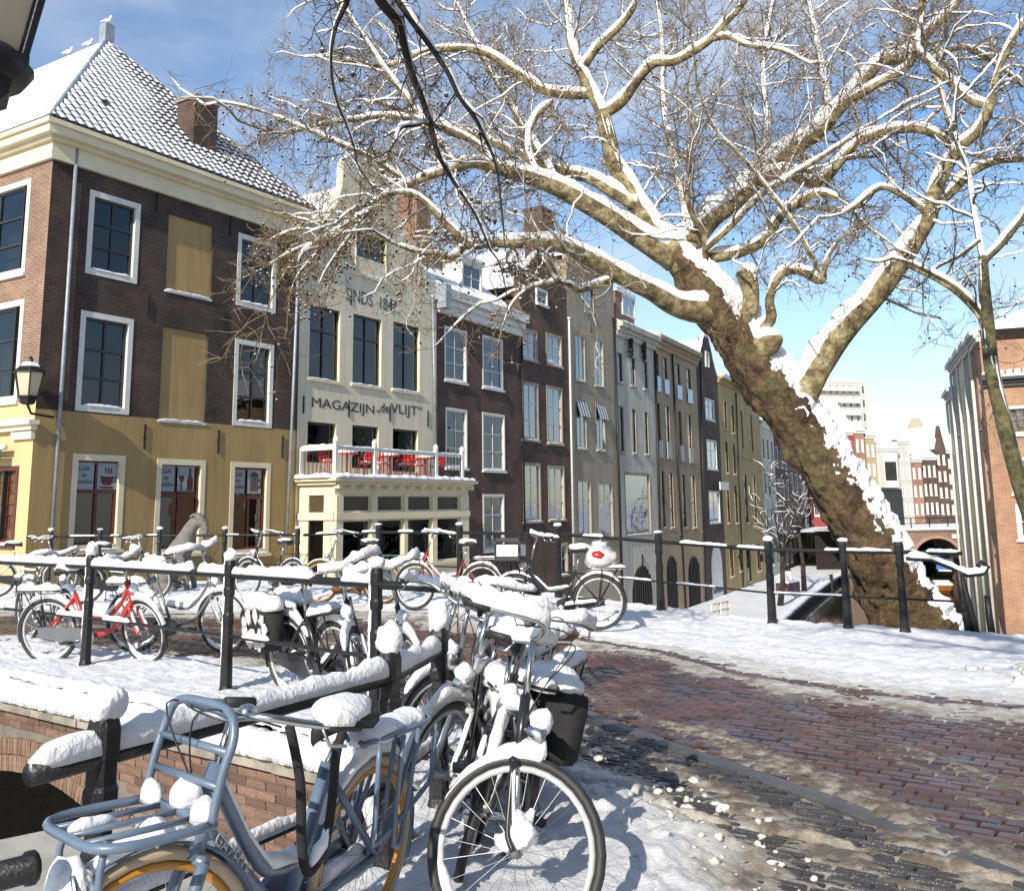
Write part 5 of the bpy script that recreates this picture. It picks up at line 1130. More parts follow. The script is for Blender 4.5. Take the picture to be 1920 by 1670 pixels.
LIMBS = {
 'up': [(1285, 500, 15, 40), (1241, 449, 15, 31), (1212, 406, 15.1, 27), (1184, 356, 15.2, 24), (1155, 305, 15.3, 22), (1140, 251, 15.4, 20), (1130, 210, 15.5, 19)],
 'up_l': [(1132, 215, 15.5, 18), (1112, 178, 15.7, 16), (1090, 133, 15.8, 15), (1076, 93, 16, 14), (1069, 45, 16.2, 13), (1060, -20, 16.4, 11), (1040, -110, 16.6, 9)],
 'up_r': [(1132, 213, 15.5, 14), (1166, 190, 15.3, 13), (1198, 148, 15.1, 12), (1228, 118, 15, 11), (1262, 116, 14.9, 10), (1299, 97, 14.8, 10), (1331, 75, 14.7, 9), (1363, 40, 14.6, 8), (1392, 8, 14.5, 7), (1420, -50, 14.4, 6)],
 'up_r2': [(1331, 76, 14.7, 6), (1362, 68, 14.6, 6), (1399, 85, 14.5, 5), (1453, 92, 14.4, 4), (1493, 106, 14.3, 3)],
 'left_a': [(1265, 490, 15, 30), (1205, 452, 14.8, 27), (1151, 413, 14.6, 24), (1080, 372, 14.4, 22), (1018, 341, 14.2, 20), (943, 318, 14, 17), (890, 305, 13.8, 14), (845, 318, 13.6, 12), (790, 335, 13.4, 10), (735, 362, 13.2, 9), (680, 405, 13, 7), (620, 440, 12.8, 5), (560, 478, 12.6, 4)],
 'left_b': [(1195, 385, 15.1, 17), (1150, 358, 15.3, 16), (1100, 333, 15.6, 14), (1050, 318, 15.9, 13), (985, 296, 16.1, 11), (930, 270, 16.3, 9), (850, 240, 16.5, 8), (780, 215, 16.6, 6), (700, 190, 16.7, 5)],
 'left_c': [(1330, 585, 14.9, 34), (1266, 573, 14.6, 26), (1216, 545, 14.3, 23), (1159, 515, 14, 21), (1115, 490, 13.8, 20), (1069, 466, 13.6, 18), (1022, 455, 13.4, 16), (972, 455, 13.2, 14), (910, 458, 13, 12), (875, 458, 12.9, 12), (845, 430, 12.8, 10), (813, 396, 12.7, 8), (777, 366, 12.6, 6), (735, 362, 12.5, 5), (690, 385, 12.3, 4)],
 'left_c2': [(872, 460, 12.9, 8), (850, 482, 12.8, 7), (820, 478, 12.7, 6), (785, 474, 12.5, 5), (745, 460, 12.3, 4)],
 'left_c3': [(1160, 515, 14, 9), (1130, 530, 13.9, 8), (1085, 545, 13.7, 7), (1070, 535, 13.5, 6), (1035, 530, 13.4, 5), (990, 540, 13.2, 4)],
 'left_d': [(1080, 372, 14.4, 12), (1010, 330, 14.6, 11), (990, 270, 14.8, 9), (1000, 225, 15, 8), (1035, 190, 15.2, 7)],
 'left_e': [(1112, 178, 15.7, 12), (1060, 178, 15.9, 12), (1010, 165, 16.1, 11), (960, 130, 16.2, 10), (910, 100, 16.4, 9), (850, 92, 16.5, 8), (790, 100, 16.6, 7), (720, 125, 16.7, 5), (640, 110, 16.8, 4)],
 'left_f': [(930, 310, 14, 9), (880, 262, 13.9, 8), (800, 232, 13.8, 7), (730, 218, 13.7, 6), (660, 225, 13.6, 5), (600, 235, 13.5, 4), (540, 250, 13.4, 3)],
 'left_g': [(1090, 133, 15.8, 9), (1120, 90, 15.6, 9), (1160, 52, 15.4, 8), (1190, 10, 15.2, 7), (1205, -40, 15, 6)],
 'right_a': [(1275, 480, 15, 34), (1324, 417, 15, 27), (1360, 388, 15.1, 26), (1403, 354, 15.2, 25), (1450, 310, 15.3, 23), (1500, 272, 15.4, 21), (1536, 244, 15.5, 20), (1579, 194, 15.6, 18), (1618, 151, 15.7, 16), (1651, 117, 15.8, 15), (1690, 107, 15.9, 14), (1719, 86, 16, 13), (1751, 50, 16.1, 11), (1787, 15, 16.2, 10), (1820, -40, 16.3, 8)],
 'right_b': [(1425, 335, 15.2, 14), (1471, 325, 15, 14), (1521, 345, 14.8, 13), (1550, 333, 14.7, 13), (1579, 298, 14.6, 12), (1615, 264, 14.5, 12), (1665, 247, 14.4, 12), (1722, 243, 14.3, 11), (1766, 259, 14.2, 10), (1800, 278, 14.1, 10)],
 'right_c': [(1330, 482, 14.9, 15), (1392, 471, 14.7, 13), (1439, 446, 14.5, 12), (1464, 406, 14.4, 11), (1503, 377, 14.3, 10), (1536, 363, 14.2, 8), (1570, 372, 14.1, 6)],
 'right_c2': [(1320, 470, 14.7, 7), (1370, 425, 14.4, 7), (1430, 365, 14.2, 6), (1500, 320, 14, 6), (1560, 282, 13.8, 5), (1640, 230, 13.6, 4)],
 'right_d': [(1575, 200, 15.6, 12), (1610, 180, 15.2, 11), (1650, 155, 15, 10), (1700, 128, 14.8, 9), (1720, 90, 14.6, 8), (1725, 30, 14.4, 7), (1735, -40, 14.2, 6)],
 'big_r': [(1478, 775, 15.1, 46), (1505, 735, 15, 36), (1528, 695, 14.9, 32), (1563, 646, 14.8, 30), (1608, 591, 14.6, 27), (1648, 545, 14.5, 25), (1689, 488, 14.3, 23), (1729, 430, 14.2, 21), (1745, 400, 14.1, 20), (1752, 360, 14, 17), (1773, 314, 13.9, 16), (1800, 276, 13.8, 14), (1834, 246, 13.7, 13), (1856, 200, 13.6, 11), (1862, 165, 13.5, 9), (1885, 100, 13.4, 8), (1925, 30, 13.3, 6)],
 'big_r2': [(1752, 392, 14.1, 12), (1787, 356, 14, 12), (1823, 322, 13.9, 11), (1873, 302, 13.8, 9), (1930, 296, 13.7, 7), (2000, 270, 13.6, 5)],
 'big_r3': [(1856, 200, 13.6, 9), (1823, 190, 13.7, 10), (1780, 154, 13.9, 10), (1744, 119, 14, 9), (1722, 88, 14.2, 8), (1730, 30, 14.4, 7), (1728, -40, 14.6, 6)],
 'big_r4': [(1800, 276, 13.8, 9), (1780, 225, 13.9, 9), (1762, 160, 14, 8), (1748, 120, 14.1, 7), (1800, 90, 14.2, 6), (1850, 110, 14.3, 6), (1900, 145, 14.4, 5)],
 'big_r5': [(1740, 400, 14.1, 8), (1690, 365, 14, 7), (1650, 352, 13.9, 7), (1605, 385, 13.8, 5), (1580, 400, 13.7, 4)],
 'loop': [(1405, 640, 14.8, 16), (1445, 600, 14.6, 14), (1443, 562, 14.5, 12), (1463, 516, 14.4, 11), (1500, 506, 14.3, 11), (1540, 526, 14.2, 10), (1548, 490, 14.1, 5), (1570, 455, 14, 4)],
 'loop_b': [(1543, 524, 14.2, 5), (1500, 440, 14.1, 5), (1455, 375, 14, 5), (1395, 300, 13.9, 4), (1345, 250, 13.8, 4), (1320, 200, 13.7, 3)],
 'stub': [(1365, 620, 14.9, 26), (1400, 590, 14.7, 22), (1408, 555, 14.6, 21), (1400, 520, 14.6, 24), (1385, 505, 14.6, 16)],
 'stub_b': [(1395, 640, 14.9, 28), (1430, 650, 14.7, 30), (1450, 640, 14.6, 24), (1462, 632, 14.6, 12)],
 'low_r': [(1690, 490, 14.3, 8), (1740, 515, 14.1, 8), (1790, 545, 13.9, 7), (1830, 585, 13.7, 7), (1850, 620, 13.6, 6)],
 'thin_up': [(1322, 490, 14.8, 8), (1320, 440, 14.6, 7), (1290, 380, 14.4, 6), (1295, 290, 14.3, 5), (1300, 220, 14.2, 4)],
 'back_a': [(1300, 470, 15.4, 12), (1270, 330, 17, 10), (1245, 200, 18, 8), (1240, 60, 18.6, 6), (1220, -60, 19, 4)],
 'back_b': [(1420, 340, 15.6, 11), (1440, 250, 17, 9), (1430, 120, 18, 7), (1450, 0, 18.6, 5)],
 'back_c': [(1560, 220, 15.8, 10), (1540, 120, 17, 8), (1520, 20, 18, 6), (1500, -60, 18.5, 4)],
 'back_d': [(1040, 330, 15, 9), (960, 200, 17, 8), (880, 60, 18, 6), (840, -40, 18.6, 4)],
 'back_e': [(850, 300, 14, 8), (760, 180, 15, 7), (680, 70, 15.6, 5), (620, -30, 16, 4)],
 'back_f': [(760, 340, 13.4, 6), (680, 290, 13.2, 5), (590, 250, 13, 4), (510, 215, 12.9, 3)],
}
down = V((-.2, 0, -.5))
for nm, spec in LIMBS.items():
    P, Q = tr.limb(spec, 4, 12 if spec[0][3] > 20 else 8)
    thick = spec[0][3]
    if nm in ('stub', 'stub_b'): continue
    if nm in ('left_a', 'left_c', 'left_c2', 'left_f', 'back_f'):
        tr.sprout(P, Q, 5.4, .38 if nm != 'left_c2' else .1, (.8, 1.9), V((-.5, -.1, -.05)), -.012, 6, 7, .017, balls=.09)
    elif nm in ('left_e', 'back_e', 'back_d'): tr.sprout(P, Q, 5.0, .2, (.9, 2.0), V((-.4, 0, .1)), .0, 6, 7, .017, balls=.1)
    elif nm in ('big_r', 'left_c3', 'low_r', 'loop'): tr.sprout(P, Q, 4.0, .3, (.8, 1.7), None, -.01, 5, 6, .018, balls=.06)
    elif nm.startswith('back'): tr.sprout(P, Q, 5.0, .15, (1, 2.4), None, .03, 6, 7, .018, balls=.04)
    else: tr.sprout(P, Q, 4.8, .18, (.9, 2.1), None, .03, 6, 7, .019, balls=.06)
for sp in ([(650, 425, 12.9, 4), (600, 470, 12.7, 3.5), (560, 515, 12.6, 3), (545, 550, 12.6, 2)], [(700, 385, 12.6, 4), (650, 450, 12.5, 3.5), (615, 500, 12.4, 3), (600, 530, 12.4, 2)], [(600, 450, 12.7, 3), (540, 475, 12.6, 3), (500, 500, 12.5, 2)], [(620, 440, 12.8, 3), (560, 430, 12.7, 3), (505, 450, 12.6, 2)], [(990, 540, 13.2, 3), (960, 570, 13.1, 3), (940, 620, 13.1, 2)]):
    P, Q = tr.limb(sp, 3, 5, snow=.5); tr.sprout(P, Q, 11, .05, (.3, .75), V((-.2, 0, -.3)), -.05, 4, 5, .009, balls=.1, snowy=False)
# water shoots growing straight from the burr
for k in range(50):
    p = at_y(rt.uniform(1330, 1400), rt.uniform(560, 640), 14.45); tr.wand(p, V((rt.gauss(-.2, .6), -.6, rt.gauss(.2, .7))), rt.uniform(.2, .6), .004, .0025, 4, .25, 0, tr.tw, 3)
tr.done()

# the slim tree at the right edge
t2 = Tree('slim_tree', 'slim tree with crooked mossy trunk at the right edge', at_y(2010, 1250, 11), 'bark_moss', 'twig_dark')
P, Q = t2.limb([(2010, 1250, 11, 26), (1960, 1050, 11, 24), (1912, 900, 11, 20), (1885, 800, 11, 19), (1868, 730, 11, 18), (1858, 670, 11, 17), (1852, 600, 11, 15), (1846, 540, 11, 13), (1843, 480, 11, 11)], 4, 10, 'trunk')
for sp in ([(1843, 485, 11, 8), (1832, 420, 11.1, 8), (1822, 370, 11.2, 7), (1815, 320, 11.3, 6), (1790, 250, 11.4, 5), (1795, 160, 11.4, 4)], [(1845, 490, 11, 8), (1880, 455, 10.9, 8), (1915, 410, 10.8, 7), (1960, 340, 10.7, 5)], [(1852, 600, 11, 7), (1800, 545, 11.1, 6), (1750, 515, 11.2, 5), (1700, 490, 11.3, 4)], [(1838, 450, 11, 4), (1800, 480, 11.2, 4), (1760, 500, 11.4, 3), (1740, 520, 11.6, 2)]):
    P2, Q2 = t2.limb(sp, 4, 7); t2.sprout(P2, Q2, 4.5, .15, (.5, 1.3), None, -.02, 4, 4, .02, balls=.05)
t2.done()

# the tree whose dark twigs hang in from above; its trunk stands on the quay behind the camera
t3 = Tree('overhanging_tree', 'dark hanging branches reaching down from above the picture', (3.2, -3.2, 0), 'bark_dark', 'twig_dark')
tp = [V((3.2, -3.2, 0)), V((3.1, -3.1, 2)), V((2.9, -2.6, 4.2)), V((2.5, -1.6, 6))]; MB().tube(t3.loc(tp), [.32, .26, .22, .17], 12).build('trunk', 'bark_dark', t3.e, True)
def hang(spec, start):
    c = catmull(spec, 4); P = [at_y(x, y, d) for x, y, d, r_ in c]; Q = [r_ * d / F * .72 for x, y, d, r_ in c]; A = start; B = P[0]; mid = A.lerp(B, .5) + V((0, 0, 1.2)); pre = []
    for i in range(10):
        f = i / 10; pre.append(A.lerp(mid, f).lerp(mid.lerp(B, f), f))
    MB().tube(t3.loc(pre + P), [lerp(.1, Q[0], (i / 10) ** .5) for i in range(10)] + Q, 8).build('limb', 'bark_dark', t3.e, True); t3.snow_on(P, Q, .8, 6); return P, Q, pre, [.06] * 10
for sp in ([(690, -60, 6.6, 16), (712, 0, 6.8, 15), (745, 42, 7, 13), (759, 93, 7.2, 11), (774, 144, 7.3, 10), (790, 182, 7.4, 9), (806, 230, 7.5, 8), (820, 285, 7.6, 7), (850, 340, 7.7, 5), (890, 400, 7.8, 4), (920, 470, 7.9, 3)],
           [(728, -40, 6.8, 10), (745, 0, 6.9, 9), (777, 47, 7, 8), (806, 86, 7.1, 8), (838, 133, 7.2, 7), (860, 180, 7.3, 6), (889, 219, 7.4, 6), (905, 250, 7.5, 5), (930, 310, 7.6, 4), (940, 390, 7.7, 3), (945, 440, 7.8, 2)],
           [(665, -40, 6.4, 9), (648, 10, 6.5, 8), (630, 50, 6.6, 6), (621, 100, 6.7, 4), (623, 151, 6.8, 3.5), (634, 198, 6.9, 3), (648, 230, 7, 3), (664, 275, 7.1, 2.5)],
           [(806, 232, 7.5, 5), (780, 235, 7.4, 5), (752, 240, 7.3, 4), (742, 262, 7.2, 3)]):
    if sp[0][1] < 0:
        P, Q, pre, qr = hang(sp, tp[-1]); t3.sprout(pre[:6], qr[:6], 1.4, .1, (1.0, 2.0), None, .03, 3, 4, .03, balls=.03, keep=lambda p, d: not (proj(p)[2] > 0 and proj(p)[1] > -700))
    else: P, Q = t3.limb(sp, 4, 6)
    t3.sprout(P, Q, 6.0, .1, (.3, .85), V((.1, 0, -.2)), -.03, 3, 4, .009, balls=.05, snowy=False)
for k in range(5):
    a = k * 1.26 + .4; d = V((math.cos(a), math.sin(a) * .8 + .25, .45)); L0 = rt.uniform(3.5, 5.5); pts = [tp[-1] + d * (L0 * i / 8) + V((0, 0, .1 * math.sin(i))) for i in range(9)]
    if any(proj(p)[2] > 0 and 0 < proj(p)[0] < 1920 and -30 < proj(p)[1] < 1700 for p in pts): continue
    MB().tube(t3.loc(pts), [lerp(.12, .03, i / 8) for i in range(9)], 8).build('limb', 'bark_dark', t3.e, True); t3.sprout(pts, [.06] * 9, 2.0, .2, (1, 2.2), None, .02, 3, 4, .03, balls=.02, keep=lambda p, d: not (proj(p)[2] > 0 and -200 < proj(p)[0] < 2100 and proj(p)[1] > -250))
t3.done()
# ================================================================== WHARF, RIGHT BANK AND DISTANCE
pm('wharf_snow', (.82, .83, .85), (.7, .7, .7), 1.2, .7, .4, 8)
edge = [at_z(1290, 1330, WZ), at_z(1430, 1185, WZ), at_z(1505, 1122, WZ), at_z(1545, 1093, WZ), at_z(1562, 1082, WZ), at_z(1600, 1062, WZ)]
rowp = [BD[k][0] for k, *_ in ROW] + [BD['dark3'][1]]
ed0 = edge[0] - (edge[1] - edge[0]).normalized() * 20
wh = MB(); up_ = [V((p.x - .5, p.y, WZ)) for p in rowp]; lo_ = [ed0] + edge; n1, n2 = len(up_), len(lo_)
def along(pts, k): 
    f = k * (len(pts) - 1); i = min(int(f), len(pts) - 2); return pts[i].lerp(pts[i + 1], f - i)
for i in range(40):
    a, b = along(up_, i / 40), along(up_, (i + 1) / 40); c, d = along(lo_, i / 40), along(lo_, (i + 1) / 40); wh.face([c, d, b, a])
struct(wh.build('wharf', 'wharf_snow'))
we = MB()
for p, q in zip(lo_, lo_[1:]):
    we.face([p, q, q - V((0, 0, .7)), p - V((0, 0, .7))]); d = (q - p).normalized()
o = tag(we.build('wharf_wall', brickmat('wharf_brick', (.12, .075, .05), (.08, .05, .035), (.1, .085, .07), .4)), 'low dark brick wharf edge along the left of the canal', 'wall')
es = MB(); es.snow([p + V((0, 0, .0)) for p in lo_], .35, .12, 0, 3, step=.6); tag(es.build('wharf_edge_snow', 'snow', None, True), kind='stuff')
# street plates at the sides
sl = MB(); c0_ = BD['cafe'][0]; nrm = cf.nrm
A_ = V((c0_.x, c0_.y, -.015)); sl.face([uvp(-18, 0, -.02), uvp(-18, vmax(-18), -.02), uvp(-12.6, vmax(-12.6) + .1, -.02), A_ + V((.3, -.9, 0)), A_ + V((nrm.x, nrm.y, 0)) * 60, A_ + V((-60, 10, 0)), V((-60, 0, -.02))]); struct(sl.build('side_street', 'wharf_snow'))
# ground beyond the far bridge and to the horizon
gd = MB(); gz_ = -1.05; gd.face([(26, 92, gz_), (70, 80, gz_), (900, 500, gz_), (900, 1400, gz_), (-900, 1400, gz_), (-300, 300, gz_)]); struct(gd.build('ground', 'wharf_snow'))

# ------------------------------------------------------------------ right bank
cr = azray(1864); RC = V((cr.x * 33 / cr.y, 33)); RB_D = V((.37, 1)).normalized(); RZ = WZ
rbh = House('orange_brick_house', 'orange brick house with red tiled roof at the right edge', RC, RC + V((.86, -.5)) * 9, RZ, zpx(RC, 1866, 727), 'brick_orange', 9)
for r_ in ((1883, 762, 1945, 813), (1893, 858, 1955, 925), (1903, 945, 1965, 1012)): rbh.win(*r_, cols=3, rows=(.5,), fw=.1, glass='glass_bright', sash='dark_sash' if r_[1] < 800 else 'white_paint')
rbh.finish(); zt = rbh.zt - RZ; rbh.cornice(zt, .35, .3, 'dark_sash'); zr_ = zpx(RC + V((.2, 3)), 1880, 640) - RZ; rbh.roof(zr_, 4, 'tile_red', .3, zt + .35)
sn = MB(); rs = random.Random(3)
for i in range(36):
    x = i * .25; k = rs.uniform(.35, .58); y0, y1 = -.3, lerp(-.3, 4, k); z0, z1 = zt + .42, lerp(zt + .42, zr_ + .06, k); sn.v += [(x, y0, z0), (x + .18, y0, z0), (x + .18, y1, z1), (x, y1, z1)]; q = len(sn.v) - 4; sn.f.append((q, q + 1, q + 2, q + 3))
sn.build('roof_snow', 'snow', rbh.e)
prev = RC
for nm, lb, px, yt, wall in (('brick_bank_house', 'orange brick canal house, nearest of the right bank row', 1848, 640, 'brick_orange'), ('white_bank_house', 'sunlit white plastered house on the right bank', 1834, 655, 'far_cream'), ('cream_bank_house', 'cream house with drainpipes on the right bank', 1820, 668, 'cream_paint'), ('pale_bank_house', 'tall pale house farther along the right bank', 1806, 684, 'far_white'), ('end_bank_house', 'lower white house ending the right bank row', 1794, 742, 'cream_wall')):
    nx = hit(prev, RB_D, px); BD['x'] = (nx, prev); zt_ = zpx(prev, px + 8, yt)
    h = House(nm, lb, nx, prev, RZ, zt_, wall, 8); Hh = zt_ - RZ; k = max(1, int(h.W / 2.6)); z = Hh - .8
    for r_ in range(4):
        for c in range(k): u0 = (c + .3) * h.W / k; h.winr(u0, u0 + h.W / k * .4, z - 1.8, z, cols=2, rows=(.4,), fw=.08, snow=False, proud=-.02, sill=False, frame=wall)
        z -= 2.9
    h.finish(); h.cornice(Hh, .4, .3); h.roof(Hh + 2, 4, 'snow', .25, Hh + .4)
    for c in range(1): MB().tube([(h.W * (.1 + .5 * c), -.1, .5), (h.W * (.1 + .5 * c), -.1, Hh)], .06, 6).build('drainpipe', 'white_paint', h.e, True)
    prev = nx
# right wharf with steps
rw = MB(); e0, e1 = at_z(1835, 1235, WZ), at_z(1800, 1085, WZ); rw.face([e0 + V((-.4, -12, 0)), V((30, -2, WZ)), V((RC.x + 8, RC.y - 3, WZ)), V((RC.x, RC.y, WZ)), V((prev.x, prev.y, WZ)), e1]); struct(rw.build('right_wharf', 'wharf_snow'))
rv = MB(); a = e0 + V((-.4, -12, 0)); rv.face([a, e1, e1 - V((0, 0, .7)), a - V((0, 0, .7))]); tag(rv.build('right_wharf_wall', 'wharf_brick'), 'dark wharf edge below the leaning trunk on the right', 'wall')
# houses on the near right bank, outside the picture but mirrored in the windows
for a, b, nm, lb, wall, zt_ in ((uvp(17, 24), uvp(16, 11.5), 'brick_quay_house', 'orange brick quay house outside the picture on the right', 'brick_orange', 10), (uvp(15, .5), uvp(15, -13), 'brick_quay_house', 'red brick quay house outside the picture behind the right pavement', 'brick_red', 11)):
    h = House(nm, lb, (a.x, a.y), (b.x, b.y), -.1, zt_, wall, 8)
    for r_ in range(3):
        for c in range(4): u0 = (c + .3) * h.W / 4; h.winr(u0, u0 + 1.3, zt_ - 2.8 - r_ * 3.2, zt_ - .8 - r_ * 3.2, cols=2, rows=(.4,), snow=False)
    h.finish(); h.cornice(zt_ + .1, .5, .35); h.roof(zt_ + 3, 4, 'snow', .3, zt_ + .6)

# ------------------------------------------------------------------ far bridge
FY = 85.0
def fp3(px, py, y=FY): return at_y(px, py, y)
a, b = fp3(1572, 995), fp3(1850, 992); fb = empty('far_bridge', (a.x, FY, WATER), 0, 'brick arch bridge far down the canal', 'bridge'); W_ = b.x - a.x; zt_ = a.z - WATER
q = fp3(1755, 1010); cx_ = q.x - a.x; rr_ = (fp3(1802, 1060).x - fp3(1708, 1060).x) / 2; ztop = q.z - WATER; zc_ = ztop - rr_
pts = [(cx_ + rr_ * math.cos(math.pi * k / 16), zc_ + rr_ * math.sin(math.pi * k / 16)) for k in range(17)]
m = MB()
for (x0, z0), (x1, z1) in zip(pts[1:], pts): m.face([(x0, 0, z0), (x1, 0, z1), (x1, 0, zt_), (x0, 0, zt_)])
for (x0, z0), (x1, z1) in zip(pts[1:], pts): m.face([(x0, 0, z0), (x0, 7, z0), (x1, 7, z1), (x1, 0, z1)])
for x0, x1 in ((0, cx_ - rr_), (cx_ + rr_, W_)): m.face([(x0, 0, -.5), (x1, 0, -.5), (x1, 0, zt_), (x0, 0, zt_)])
for x in (cx_ - rr_, cx_ + rr_): m.face([(x, 0, -.5), (x, 7, -.5), (x, 7, zc_), (x, 0, zc_)])
m.face([(0, 0, zt_), (W_, 0, zt_), (W_, 7, zt_), (0, 7, zt_)]); m.build('arch_wall', brickmat('far_brick', (.25, .15, .1), (.2, .12, .085), (.25, .2, .16), .2), fb)
rg = MB(); rg.tube([(x, -.06, z) for x, z in [(cx_ + (rr_ + .15) * math.cos(math.pi * k / 16), zc_ + (rr_ + .15) * math.sin(math.pi * k / 16)) for k in range(17)]], .16, 5); rg.build('arch_ring', 'brick_orange', fb)
MB().box(0, W_, -.12, .3, zt_ - .12, zt_ + .06).build('coping', 'stone', fb); MB().snow([(0, .1, zt_ + .06), (W_ / 2, .1, zt_ + .06), (W_, .1, zt_ + .06)], .3, .16, 0, 3, step=.5).build('coping_snow', 'snow', fb, True)
rl = MB(); rl.tube([(0, .1, zt_ + 1), (W_, .1, zt_ + 1)], .035, 5); rl.tube([(0, .1, zt_ + .55), (W_, .1, zt_ + .55)], .025, 5)
rl.build('rail', 'black_iron', fb)
for k in range(int(W_ / 1.6)): MB().tube([(k * 1.6, .1, zt_), (k * 1.6, .1, zt_ + 1.05)], .05, 6).build('post', 'black_iron', fb)
bk = MB(); bk.face([(0, 6.9, -.5), (W_, 6.9, -.5), (W_, 6.9, zt_ - .2), (0, 6.9, zt_ - .2)]); bk.build('far_vault_shade', 'inside_shade', fb)  # dark sheet behind the arch as painted shade of the vault
m = MB(); u0 = fp3(1784, 1003).x - a.x; u1 = fp3(1804, 1003).x - a.x; m.box(u0, u1, -.1, -.02, zt_ - .75, zt_ - .4); m.build('name_plate', 'white_paint', fb)

# ------------------------------------------------------------------ houses beyond the bridge
def far_house(name, label, px0, px1, y, ytop, wall, cols, rows, roofh=2.5, gable=False, skew=.25, base=-1.05, sash='white_paint', gmat=None):
    a = at_y(px0, 950, y); b = at_y(px1, 950, y + (px1 - px0) * y / F * skew); zt_ = at_y(px0, ytop, y).z
    h = House(name, label, (a.x, a.y), (b.x, b.y), base, zt_, wall, 9); Hh = zt_ - base; z = Hh - .7; st_ = (Hh - 1) / rows
    for r_ in range(rows):
        for c in range(cols): u0 = (c + .27) * h.W / cols; h.winr(u0, u0 + h.W / cols * .46, z - st_ * .62, z, cols=2, rows=(.4,), fw=.08, snow=False, sash=sash)
        z -= st_
    h.finish()
    if gable:
        MB().prism([(.01, Hh), (h.W - .01, Hh), (h.W * .6, Hh + roofh), (h.W * .4, Hh + roofh)], (0, .3)).build('gable', gmat or wall, h.e); r_ = MB(); r_.v = [(-.1, .0, Hh), (h.W + .1, .0, Hh), (h.W * .5, .0, Hh + roofh + .1), (-.1, 9, Hh), (h.W + .1, 9, Hh), (h.W * .5, 9, Hh + roofh + .1)]; r_.f = [(0, 2, 5, 3), (2, 1, 4, 5)]; r_.build('roof', 'snow', h.e)
    else: h.cornice(Hh, .5, .35); h.roof(Hh + roofh, 3.5, 'snow', .3, Hh + .5)
    return h
far_house('red_corner_house', 'deep red house with broad snowy roof behind the trunk', 1520, 1611, 112, 815, pm('deep_red', (.3, .06, .05), (.24, .05, .045), 1, .8), 4, 4, 4.5)
far_house('brown_front_house', 'slim reddish brown fronted house right of the red one', 1611, 1630, 113, 812, 'brick_red', 2, 4, 1.5)
far_house('ornate_tan_house', 'ornate tan house left of the black and white one', 1630, 1649, 114, 822, 'tan_wall', 2, 4, 2)
h = far_house('black_white_house', 'banded white house with bay and black ground floor', 1649, 1691, 115, 845, 'far_white', 3, 4, 2.6)
MB().box(.0, h.W, -.25, -.02, 0, 4.2).build('shop_front', 'black_paint', h.e); MB().box(h.W * .1, h.W * .7, -1.0, -.02, 4.4, 8.2).build('bay', 'white_paint', h.e); MB().box(h.W * .15, h.W * .65, -1.04, -1.0, 5.2, 7.4).build('bay_window', 'room_shade', h.e); MB().box(h.W * .1, h.W * .7, -1.1, 0, 8.2, 8.35).build('bay_snow', 'snow', h.e)
far_house('white_far_house', 'plain white house right of the black and white one', 1691, 1714, 117, 832, 'far_white', 2, 4, 2)
far_house('brown_far_house', 'small brown brick house with steep snow roof', 1714, 1734, 119, 866, 'brick_red', 2, 3, 2.2)
far_house('snowroof_house', 'brown house under two snowy dormer roofs', 1734, 1762, 121, 862, 'brick_brown', 3, 3, 2.6)
far_house('dark_far_house', 'tall dark brick house beside the right bank row', 1762, 1782, 123, 842, 'brick_brown', 2, 4, 3, True)
far_house('last_far_house', 'narrow brown house touching the right bank row', 1782, 1802, 125, 850, 'brick_brown', 2, 4, 2)
far_house('cream_gable_house', 'big cream gabled house rising behind the brown roofs', 1697, 1765, 150, 838, 'far_cream', 4, 2, 4.5, True)
ap = far_house('apartment_block', 'pale modern apartment block with long balconies on the skyline', 1528, 1640, 260, 716, 'far_white', 9, 9, .6, base=-1)
m = MB()
for k in range(7): m.box(-.3, ap.W * .82, -1.6, -.1, ap.zt + 1 - 3.3 * k - 2.4, ap.zt + 1 - 3.3 * k - 1.3)
m.build('balconies', 'white_paint', ap.e); MB().box(ap.W * .1, ap.W * .4, 1, 6, ap.zt + 1.5, ap.zt + 5.5).build('lift_house', 'white_paint', ap.e)
# far parked bicycles and people as small dark shapes on the far bridge street
rf_ = random.Random(6); pm('coat_dark', (.03, .035, .05), (.05, .05, .05), 4, .9); pm('coat_yellow', (.5, .4, .06), None, 4, .9)
# blue container boat and orange boat by the bridge
def boat(px, py, L_, wd, mat, label, cabin=None):
    p = at_z(px, py, WATER); o = empty('boat', p, math.atan2(RB_D.y, RB_D.x), label, 'boat'); m = MB(); n = 12
    for z, k in ((-.2, .7), (.25, .92), (.6, 1)):
        for i in range(n): a_ = 2 * math.pi * i / n; c_, s_ = math.cos(a_), math.sin(a_); m.v.append((math.copysign(abs(c_) ** .55, c_) * L_ / 2 * k, math.copysign(abs(s_) ** .7, s_) * wd / 2 * k, z))
    for q in range(2):
        for i in range(n): j_ = (i + 1) % n; m.f.append((q * n + i, q * n + j_, q * n + n + j_, q * n + n + i))
    m.f.append(tuple(range(2 * n, 3 * n))); m.build('hull', mat, o); MB().box(-L_ * .4, L_ * .4, -wd * .36, wd * .36, .6, .68).build('deck_snow', 'snow', o)
    if cabin: MB().box(-L_ * .3, L_ * .25, -wd * .4, wd * .4, .68, 2.9).build('cabin', cabin, o); MB().box(-L_ * .31, L_ * .26, -wd * .42, wd * .42, 2.9, 3.02).build('cabin_snow', 'snow', o)
pm('blue_tarp', (.02, .13, .42), (.03, .17, .5), 2, .6); pm('orange_boat', (.5, .2, .05), (.35, .12, .03), 3, .6)
boat(1778, 1079, 7, 2.6, 'black_paint', 'work boat with bright blue container before the far arch', 'blue_tarp'); boat(1768, 1108, 5, 1.6, 'orange_boat', 'small orange-brown boat moored below the handrail')
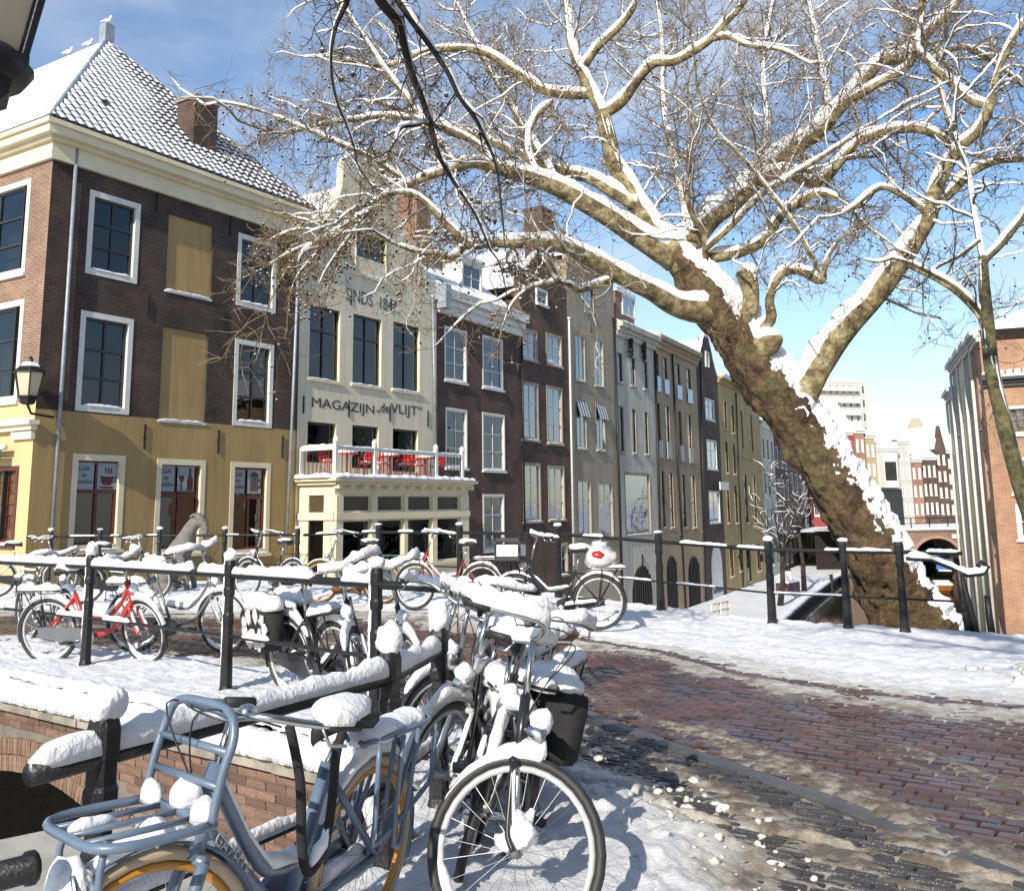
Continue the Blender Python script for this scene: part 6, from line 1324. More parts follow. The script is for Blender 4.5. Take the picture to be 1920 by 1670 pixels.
# ------------------------------------------------------------------ things on the wharf
def small_tree(px, py, hgt, label, seed, z=WZ):
    p = at_z(px, py, z); t_ = Tree('bare_tree', label, p, 'bark_dark', 'twig_dark'); rr2 = random.Random(seed); top = p + V((rr2.uniform(-.3, .3), 0, hgt * .45))
    MB().tube(t_.loc([p, p.lerp(top, .5) + V((.1, 0, 0)), top]), [.2, .16, .12], 8).build('trunk', 'bark_dark', t_.e, True)
    for k in range(6):
        a_ = k * 1.05; d = V((math.cos(a_) * .5, math.sin(a_) * .5, 1)); pts = [top + d * (hgt * .5 * i / 6) + V((0, 0, .02 * i)) for i in range(7)]; MB().tube(t_.loc(pts), [lerp(.08, .02, i / 6) for i in range(7)], 6).build('limb', 'bark_dark', t_.e, True); t_.sprout(pts, [.04] * 7, 2.4, .2, (.7, 1.5), None, .02, 3, 4, .03, balls=0)
    t_.done()
small_tree(1463, 1135, 6.5, 'small bare tree on the wharf left of the trunk', 2); small_tree(1508, 1108, 9, 'taller dark tree on the wharf close to the trunk', 4)
fp_ = at_z(1335, 1180, WZ); fq_ = at_z(1368, 1172, WZ); wf = empty('white_fence', fp_, 0, 'low white wooden fence on the wharf below the cellar arches', 'fence'); d = fq_ - fp_
for k in range(3): q = d * (k / 2); MB().box(q.x - .06, q.x + .06, q.y - .06, q.y + .06, 0, 1.25).build('post', 'white_wall', wf)
for z in (.5, .85, 1.2): MB().tube([V((0, 0, z)), d + V((0, 0, z))], .05, 5).build('rail', 'white_wall', wf)
for k, (x, y) in enumerate(((1396, 1182), (1559, 1090))): p = at_z(x, y, WZ); o = MB().tube([(0, 0, -.6), (0, 0, .55)], .14, 8).build('mooring_post', 'bark_dark', empty('mooring_post', p, 0, ('dark wooden mooring post at the near wharf edge', 'dark wooden mooring post at the far wharf edge')[k], 'post'))
p = at_z(1478, 1112, WZ); sb = empty('planter_box', p, .9, 'dark planter box with snow on the wharf', 'planter'); MB().box(-.9, .9, -.5, .5, 0, .75).build('box', pm('plum', (.09, .04, .06), None, 4, .7), sb); MB().box(-.85, .85, -.45, .45, .75, .86).build('snow', 'snow', sb)
sm = empty('snowman', p + V((.1, -.1, .86)), 0, 'little snowman sitting on the planter box', 'snowman'); MB().blob((0, 0, .22), (.26, .26, .24), 10, 7, .1).build('body', 'snow', sm, True); MB().blob((0, 0, .56), (.17, .17, .16), 10, 7, .1).build('head', 'snow', sm, True); MB().lathe([(.2, .68), (.2, .7), (.12, .7), (.12, .84)], n=8).build('hat', 'black_paint', sm)
def bin_(px, py, mat, label):
    p = at_z(px, py, WZ); o = empty('wheelie_bin', p, .5, label, 'bin'); m = MB(); m.v = [(-.26, -.3, 0), (.26, -.3, 0), (.26, .3, 0), (-.26, .3, 0), (-.32, -.38, 1), (.32, -.38, 1), (.32, .38, 1), (-.32, .38, 1)]; m.f = [(0, 3, 2, 1), (4, 5, 6, 7), (0, 1, 5, 4), (1, 2, 6, 5), (2, 3, 7, 6), (3, 0, 4, 7)]; m.build('body', mat, o); MB().box(-.35, .35, -.42, .4, 1, 1.08).build('lid', mat, o); MB().blob((0, 0, 1.1), (.34, .4, .07), 8, 5, .2).build('snow', 'snow', o, True)
pm('green_plastic', (.02, .1, .06), None, 4, .5); pm('grey_plastic', (.08, .09, .09), None, 4, .5); bin_(1878, 1148, 'grey_plastic', 'grey wheelie bin on the right wharf'); bin_(1893, 1156, 'green_plastic', 'green wheelie bin on the right wharf')
def terrace_set(px, py, label):
    p = at_z(px, py, WZ); o = empty('terrace_table', p, .6, label, 'table'); MB().box(-.4, .4, -.4, .4, .7, .74).build('table_top', 'white_paint', o)
    for a_, b_2 in ((-1, -1), (1, -1), (-1, 1), (1, 1)): MB().box(a_ * .34 - .03, a_ * .34 + .03, b_2 * .34 - .03, b_2 * .34 + .03, 0, .7).build('leg', 'white_paint', o)
    MB().box(-.38, .38, -.38, .38, .74, .86).build('snow', 'snow', o)
for k, (x, y) in enumerate(((1850, 1150), (1862, 1105), (1838, 1120), (1872, 1128), (1846, 1092))): terrace_set(x, y, ('white terrace table nearest the canal stair', 'white terrace table second from the brick house', 'white terrace table beside the trunk', 'white terrace table next to the bins', 'white terrace table farthest along the wharf')[k])
lp = at_z(1865, 1130, WZ); ld = empty('white_ladder', lp, .4, 'white wooden rack standing among the terrace tables', 'rack')
for s_ in (-1, 1): MB().box(s_ * .45 - .05, s_ * .45 + .05, -.05, .05, 0, 2.6).build('upright', 'white_paint', ld)
for k in range(5): MB().box(-.4, .4, -.04, .04, .4 + k * .5, .5 + k * .5).build('rung', 'white_paint', ld)
p = at_z(1855, 1090, WZ); bs_ = empty('potted_shrub', p, 0, 'yellow-green potted shrub on the right wharf', 'plant'); MB().lathe([(.25, 0), (.35, .5)], n=8).build('pot', 'tile_red', bs_)
lv = MB(); pm('leaf', (.1, .13, .03), (.16, .16, .05), 4, .7)
for k in range(300):
    a_ = V((rt.gauss(0, .3), rt.gauss(0, .3), .95 + rt.gauss(0, .35))); d1 = V((rt.gauss(0, 1), rt.gauss(0, 1), rt.gauss(0, 1))).normalized() * .09; d2 = V((rt.gauss(0, 1), rt.gauss(0, 1), rt.gauss(0, 1))).normalized() * .05; lv.face([a_ - d1, a_ + d2, a_ + d1, a_ - d2])
lv.build('leaves', 'leaf', bs_)
for k, (x, y) in enumerate(((1842, 1195), (1858, 1215))): p = at_z(x, y, WZ); MB().tube([(0, 0, -1), (.02, 0, 1.3)], .16, 8).build('pile', 'bark_dark', empty('wooden_pile', p, 0, ('wooden pile left at the canal stair', 'thicker wooden pile right at the canal stair')[k], 'post'), True)
# ------------------------------------------------------------------ lamps
def lantern(par, z, r_, h_):
    MB().lathe([(r_ * .35, z - .16), (r_ * .55, z - .12), (r_ * .6, z - .03), (r_ * .78, z), (r_ * .78, z + .03)], n=6).build('base', 'black_iron', par)
    MB().lathe([(r_ * .66, z + .03), (r_, z + h_)], n=6).build('glass', 'lamp_glass', par)
    cg = MB()
    for k in range(6): a_ = k * math.pi / 3; cg.tube([(r_ * .68 * math.cos(a_), r_ * .68 * math.sin(a_), z + .03), (r_ * 1.02 * math.cos(a_), r_ * 1.02 * math.sin(a_), z + h_)], r_ * .05, 5)
    cg.build('cage', 'black_iron', par); MB().lathe([(r_ * 1.15, z + h_), (r_ * 1.15, z + h_ + .02), (r_ * .45, z + h_ + r_ * .7), (r_ * .25, z + h_ + r_ * .75), (r_ * .2, z + h_ + r_ * 1.0), (r_ * .05, z + h_ + r_ * 1.2)], n=6).build('hood', 'black_iron', par)
    MB().lathe([(r_ * 1.0, z + h_ + r_ * .12), (r_ * .5, z + h_ + r_ * .72), (r_ * .3, z + h_ + r_ * .78)], n=6).build('snow', 'snow', par)
pm('lamp_glass', (.62, .54, .38), (.56, .48, .33), 3, .35)
q = at_y(-62, 130, 3.4); ls = empty('street_lantern', (q.x, q.y, 0), 0, 'cream-glazed street lantern cut off by the upper left corner', 'lamp')
zz = q.z; lantern(ls, zz + .02, .3, .55); MB().lathe([(.13, 0), (.13, .5), (.08, .6), (.055, 1.0), (.05, zz - .35), (.08, zz - .3), (.06, zz - .16)], n=12).build('pole', 'black_iron', ls, True)
MB().lathe([(.14, zz - .06), (.2, zz - .03), (.23, zz + .02), (.19, zz + .07)], n=20).build('ring', 'black_iron', ls, True)
wl_ = cf.e.matrix_world @ V((.05, -.45, 0)); q = at_y(52, 745, 21.4); wlan = empty('wall_lantern', q, 0, 'black wall lantern with cream glass on the cafe corner', 'lamp'); lantern(wlan, .0, .32, .55); MB().tube([(0, 0, -.15), (.05, .1, -.35), (.35, .55, -.4)], .03, 6).build('bracket', 'black_iron', wlan)
# ================================================================== BICYCLES
def bmat(name, c, rough=.3): return M.get(name) or pm(name, c, tuple(x * .85 for x in c), 8, rough, coat=.3)
bmat('bike_black', (.02, .02, .022)); bmat('bike_blue', (.13, .18, .25), .35); bmat('bike_red', (.5, .035, .03)); bmat('bike_green', (.12, .2, .16)); bmat('bike_white', (.7, .68, .6)); bmat('bike_maroon', (.22, .03, .03)); bmat('bike_grey', (.15, .16, .17)); bmat('guard_yellow', (.6, .45, .03)); bmat('rim_orange', (.55, .26, .03), .4); bmat('tyre_cream', (.5, .4, .27), .6); bmat('silver', (.5, .5, .5), .3); bmat('leather', (.22, .09, .03), .5); bmat('grip_brown', (.25, .12, .05), .5); bmat('guard_white', (.72, .7, .66)); pm('bag_black', (.012, .012, .013), (.02, .02, .02), 8, .85, .3, 30); bmat('red_plastic', (.5, .02, .02)); bmat('bag_white', (.7, .68, .65), .6)
RW = .345
def circ(r, c, n=32, a0=0, a1=2 * math.pi, full=True): return [(c[0] + r * math.cos(lerp(a0, a1, i / n)), c[1], c[2] + r * math.sin(lerp(a0, a1, i / n))) for i in range(n if full else n + 1)]
def wheel(par, c, rim='silver', tyre='black_rubber', spokes=28, T=None, snowarc=None, seed=0, n=32):
    T = T or Matrix(); w_ = empty('wheel'); w_.parent = par; w_.matrix_basis = T; c = V(c)
    MB().tube(circ(RW - .02, c, n), .021, 8, closed=True).build('tyre', tyre, w_, True); MB().tube(circ(RW - .052, c, n), .014, 6, closed=True).build('rim', rim, w_, True)
    sp = MB()
    for i in range(spokes): a = 2 * math.pi * i / spokes; b = a + (.35 if i % 2 else -.35); sp.tube([(c.x + .022 * math.cos(b), c.y + (.03 if i % 2 else -.03), c.z + .022 * math.sin(b)), (c.x + (RW - .06) * math.cos(a), c.y, c.z + (RW - .06) * math.sin(a))], .001, 3, False)
    sp.build('spokes', 'dull_metal', w_); MB().lathe([(.012, -.06), (.025, -.035), (.018, -.02), (.018, .02), (.025, .035), (.012, .06)], c, 10, 'y').build('hub', 'dull_metal', w_, True)
    if snowarc:
        s_ = MB(); s_.snow([V(p) + V((0, 0, -.02)) for p in circ(RW - .058, c, 14, math.radians(snowarc[0]), math.radians(snowarc[1]), False)], .024, .05, .01, seed, step=.03); s_.build('snow', 'snow', w_, True)
    return w_
def bike(label, rear, front, lean=0, steer=0, frame='bike_black', guard='bike_black', rim='silver', tyre='black_rubber', low=True, sn=1.0, fr=.017, saddle='black_rubber', sz=.97, bar='chrome', barz=1.08, swept=True, grip='black_rubber', rack=True, rackmat=None, chain='bike_black', crate=False, bag=None, pannier=False, seed=0, fork_target=None, group='parked bicycles', z0=None, front_rack=False, lamp=True, spokes=28, lock=False, wsnow=True, light_red=False, side_loops=False, barsnow=True):
    rear, front = V(rear), V(front); d = front - rear; d.z = 0; hd = math.atan2(d.y, d.x); WB = 1.1; g0 = rear.copy(); g0.z = rear.z if z0 is None else z0
    T = Matrix.Translation(g0) @ Matrix.Rotation(hd, 4, 'Z') @ Matrix.Rotation(lean, 4, 'X'); e = empty('bicycle', label=label, cat='bicycle', group=group, mat=T)
    hb, ht = V((.965, 0, .66)), V((.905, 0, .86)); ax = (ht - hb).normalized(); ST = Matrix.Translation(hb) @ Matrix.Rotation(steer, 4, ax) @ Matrix.Translation(-hb)
    bb = V((.47, 0, .29)); se = V((.3, 0, .74)); ra = V((0, 0, RW)); fa = V((WB, 0, RW)); f = MB(); snp = []
    f.tube([bb, se], fr, 8)
    if low:
        dt = [hb + V((-.005, 0, .02)), V((.86, 0, .52)), V((.72, 0, .36)), bb]; d2 = [ht + V((.01, 0, -.04)), V((.84, 0, .66)), V((.66, 0, .49)), V((.385, 0, .53))]; 
        if side_loops: dt = [hb + V((0, 0, .06)), V((.75, 0, .52)), V((.54, 0, .33)), bb]; d2 = [ht + V((.01, 0, -.01)), V((.74, 0, .62)), V((.6, 0, .48)), V((.4, 0, .45))]
        f.tube([tuple(x) for x in catmull(dt, 3)], fr * (1.25 if side_loops else 1.05), 10); f.tube([tuple(x) for x in catmull(d2, 3)], fr * .95, 8); snp += [(d2, fr)]
    else:
        d2 = [ht + V((.01, 0, -.05)), se + V((-.0, 0, -.04))]; dt = [hb + V((0, 0, .02)), bb]; f.tube(d2, fr * .95, 8); f.tube(dt, fr * 1.05, 8); snp += [(d2, fr), (dt, fr)]
    for s_ in (-1, 1): f.tube([bb + V((0, s_ * .03, 0)), ra + V((0, s_ * .06, 0))], fr * .65, 6); f.tube([se + V((0, s_ * .02, -.05)), ra + V((0, s_ * .06, 0))], fr * .55, 6)
    f.tube([hb - ax * .03, ht + ax * .02], fr * 1.3, 8); f.build('frame', frame, e, True); snp += [([bb + V((0, 0, .0)), ra], fr * .9)]
    MB().tube([se, V((lerp(se.x, .25, .9), 0, sz - .06))], .0125, 8).build('seat_post', 'chrome', e, True)
    sx = .24; sd = MB(); prof = [(-.13, .085, 0), (-.1, .1, .02), (-.02, .09, .025), (.06, .045, .02), (.14, .028, .012), (.165, .015, .0)]
    for x, w_, z in prof:
        for k in range(8): a = 2 * math.pi * k / 8; sd.v.append((sx + x, w_ * math.cos(a), sz + z + .035 * math.sin(a) * (1 if math.sin(a) > 0 else 1.3)))
    for k in range(5):
        for a in range(8): b = (a + 1) % 8; sd.f.append((k * 8 + a, k * 8 + b, k * 8 + 8 + b, k * 8 + 8 + a))
    sd.f.append(tuple(range(8))); sd.f.append(tuple(range(40, 48))); sd.build('saddle', saddle, e, True)
    fk = empty('front_assembly'); fk.parent = e; fk.matrix_basis = ST; k = MB(); k.tube([hb + V((0, -.06, -.03)), hb + V((0, .06, -.03))], .018, 6)
    for s_ in (-1, 1): k.tube([tuple(x) for x in catmull([hb + V((0, s_ * .055, -.03)), V((1.03, s_ * .058, .45)), V((1.06, s_ * .058, .38)), fa + V((0, s_ * .058, 0))], 3)], fr * .75, 7)
    k.build('fork', frame, fk, True); stt = ht + ax * (barz - ht.z - .0)
    h = MB(); h.tube([ht, stt], .014, 8); bw = .29
    if swept: hp = [V((stt.x - .26, bw + .01, barz - .02)), V((stt.x - .12, bw, barz)), V((stt.x + .03, bw * .75, barz + .035)), V((stt.x + .045, bw * .35, barz + .02)), stt, V((stt.x + .045, -bw * .35, barz + .02)), V((stt.x + .03, -bw * .75, barz + .035)), V((stt.x - .12, -bw, barz)), V((stt.x - .26, -bw - .01, barz - .02))]
    else: hp = [V((stt.x - .1, bw + .03, barz + .02)), V((stt.x - .02, bw * .8, barz + .02)), stt, V((stt.x - .02, -bw * .8, barz + .02)), V((stt.x - .1, -bw - .03, barz + .02))]
    hc = [tuple(x) for x in catmull(hp, 4)]; h.tube(hc, .0115, 8); h.build('handlebar', bar, fk, True)
    for s_ in (0, -1):
        a, b = V(hp[s_]), V(hp[1 if s_ == 0 else -2]); MB().tube([a, a.lerp(b, .8)], .018, 8).build('grip', grip, fk, True); c_ = a.lerp(b, .95); MB().tube([c_, c_.lerp(a, .5) + V((.04, 0, -.05)), a + V((.05, 0, -.05))], .006, 5).build('brake_lever', 'chrome', fk, True)
    MB().lathe([(.005, 0), (.03, .005), (.032, .018), (.02, .035), (.004, .04)], stt + V((0, .09, .02)), 8).build('bell', 'chrome', fk, True)
    for s_ in (-1, 1): MB().tube([tuple(x) for x in catmull([stt + V((-.05, s_ * .2, .0)), stt + V((.16, s_ * .1, .06)), stt + V((.12, 0, -.15)), ht + V((.03, 0, -.1))], 5)], .003, 4).build('brake_cable', 'black_rubber', fk, True)
    if lamp: MB().lathe([(.012, -.06), (.035, -.02), (.045, .03), (.04, .036)], V((1.0, 0, .76)), 10, 'x').build('headlight', 'chrome', fk, True)
    wheel(fk, fa, rim, tyre, spokes, None, (215, 300) if wsnow and sn > .5 else None, seed + 1); wheel(e, ra, rim, tyre, spokes, None, (225, 320) if wsnow and sn > .5 else None, seed + 2)
    def fender(par, c, a0, a1, nm='mudguard'):
        pts = circ(RW + .018, c, 18, math.radians(a0), math.radians(a1), False); m = MB()
        for p in pts:
            n_ = (V(p) - V(c)).normalized()
            for y, o in ((-.027, -.012), (-.015, .0), (.015, .0), (.027, -.012)): q = V(p) + n_ * o; m.v.append((q.x, y, q.z))
        for i in range(len(pts) - 1):
            for j_ in range(3): q = i * 4 + j_; m.f.append((q, q + 1, q + 5, q + 4))
        m.build(nm, guard, par, True); return pts
    pf = fender(fk, fa, 20, 165) if guard else circ(RW, fa, 18, R(20), R(165), False); pr = fender(e, ra, 10, 200) if guard else circ(RW, ra, 18, R(10), R(200), False)
    for s_ in (-1, 1): MB().tube([V((-RW * .82, s_ * .03, RW + .1)), ra + V((0, s_ * .065, 0))], .004, 4).build('stay', 'dull_metal', e)
    if chain:
        m = MB(); pts = [(-.07, RW + .045), (.02, RW + .06), (.47, .4), (.56, .36), (.585, .29), (.55, .22), (.46, .19), (.0, RW - .055), (-.06, RW - .04)]; m.prism(pts, (-.065, -.09)); m.build('chain_case', chain, e)
    cr_ = MB(); ca = R(40 + seed * 37 % 180); cr_.tube([bb + V((0, -.11, 0)), bb + V((math.cos(ca) * .17, -.115, math.sin(ca) * .17))], .01, 6); cr_.tube([bb + V((0, .09, 0)), bb + V((-math.cos(ca) * .17, .1, -math.sin(ca) * .17))], .01, 6); cr_.tube([bb + V((0, -.11, 0)), bb + V((0, .09, 0))], .02, 6); cr_.build('crank', 'chrome', e, True)
    for s_ in (-1, 1): q = bb + V((-s_ * math.cos(ca) * .17, s_ * .15, -s_ * math.sin(ca) * .17)); MB().box(q.x - .045, q.x + .045, q.y - .045, q.y + .045, q.z - .012, q.z + .012).build('pedal', 'black_rubber', e)
    MB().tube([V((.36, .05, .27)), V((.33, .16, .02))], .009, 6).build('kickstand', 'dull_metal', e, True)
    rm = rackmat or ('black_iron' if frame != 'bike_blue' else frame); rr_ = .0075 if not side_loops else .011; rz = .775
    if rack:
        m = MB(); m.tube([tuple(x) for x in catmull([V((.16, .05, rz)), V((-.1, .07, rz)), V((-.32, .07, rz)), V((-.37, .0, rz)), V((-.32, -.07, rz)), V((-.1, -.07, rz)), V((.16, -.05, rz))], 3)], rr_, 7)
        for y in (-.025, .025): m.tube([V((.14, y, rz)), V((-.35, y, rz))], rr_ * .7, 5)
        for s_ in (-1, 1):
            m.tube([V((-.05, s_ * .07, rz)), ra + V((0, s_ * .07, .02))], rr_ * .9, 6); m.tube([V((-.25, s_ * .07, rz)), ra + V((-.01, s_ * .07, .02))], rr_ * .9, 6)
            if side_loops: m.tube([tuple(x) for x in catmull([V((.1, s_ * .09, rz)), V((.1, s_ * .1, .5)), V((.08, s_ * .1, .42)), V((-.26, s_ * .1, .52)), V((-.33, s_ * .1, .58)), V((-.35, s_ * .085, rz - .02))], 3)], rr_, 6); m.tube([tuple(x) for x in catmull([V((-.06, s_ * .1, rz)), V((-.03, s_ * .11, .42)), V((-.06, s_ * .11, .38)), V((-.1, s_ * .11, .42)), V((-.18, s_ * .1, rz))], 3)], rr_, 6)
        m.build('luggage_rack', rm, e, True)
        if light_red: MB().box(-.4, -.375, -.04, .04, rz - .05, rz - .01).build('rear_light', 'red_plastic', e)
    # snow
    if sn:
        m = MB(); q = .0
        for pts, r_ in snp: m.snow(pts, r_ * 1.25, .05 * sn, r_ * .6, seed + q, step=.03, gap=-.35); q += 3.1
        m.blob((sx + .0, 0, sz + .04 + .015 * sn), (.15, .085, .03 + .03 * sn), 18, 12, .22, seed); 
        if rack and sn > .3: m.snow([(.14, 0, rz), (-.12, 0, rz), (-.36, 0, rz)], .07, .06 * sn, .0, seed + 5, step=.04)
        m.snow([V(p) + V((0, 0, .004)) for p in pr[2:13]], .03, .05 * sn, .0, seed + 6, step=.03)
        m.build('snow', 'snow', e, True)['kind'] = 'stuff'
        m = MB(); m.snow([V(p) for p in (hc if barsnow else hc[:5])], .02, .055 * sn, .006, seed + 7, step=.03, gap=-.4); m.snow([V(p) + V((0, 0, .004)) for p in (pf[3:14] if guard else pf[10:19])], .028, .05 * sn, .0, seed + 8, step=.03); m.blob((1.0, 0, .81), (.05, .045, .03 + .02 * sn), 12, 8, .3, seed)
        if sn > .8:
            for s_ in (-1, 1): m.snow([hb + V((.01, s_ * .055, -.05)), V((1.05, s_ * .058, .45)), fa + V((.0, s_ * .058, .03))], .02, .06 * sn, .0, seed + 9 + s_, step=.025)
        m.build('fork_snow', 'snow', fk, True)['kind'] = 'stuff'
    if crate:
        m = MB(); x0, x1, y0, y1, z0_, z1_ = 1.0, 1.34, -.22, .22, .88, 1.16; t_ = .012
        for a in (x0, x1 - t_): m.box(a, a + t_, y0, y1, z0_, z0_ + .05); m.box(a, a + t_, y0, y1, z1_ - .05, z1_); m.box(a, a + t_, y0, y1, z0_ + .1, z0_ + .16)
        for a in (y0, y1 - t_): m.box(x0, x1, a, a + t_, z0_, z0_ + .05); m.box(x0, x1, a, a + t_, z1_ - .05, z1_); m.box(x0, x1, a, a + t_, z0_ + .09, z0_ + .2)
        for a in (x0, x1 - .02):
            for b in (y0, y1 - .02): m.box(a, a + .02, b, b + .02, z0_, z1_)
        m.box(x0, x1, y0, y1, z0_ - .01, z0_); o = m.build('crate', 'black_rubber', fk); q = MB(); q.box(x0 + .02, x1 - .02, y0 + .02, y1 - .02, z0_, z0_ + .1); q.box(x0 - .004, x0, y0 + .04, y1 - .04, z0_ + .05, z0_ + .2); q.box(x0 + .03, x1 - .03, y0 - .004, y0 - .001, z0_ + .045, z0_ + .19); q.box(x0 + .03, x1 - .03, y1 + .001, y1 + .004, z0_ + .045, z0_ + .19); q.build('crate_snow', 'snow', fk); MB().tube([V((1.02, 0, .66)), V((1.1, .1, .88))], .008, 5).tube([fa + V((0, .07, 0)), V((1.2, .12, .88))], .007, 5).tube([fa + V((0, -.07, 0)), V((1.2, -.12, .88))], .007, 5).build('front_rack', 'black_iron', fk)
    if bag == 'white':
        m = MB(); m.blob((-.02, 0, rz + .13), (.2, .13, .17), 14, 10, .5, 3); m.blob((-.03, 0, rz + .3), (.1, .06, .06), 8, 6, .7, 4); m.build('plastic_bag', 'bag_white', e, True); MB().blob((-.0, -.115, rz + .16), (.08, .03, .06), 8, 6, .5, 3).blob((-.0, .115, rz + .16), (.08, .03, .06), 8, 6, .5, 3).build('bag_print', 'red_plastic', e, True)
    if pannier:
        for s_ in (-1, 1):
            if pannier is True and s_ > 0: continue
            m = MB(); m.blob((-.13, s_ * .16, rz - .16), (.27, .1, .22), 16, 12, .35, seed)
            for i_ in range(len(m.v)): x_, y_, z_ = m.v[i_]; m.v[i_] = (-.13 + math.copysign(abs((x_ + .13) / .27) ** .55, x_ + .13) * .25, y_, rz - .16 + math.copysign(abs((z_ - rz + .16) / .22) ** .6, z_ - rz + .16) * .2)
            m.build('pannier', 'bag_black', e, True)
            q = MB(); q.snow([(-.36, s_ * .15, rz + .02), (-.1, s_ * .15, rz + .03), (.12, s_ * .15, rz + .02)], .1, .08 * sn, 0, seed + 3, step=.04)
            for k in range(4): q.blob((rng.uniform(-.3, .05), s_ * .25, rz - rng.uniform(.08, .3)), (rng.uniform(.02, .05), .01, rng.uniform(.03, .07)), 7, 5, .5, k)
            q.build('pannier_snow', 'snow', e, True)
    if pannier == 'cow':
        for s_ in (-1, 1):
            m = MB()
            for k in range(9): a = 2 * math.pi * k / 9; q = V((-.12 + .17 * math.cos(a), 0, rz - .16 + .12 * math.sin(a))); m.blob((q.x, s_ * .255, q.z), (.045, .012, .06), 7, 4, .9, k)
            m.build('pannier_pattern', 'bag_white', e, True)
    if front_rack:
        m = MB(); pr_ = .0135; z1 = .77; m.tube([tuple(x) for x in catmull([V((1.02, .2, z1)), V((1.24, .21, z1)), V((1.33, .15, z1)), V((1.34, 0, z1)), V((1.33, -.15, z1)), V((1.24, -.21, z1)), V((1.02, -.2, z1))], 3)], pr_, 8)
        for y in (-.1, 0, .1): m.tube([V((1.02, y, z1)), V((1.33, y, z1))], pr_ * .7, 6)
        m.tube([V((1.02, -.2, z1)), V((1.02, .2, z1))], pr_, 7)
        m.tube([tuple(x) for x in catmull([V((1.03, .2, z1)), V((1.0, .2, z1 + .13)), V((.97, .2, z1 + .22)), V((.96, .15, z1 + .28)), V((.955, 0, z1 + .29)), V((.96, -.15, z1 + .28)), V((.97, -.2, z1 + .22)), V((1.0, -.2, z1 + .13)), V((1.03, -.2, z1))], 4)], pr_, 8)
        for dz in (.09, .18): m.tube([V((1.02 - dz * .2, -.2, z1 + dz)), V((1.02 - dz * .2, .2, z1 + dz))], pr_ * .85, 7)
        for s_ in (-1, 1): m.tube([tuple(x) for x in catmull([V((1.28, s_ * .12, z1)), V((1.3, s_ * .13, z1 - .1)), V((1.25, s_ * .1, .5)), fa + V((0, s_ * .075, 0))], 4)], pr_ * .8, 6)
        m.build('front_carrier', frame, fk, True); q = MB()
        q.snow([(1.03, -.2, z1), (1.03, -.1, z1)], .03, .06, .01, 3, step=.02); q.snow([(1.03, .1, z1), (1.03, .2, z1)], .03, .05, .01, 4, step=.02); q.snow([(1.2, -.02, z1), (1.33, -.01, z1)], .02, .025, .01, 6, step=.02); q.blob((1.1, .0, .73), (.05, .06, .04), 14, 9, .4, 2); q.build('carrier_snow', 'snow', fk, True)['kind'] = 'stuff'
        MB().lathe([(.02, -.05), (.07, -.02), (.085, .03), (.08, .04)], V((1.3, 0, .62)), 14, 'x').build('big_headlight', 'chrome', fk, True); MB().blob((1.33, 0, .64), (.05, .075, .085), 10, 7, .25, 5).build('headlight_snow', 'snow', fk, True)
    bpy.context.view_layer.update(); return e, fk
def bp(px, py, z=RW): p = at_z(px, py, z); p.z = 0; return p
# --- the pile against the near railing
H1 = V((-.393, -.92, 0)); r1 = V((-.62, 3.9, .0))
blue, bfk = bike('grey-blue transport bicycle with front carrier and orange rims, nearest the camera', r1, r1 + H1 * 1.1, -.1, -.38, 'bike_blue', 'bike_blue', 'rim_orange', 'tyre_cream', True, .7, .026, sz=.86, barz=1.0, chain='bike_blue', side_loops=True, front_rack=True, lamp=False, seed=3, spokes=32, light_red=False, barsnow=False, group='bicycles against the near railing')
me = text_mesh('GAZELLE', .058, .001)   # lettering along the down tube
for v in me.vertices: x, y, z = v.co; v.co = (x, -.001 - z, y)
me.materials.clear(); me.materials.append(M['silver']); dvec = (V((.75, 0, .52)) - V((.965, 0, .72))).normalized()
for s_ in (1,):
    o = link('lettering', me, blue); X = -dvec * -1; Y = V((0, s_, 0)); Z = V((-dvec.z, 0, dvec.x)); Z = Z if Z.z > 0 else -Z
    ob = V((.93, .036, .672)); XX = dvec; ZZ = V((dvec.z, 0, -dvec.x)) * -1
    if ZZ.z < 0: ZZ = -ZZ
    o.matrix_basis = Matrix(((XX.x, -0, ZZ.x, ob.x), (0, -1, 0, ob.y), (XX.z, 0, ZZ.z, ob.z), (0, 0, 0, 1)))
lk = empty('chain_lock', blue.matrix_world @ V((.36, .05, .8)), 0, 'black fabric chain lock hanging round the grey-blue seat tube', 'lock'); LM = blue.matrix_world; lc = [LM @ V(p) - lk.location for p in ((.6, .03, .93), (.55, .06, .75), (.52, .07, .55), (.48, .08, .45), (.4, .08, .5), (.36, .07, .62), (.33, .05, .78), (.3, .05, .86))]
MB().tube([tuple(x) for x in catmull(lc, 4)], .017, 8).build('sleeve', 'bag_black', lk, True); MB().snow(lc[3:6], .02, .05, .01, 3).build('snow', 'snow', lk, True)
def hub_bike(label, hub, heading, steer, **k):
    """place a bicycle so that its front hub ends up at hub"""
    ax = (V((.905, 0, .86)) - V((.965, 0, .66))).normalized(); hb = V((.965, 0, .66)); loc = hb + Matrix.Rotation(steer, 3, ax) @ (V((1.1, 0, RW)) - hb)
    q = Matrix.Rotation(heading, 3, 'Z') @ loc; rear = V((hub[0] - q.x, hub[1] - q.y, k.pop('z0', 0))); return bike(label, rear, rear + V((math.cos(heading), math.sin(heading), 0)), steer=steer, **k)
_, wfk = hub_bike('snow-caked silver-rimmed bicycle with front wheel turned across, beside the grey-blue one', (-.075, 3.92), R(277), R(72), lean=-.2, frame='bike_black', guard=None, rim='silver', low=False, sn=1.15, seed=11, sz=1.0, barz=1.1, group='bicycles against the near railing', spokes=24)
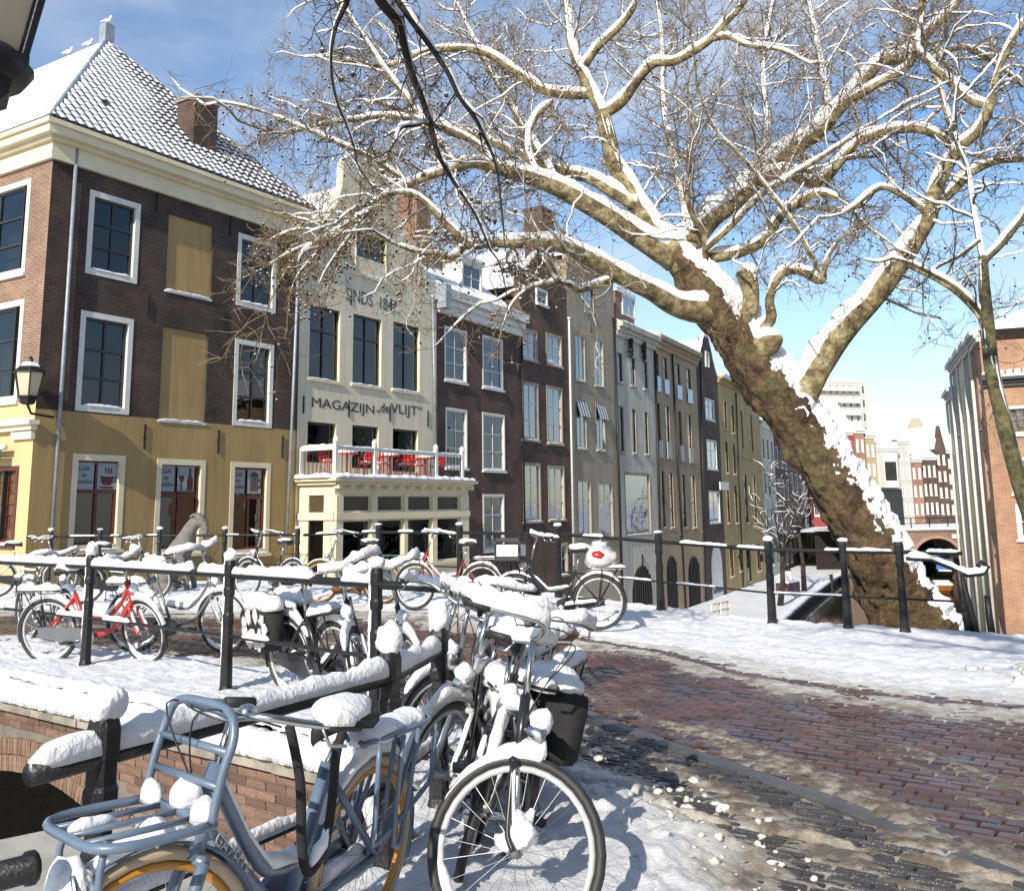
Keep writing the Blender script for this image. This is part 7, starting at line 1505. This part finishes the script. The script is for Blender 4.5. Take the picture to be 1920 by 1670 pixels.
q = MB(); fa_ = V((1.1, 0, RW)); q.blob(fa_ + V((-.01, 0, .075)), (.06, .07, .075), 16, 11, .5, 4); q.blob(fa_ + V((-.05, .03, .01)), (.05, .06, .03), 12, 8, .5, 6)
q.snow([V(p) for p in circ(RW - .05, fa_, 20, R(185), R(345), False)], .026, .06, -.005, 5, step=.02, jag=.6); q.snow([V(p) for p in circ(RW - .01, fa_, 12, R(95), R(175), False)], .032, .07, 0, 8, step=.02, jag=.6)
q.build('wheel_snow', 'snow', wfk, True)['kind'] = 'stuff'
hub_bike('black bicycle with its front wheel seen edge-on behind the silver-rimmed one', (-.24, 4.5), R(252), R(14), lean=-.22, sn=1.0, seed=17, barz=1.14, grip='grip_brown', saddle='leather', group='bicycles against the near railing', bar='dull_metal')
hub_bike('black bicycle carrying a big snow-covered pannier on the road side of the pile', (-.66, 5.98), R(119), R(-40), lean=.22, sn=1.0, seed=23, pannier=True, barz=1.1, group='bicycles against the near railing')
hub_bike('silver bicycle buried in snow in the middle of the pile', (-.44, 5.0), R(250), R(-10), lean=-.2, sn=1.1, seed=29, frame='silver', guard='silver', barz=1.14, saddle='leather', group='bicycles against the near railing', low=False)
hub_bike('dark bicycle leaning on the end post of the snowy railing', (-.5, 5.75), R(262), R(-35), lean=-.16, sn=1.0, seed=31, frame='bike_grey', barz=1.14, group='bicycles against the near railing')
# --- along the bridge railing
bike('black bicycle with brown sprung saddle leaning on the bridge railing end', uvp(.75, 1.05), uvp(1.9, .85), .1, -.4, sn=1.2, seed=37, saddle='leather', barz=1.16, group='bicycles along the bridge railing')
bike('black bicycle with black and white panniers behind the railing post', uvp(.2, 1.0), uvp(1.3, .85), .1, -.9, low=False, sn=1.3, seed=41, pannier='cow', sz=1.0, barz=1.12, fr=.02, group='bicycles along the bridge railing', z0=.02)
bike('red and white bicycle leaning on the bridge railing', V((-4.97, 10.62, 0)), V((-3.87, 10.45, 0)), .1, -.4, 'bike_red', 'guard_white', sn=1.2, seed=43, fr=.026, chain='bike_grey', barz=1.1, group='bicycles along the bridge railing', z0=.03)
bike('dark bicycle with white mudguards standing behind the red one', V((-4.35, 11.35, 0)), V((-3.25, 11.15, 0)), .06, -.2, 'bike_grey', 'guard_white', sn=1.1, seed=47, barz=1.15, group='bicycles along the bridge railing', z0=.04)
bike('dark bicycle of which only a wheel shows at the left edge', uvp(-5.3, 1.5), uvp(-4.25, 1.4), .06, 0, 'bike_black', 'guard_white', sn=.8, seed=51, group='bicycles along the bridge railing', z0=.04)
# --- along the far railing
def fbike(label, xr, xf, yr, yf, z=.05, **k):
    a, b = at_y(xr, 1060, yr), at_y(xf, 1060, yf); a.z = z; b.z = z; c_ = (a + b) / 2; d = (b - a).normalized(); return bike(label, c_ - d * .55, c_ + d * .55, group='bicycles along the far railing', wsnow=k.get('sn', .4) > .4, **k)
fbike('black bicycle with black crate in front and white plastic bag on its rack', 1120, 967, 12.75, 12.95, z=.05, lean=.06, sn=.75, seed=61, crate=True, bag='white', barz=1.18, guard='bike_black', sz=.99)
fbike('dark red bicycle with white mudguards in front of the bay window', 903, 775, 14.6, 15.0, z=.1, lean=.07, sn=.55, seed=67, frame='bike_maroon', guard='guard_white', barz=1.15)
fbike('green bicycle with bright yellow mudguards in front of the bay window', 712, 603, 15.8, 16.1, z=.1, lean=.07, sn=.25, seed=71, frame='bike_green', guard='guard_yellow', rackmat='bike_green', barz=1.15, rim='rim_orange')
fbike('black bicycle between the cafe window and the yellow-wheeled one', 548, 462, 17.0, 17.6, z=.08, lean=.06, sn=.3, seed=73, barz=1.15)
fbike('dark bicycle standing before the first cafe window', 185, 262, 17.2, 17.4, lean=-.06, sn=.4, seed=79, barz=1.1)
fbike('pale cream bicycle at the far left by the cafe corner', 16, 92, 18.6, 18.8, lean=-.06, sn=.35, seed=83, frame='bike_white', guard='bike_white', barz=1.08)
# --- grey animal figure sitting by the railing
pm('statue_grey', (.2, .18, .16), (.12, .11, .1), 9, .8, .4, 20)
sp0 = at_y(318, 1060, 18.6); sp0.z = 0; stt_ = empty('animal_statue', sp0, -.15, 'grey animal statue sitting upright with bowed head behind the snowy railing', 'statue')
bm_ = bpy.data.meshes.new('body'); sk = [((-.05, 0, .35), .24), ((-.12, 0, .28), .25), ((.06, 0, .65), .23), ((.2, 0, .95), .19), ((.34, 0, 1.2), .15), ((.47, 0, 1.42), .115), ((.58, 0, 1.5), .1), ((.66, 0, 1.4), .085), ((.7, 0, 1.25), .06), ((.71, 0, 1.16), .045),
      ((.28, .13, .72), .085), ((.4, .15, .42), .06), ((.47, .15, .06), .05), ((.56, .15, .03), .05), ((.28, -.13, .72), .085), ((.4, -.15, .42), .06), ((.47, -.15, .06), .05), ((.56, -.15, .03), .05),
      ((.1, .2, .2), .13), ((.3, .22, .06), .06), ((.1, -.2, .2), .13), ((.3, -.22, .06), .06), ((-.3, 0, .12), .04), ((-.45, 0, .05), .03), ((.5, .1, 1.55), .03), ((.42, .12, 1.5), .018), ((.5, -.1, 1.55), .03), ((.42, -.12, 1.5), .018)]
ed_ = [(1, 0), (0, 2), (2, 3), (3, 4), (4, 5), (5, 6), (6, 7), (7, 8), (8, 9), (3, 10), (10, 11), (11, 12), (12, 13), (3, 14), (14, 15), (15, 16), (16, 17), (1, 18), (18, 19), (1, 20), (20, 21), (1, 22), (22, 23), (6, 24), (24, 25), (6, 26), (26, 27)]
bm_.from_pydata([p for p, _ in sk], ed_, []); so = bpy.data.objects.new('body', bm_); COL.objects.link(so); md = so.modifiers.new('skin', 'SKIN')
for i, (_, r_) in enumerate(sk): bm_.skin_vertices[0].data[i].radius = (r_, r_)
bm_.skin_vertices[0].data[0].use_root = True; ss_ = so.modifiers.new('sub', 'SUBSURF'); ss_.levels = 2; ss_.render_levels = 2
bpy.context.view_layer.update(); me = bpy.data.meshes.new_from_object(so.evaluated_get(bpy.context.evaluated_depsgraph_get())); bpy.data.objects.remove(so); me.materials.clear(); me.materials.append(M['statue_grey']); me.polygons.foreach_set('use_smooth', [True] * len(me.polygons)); link('body', me, stt_)
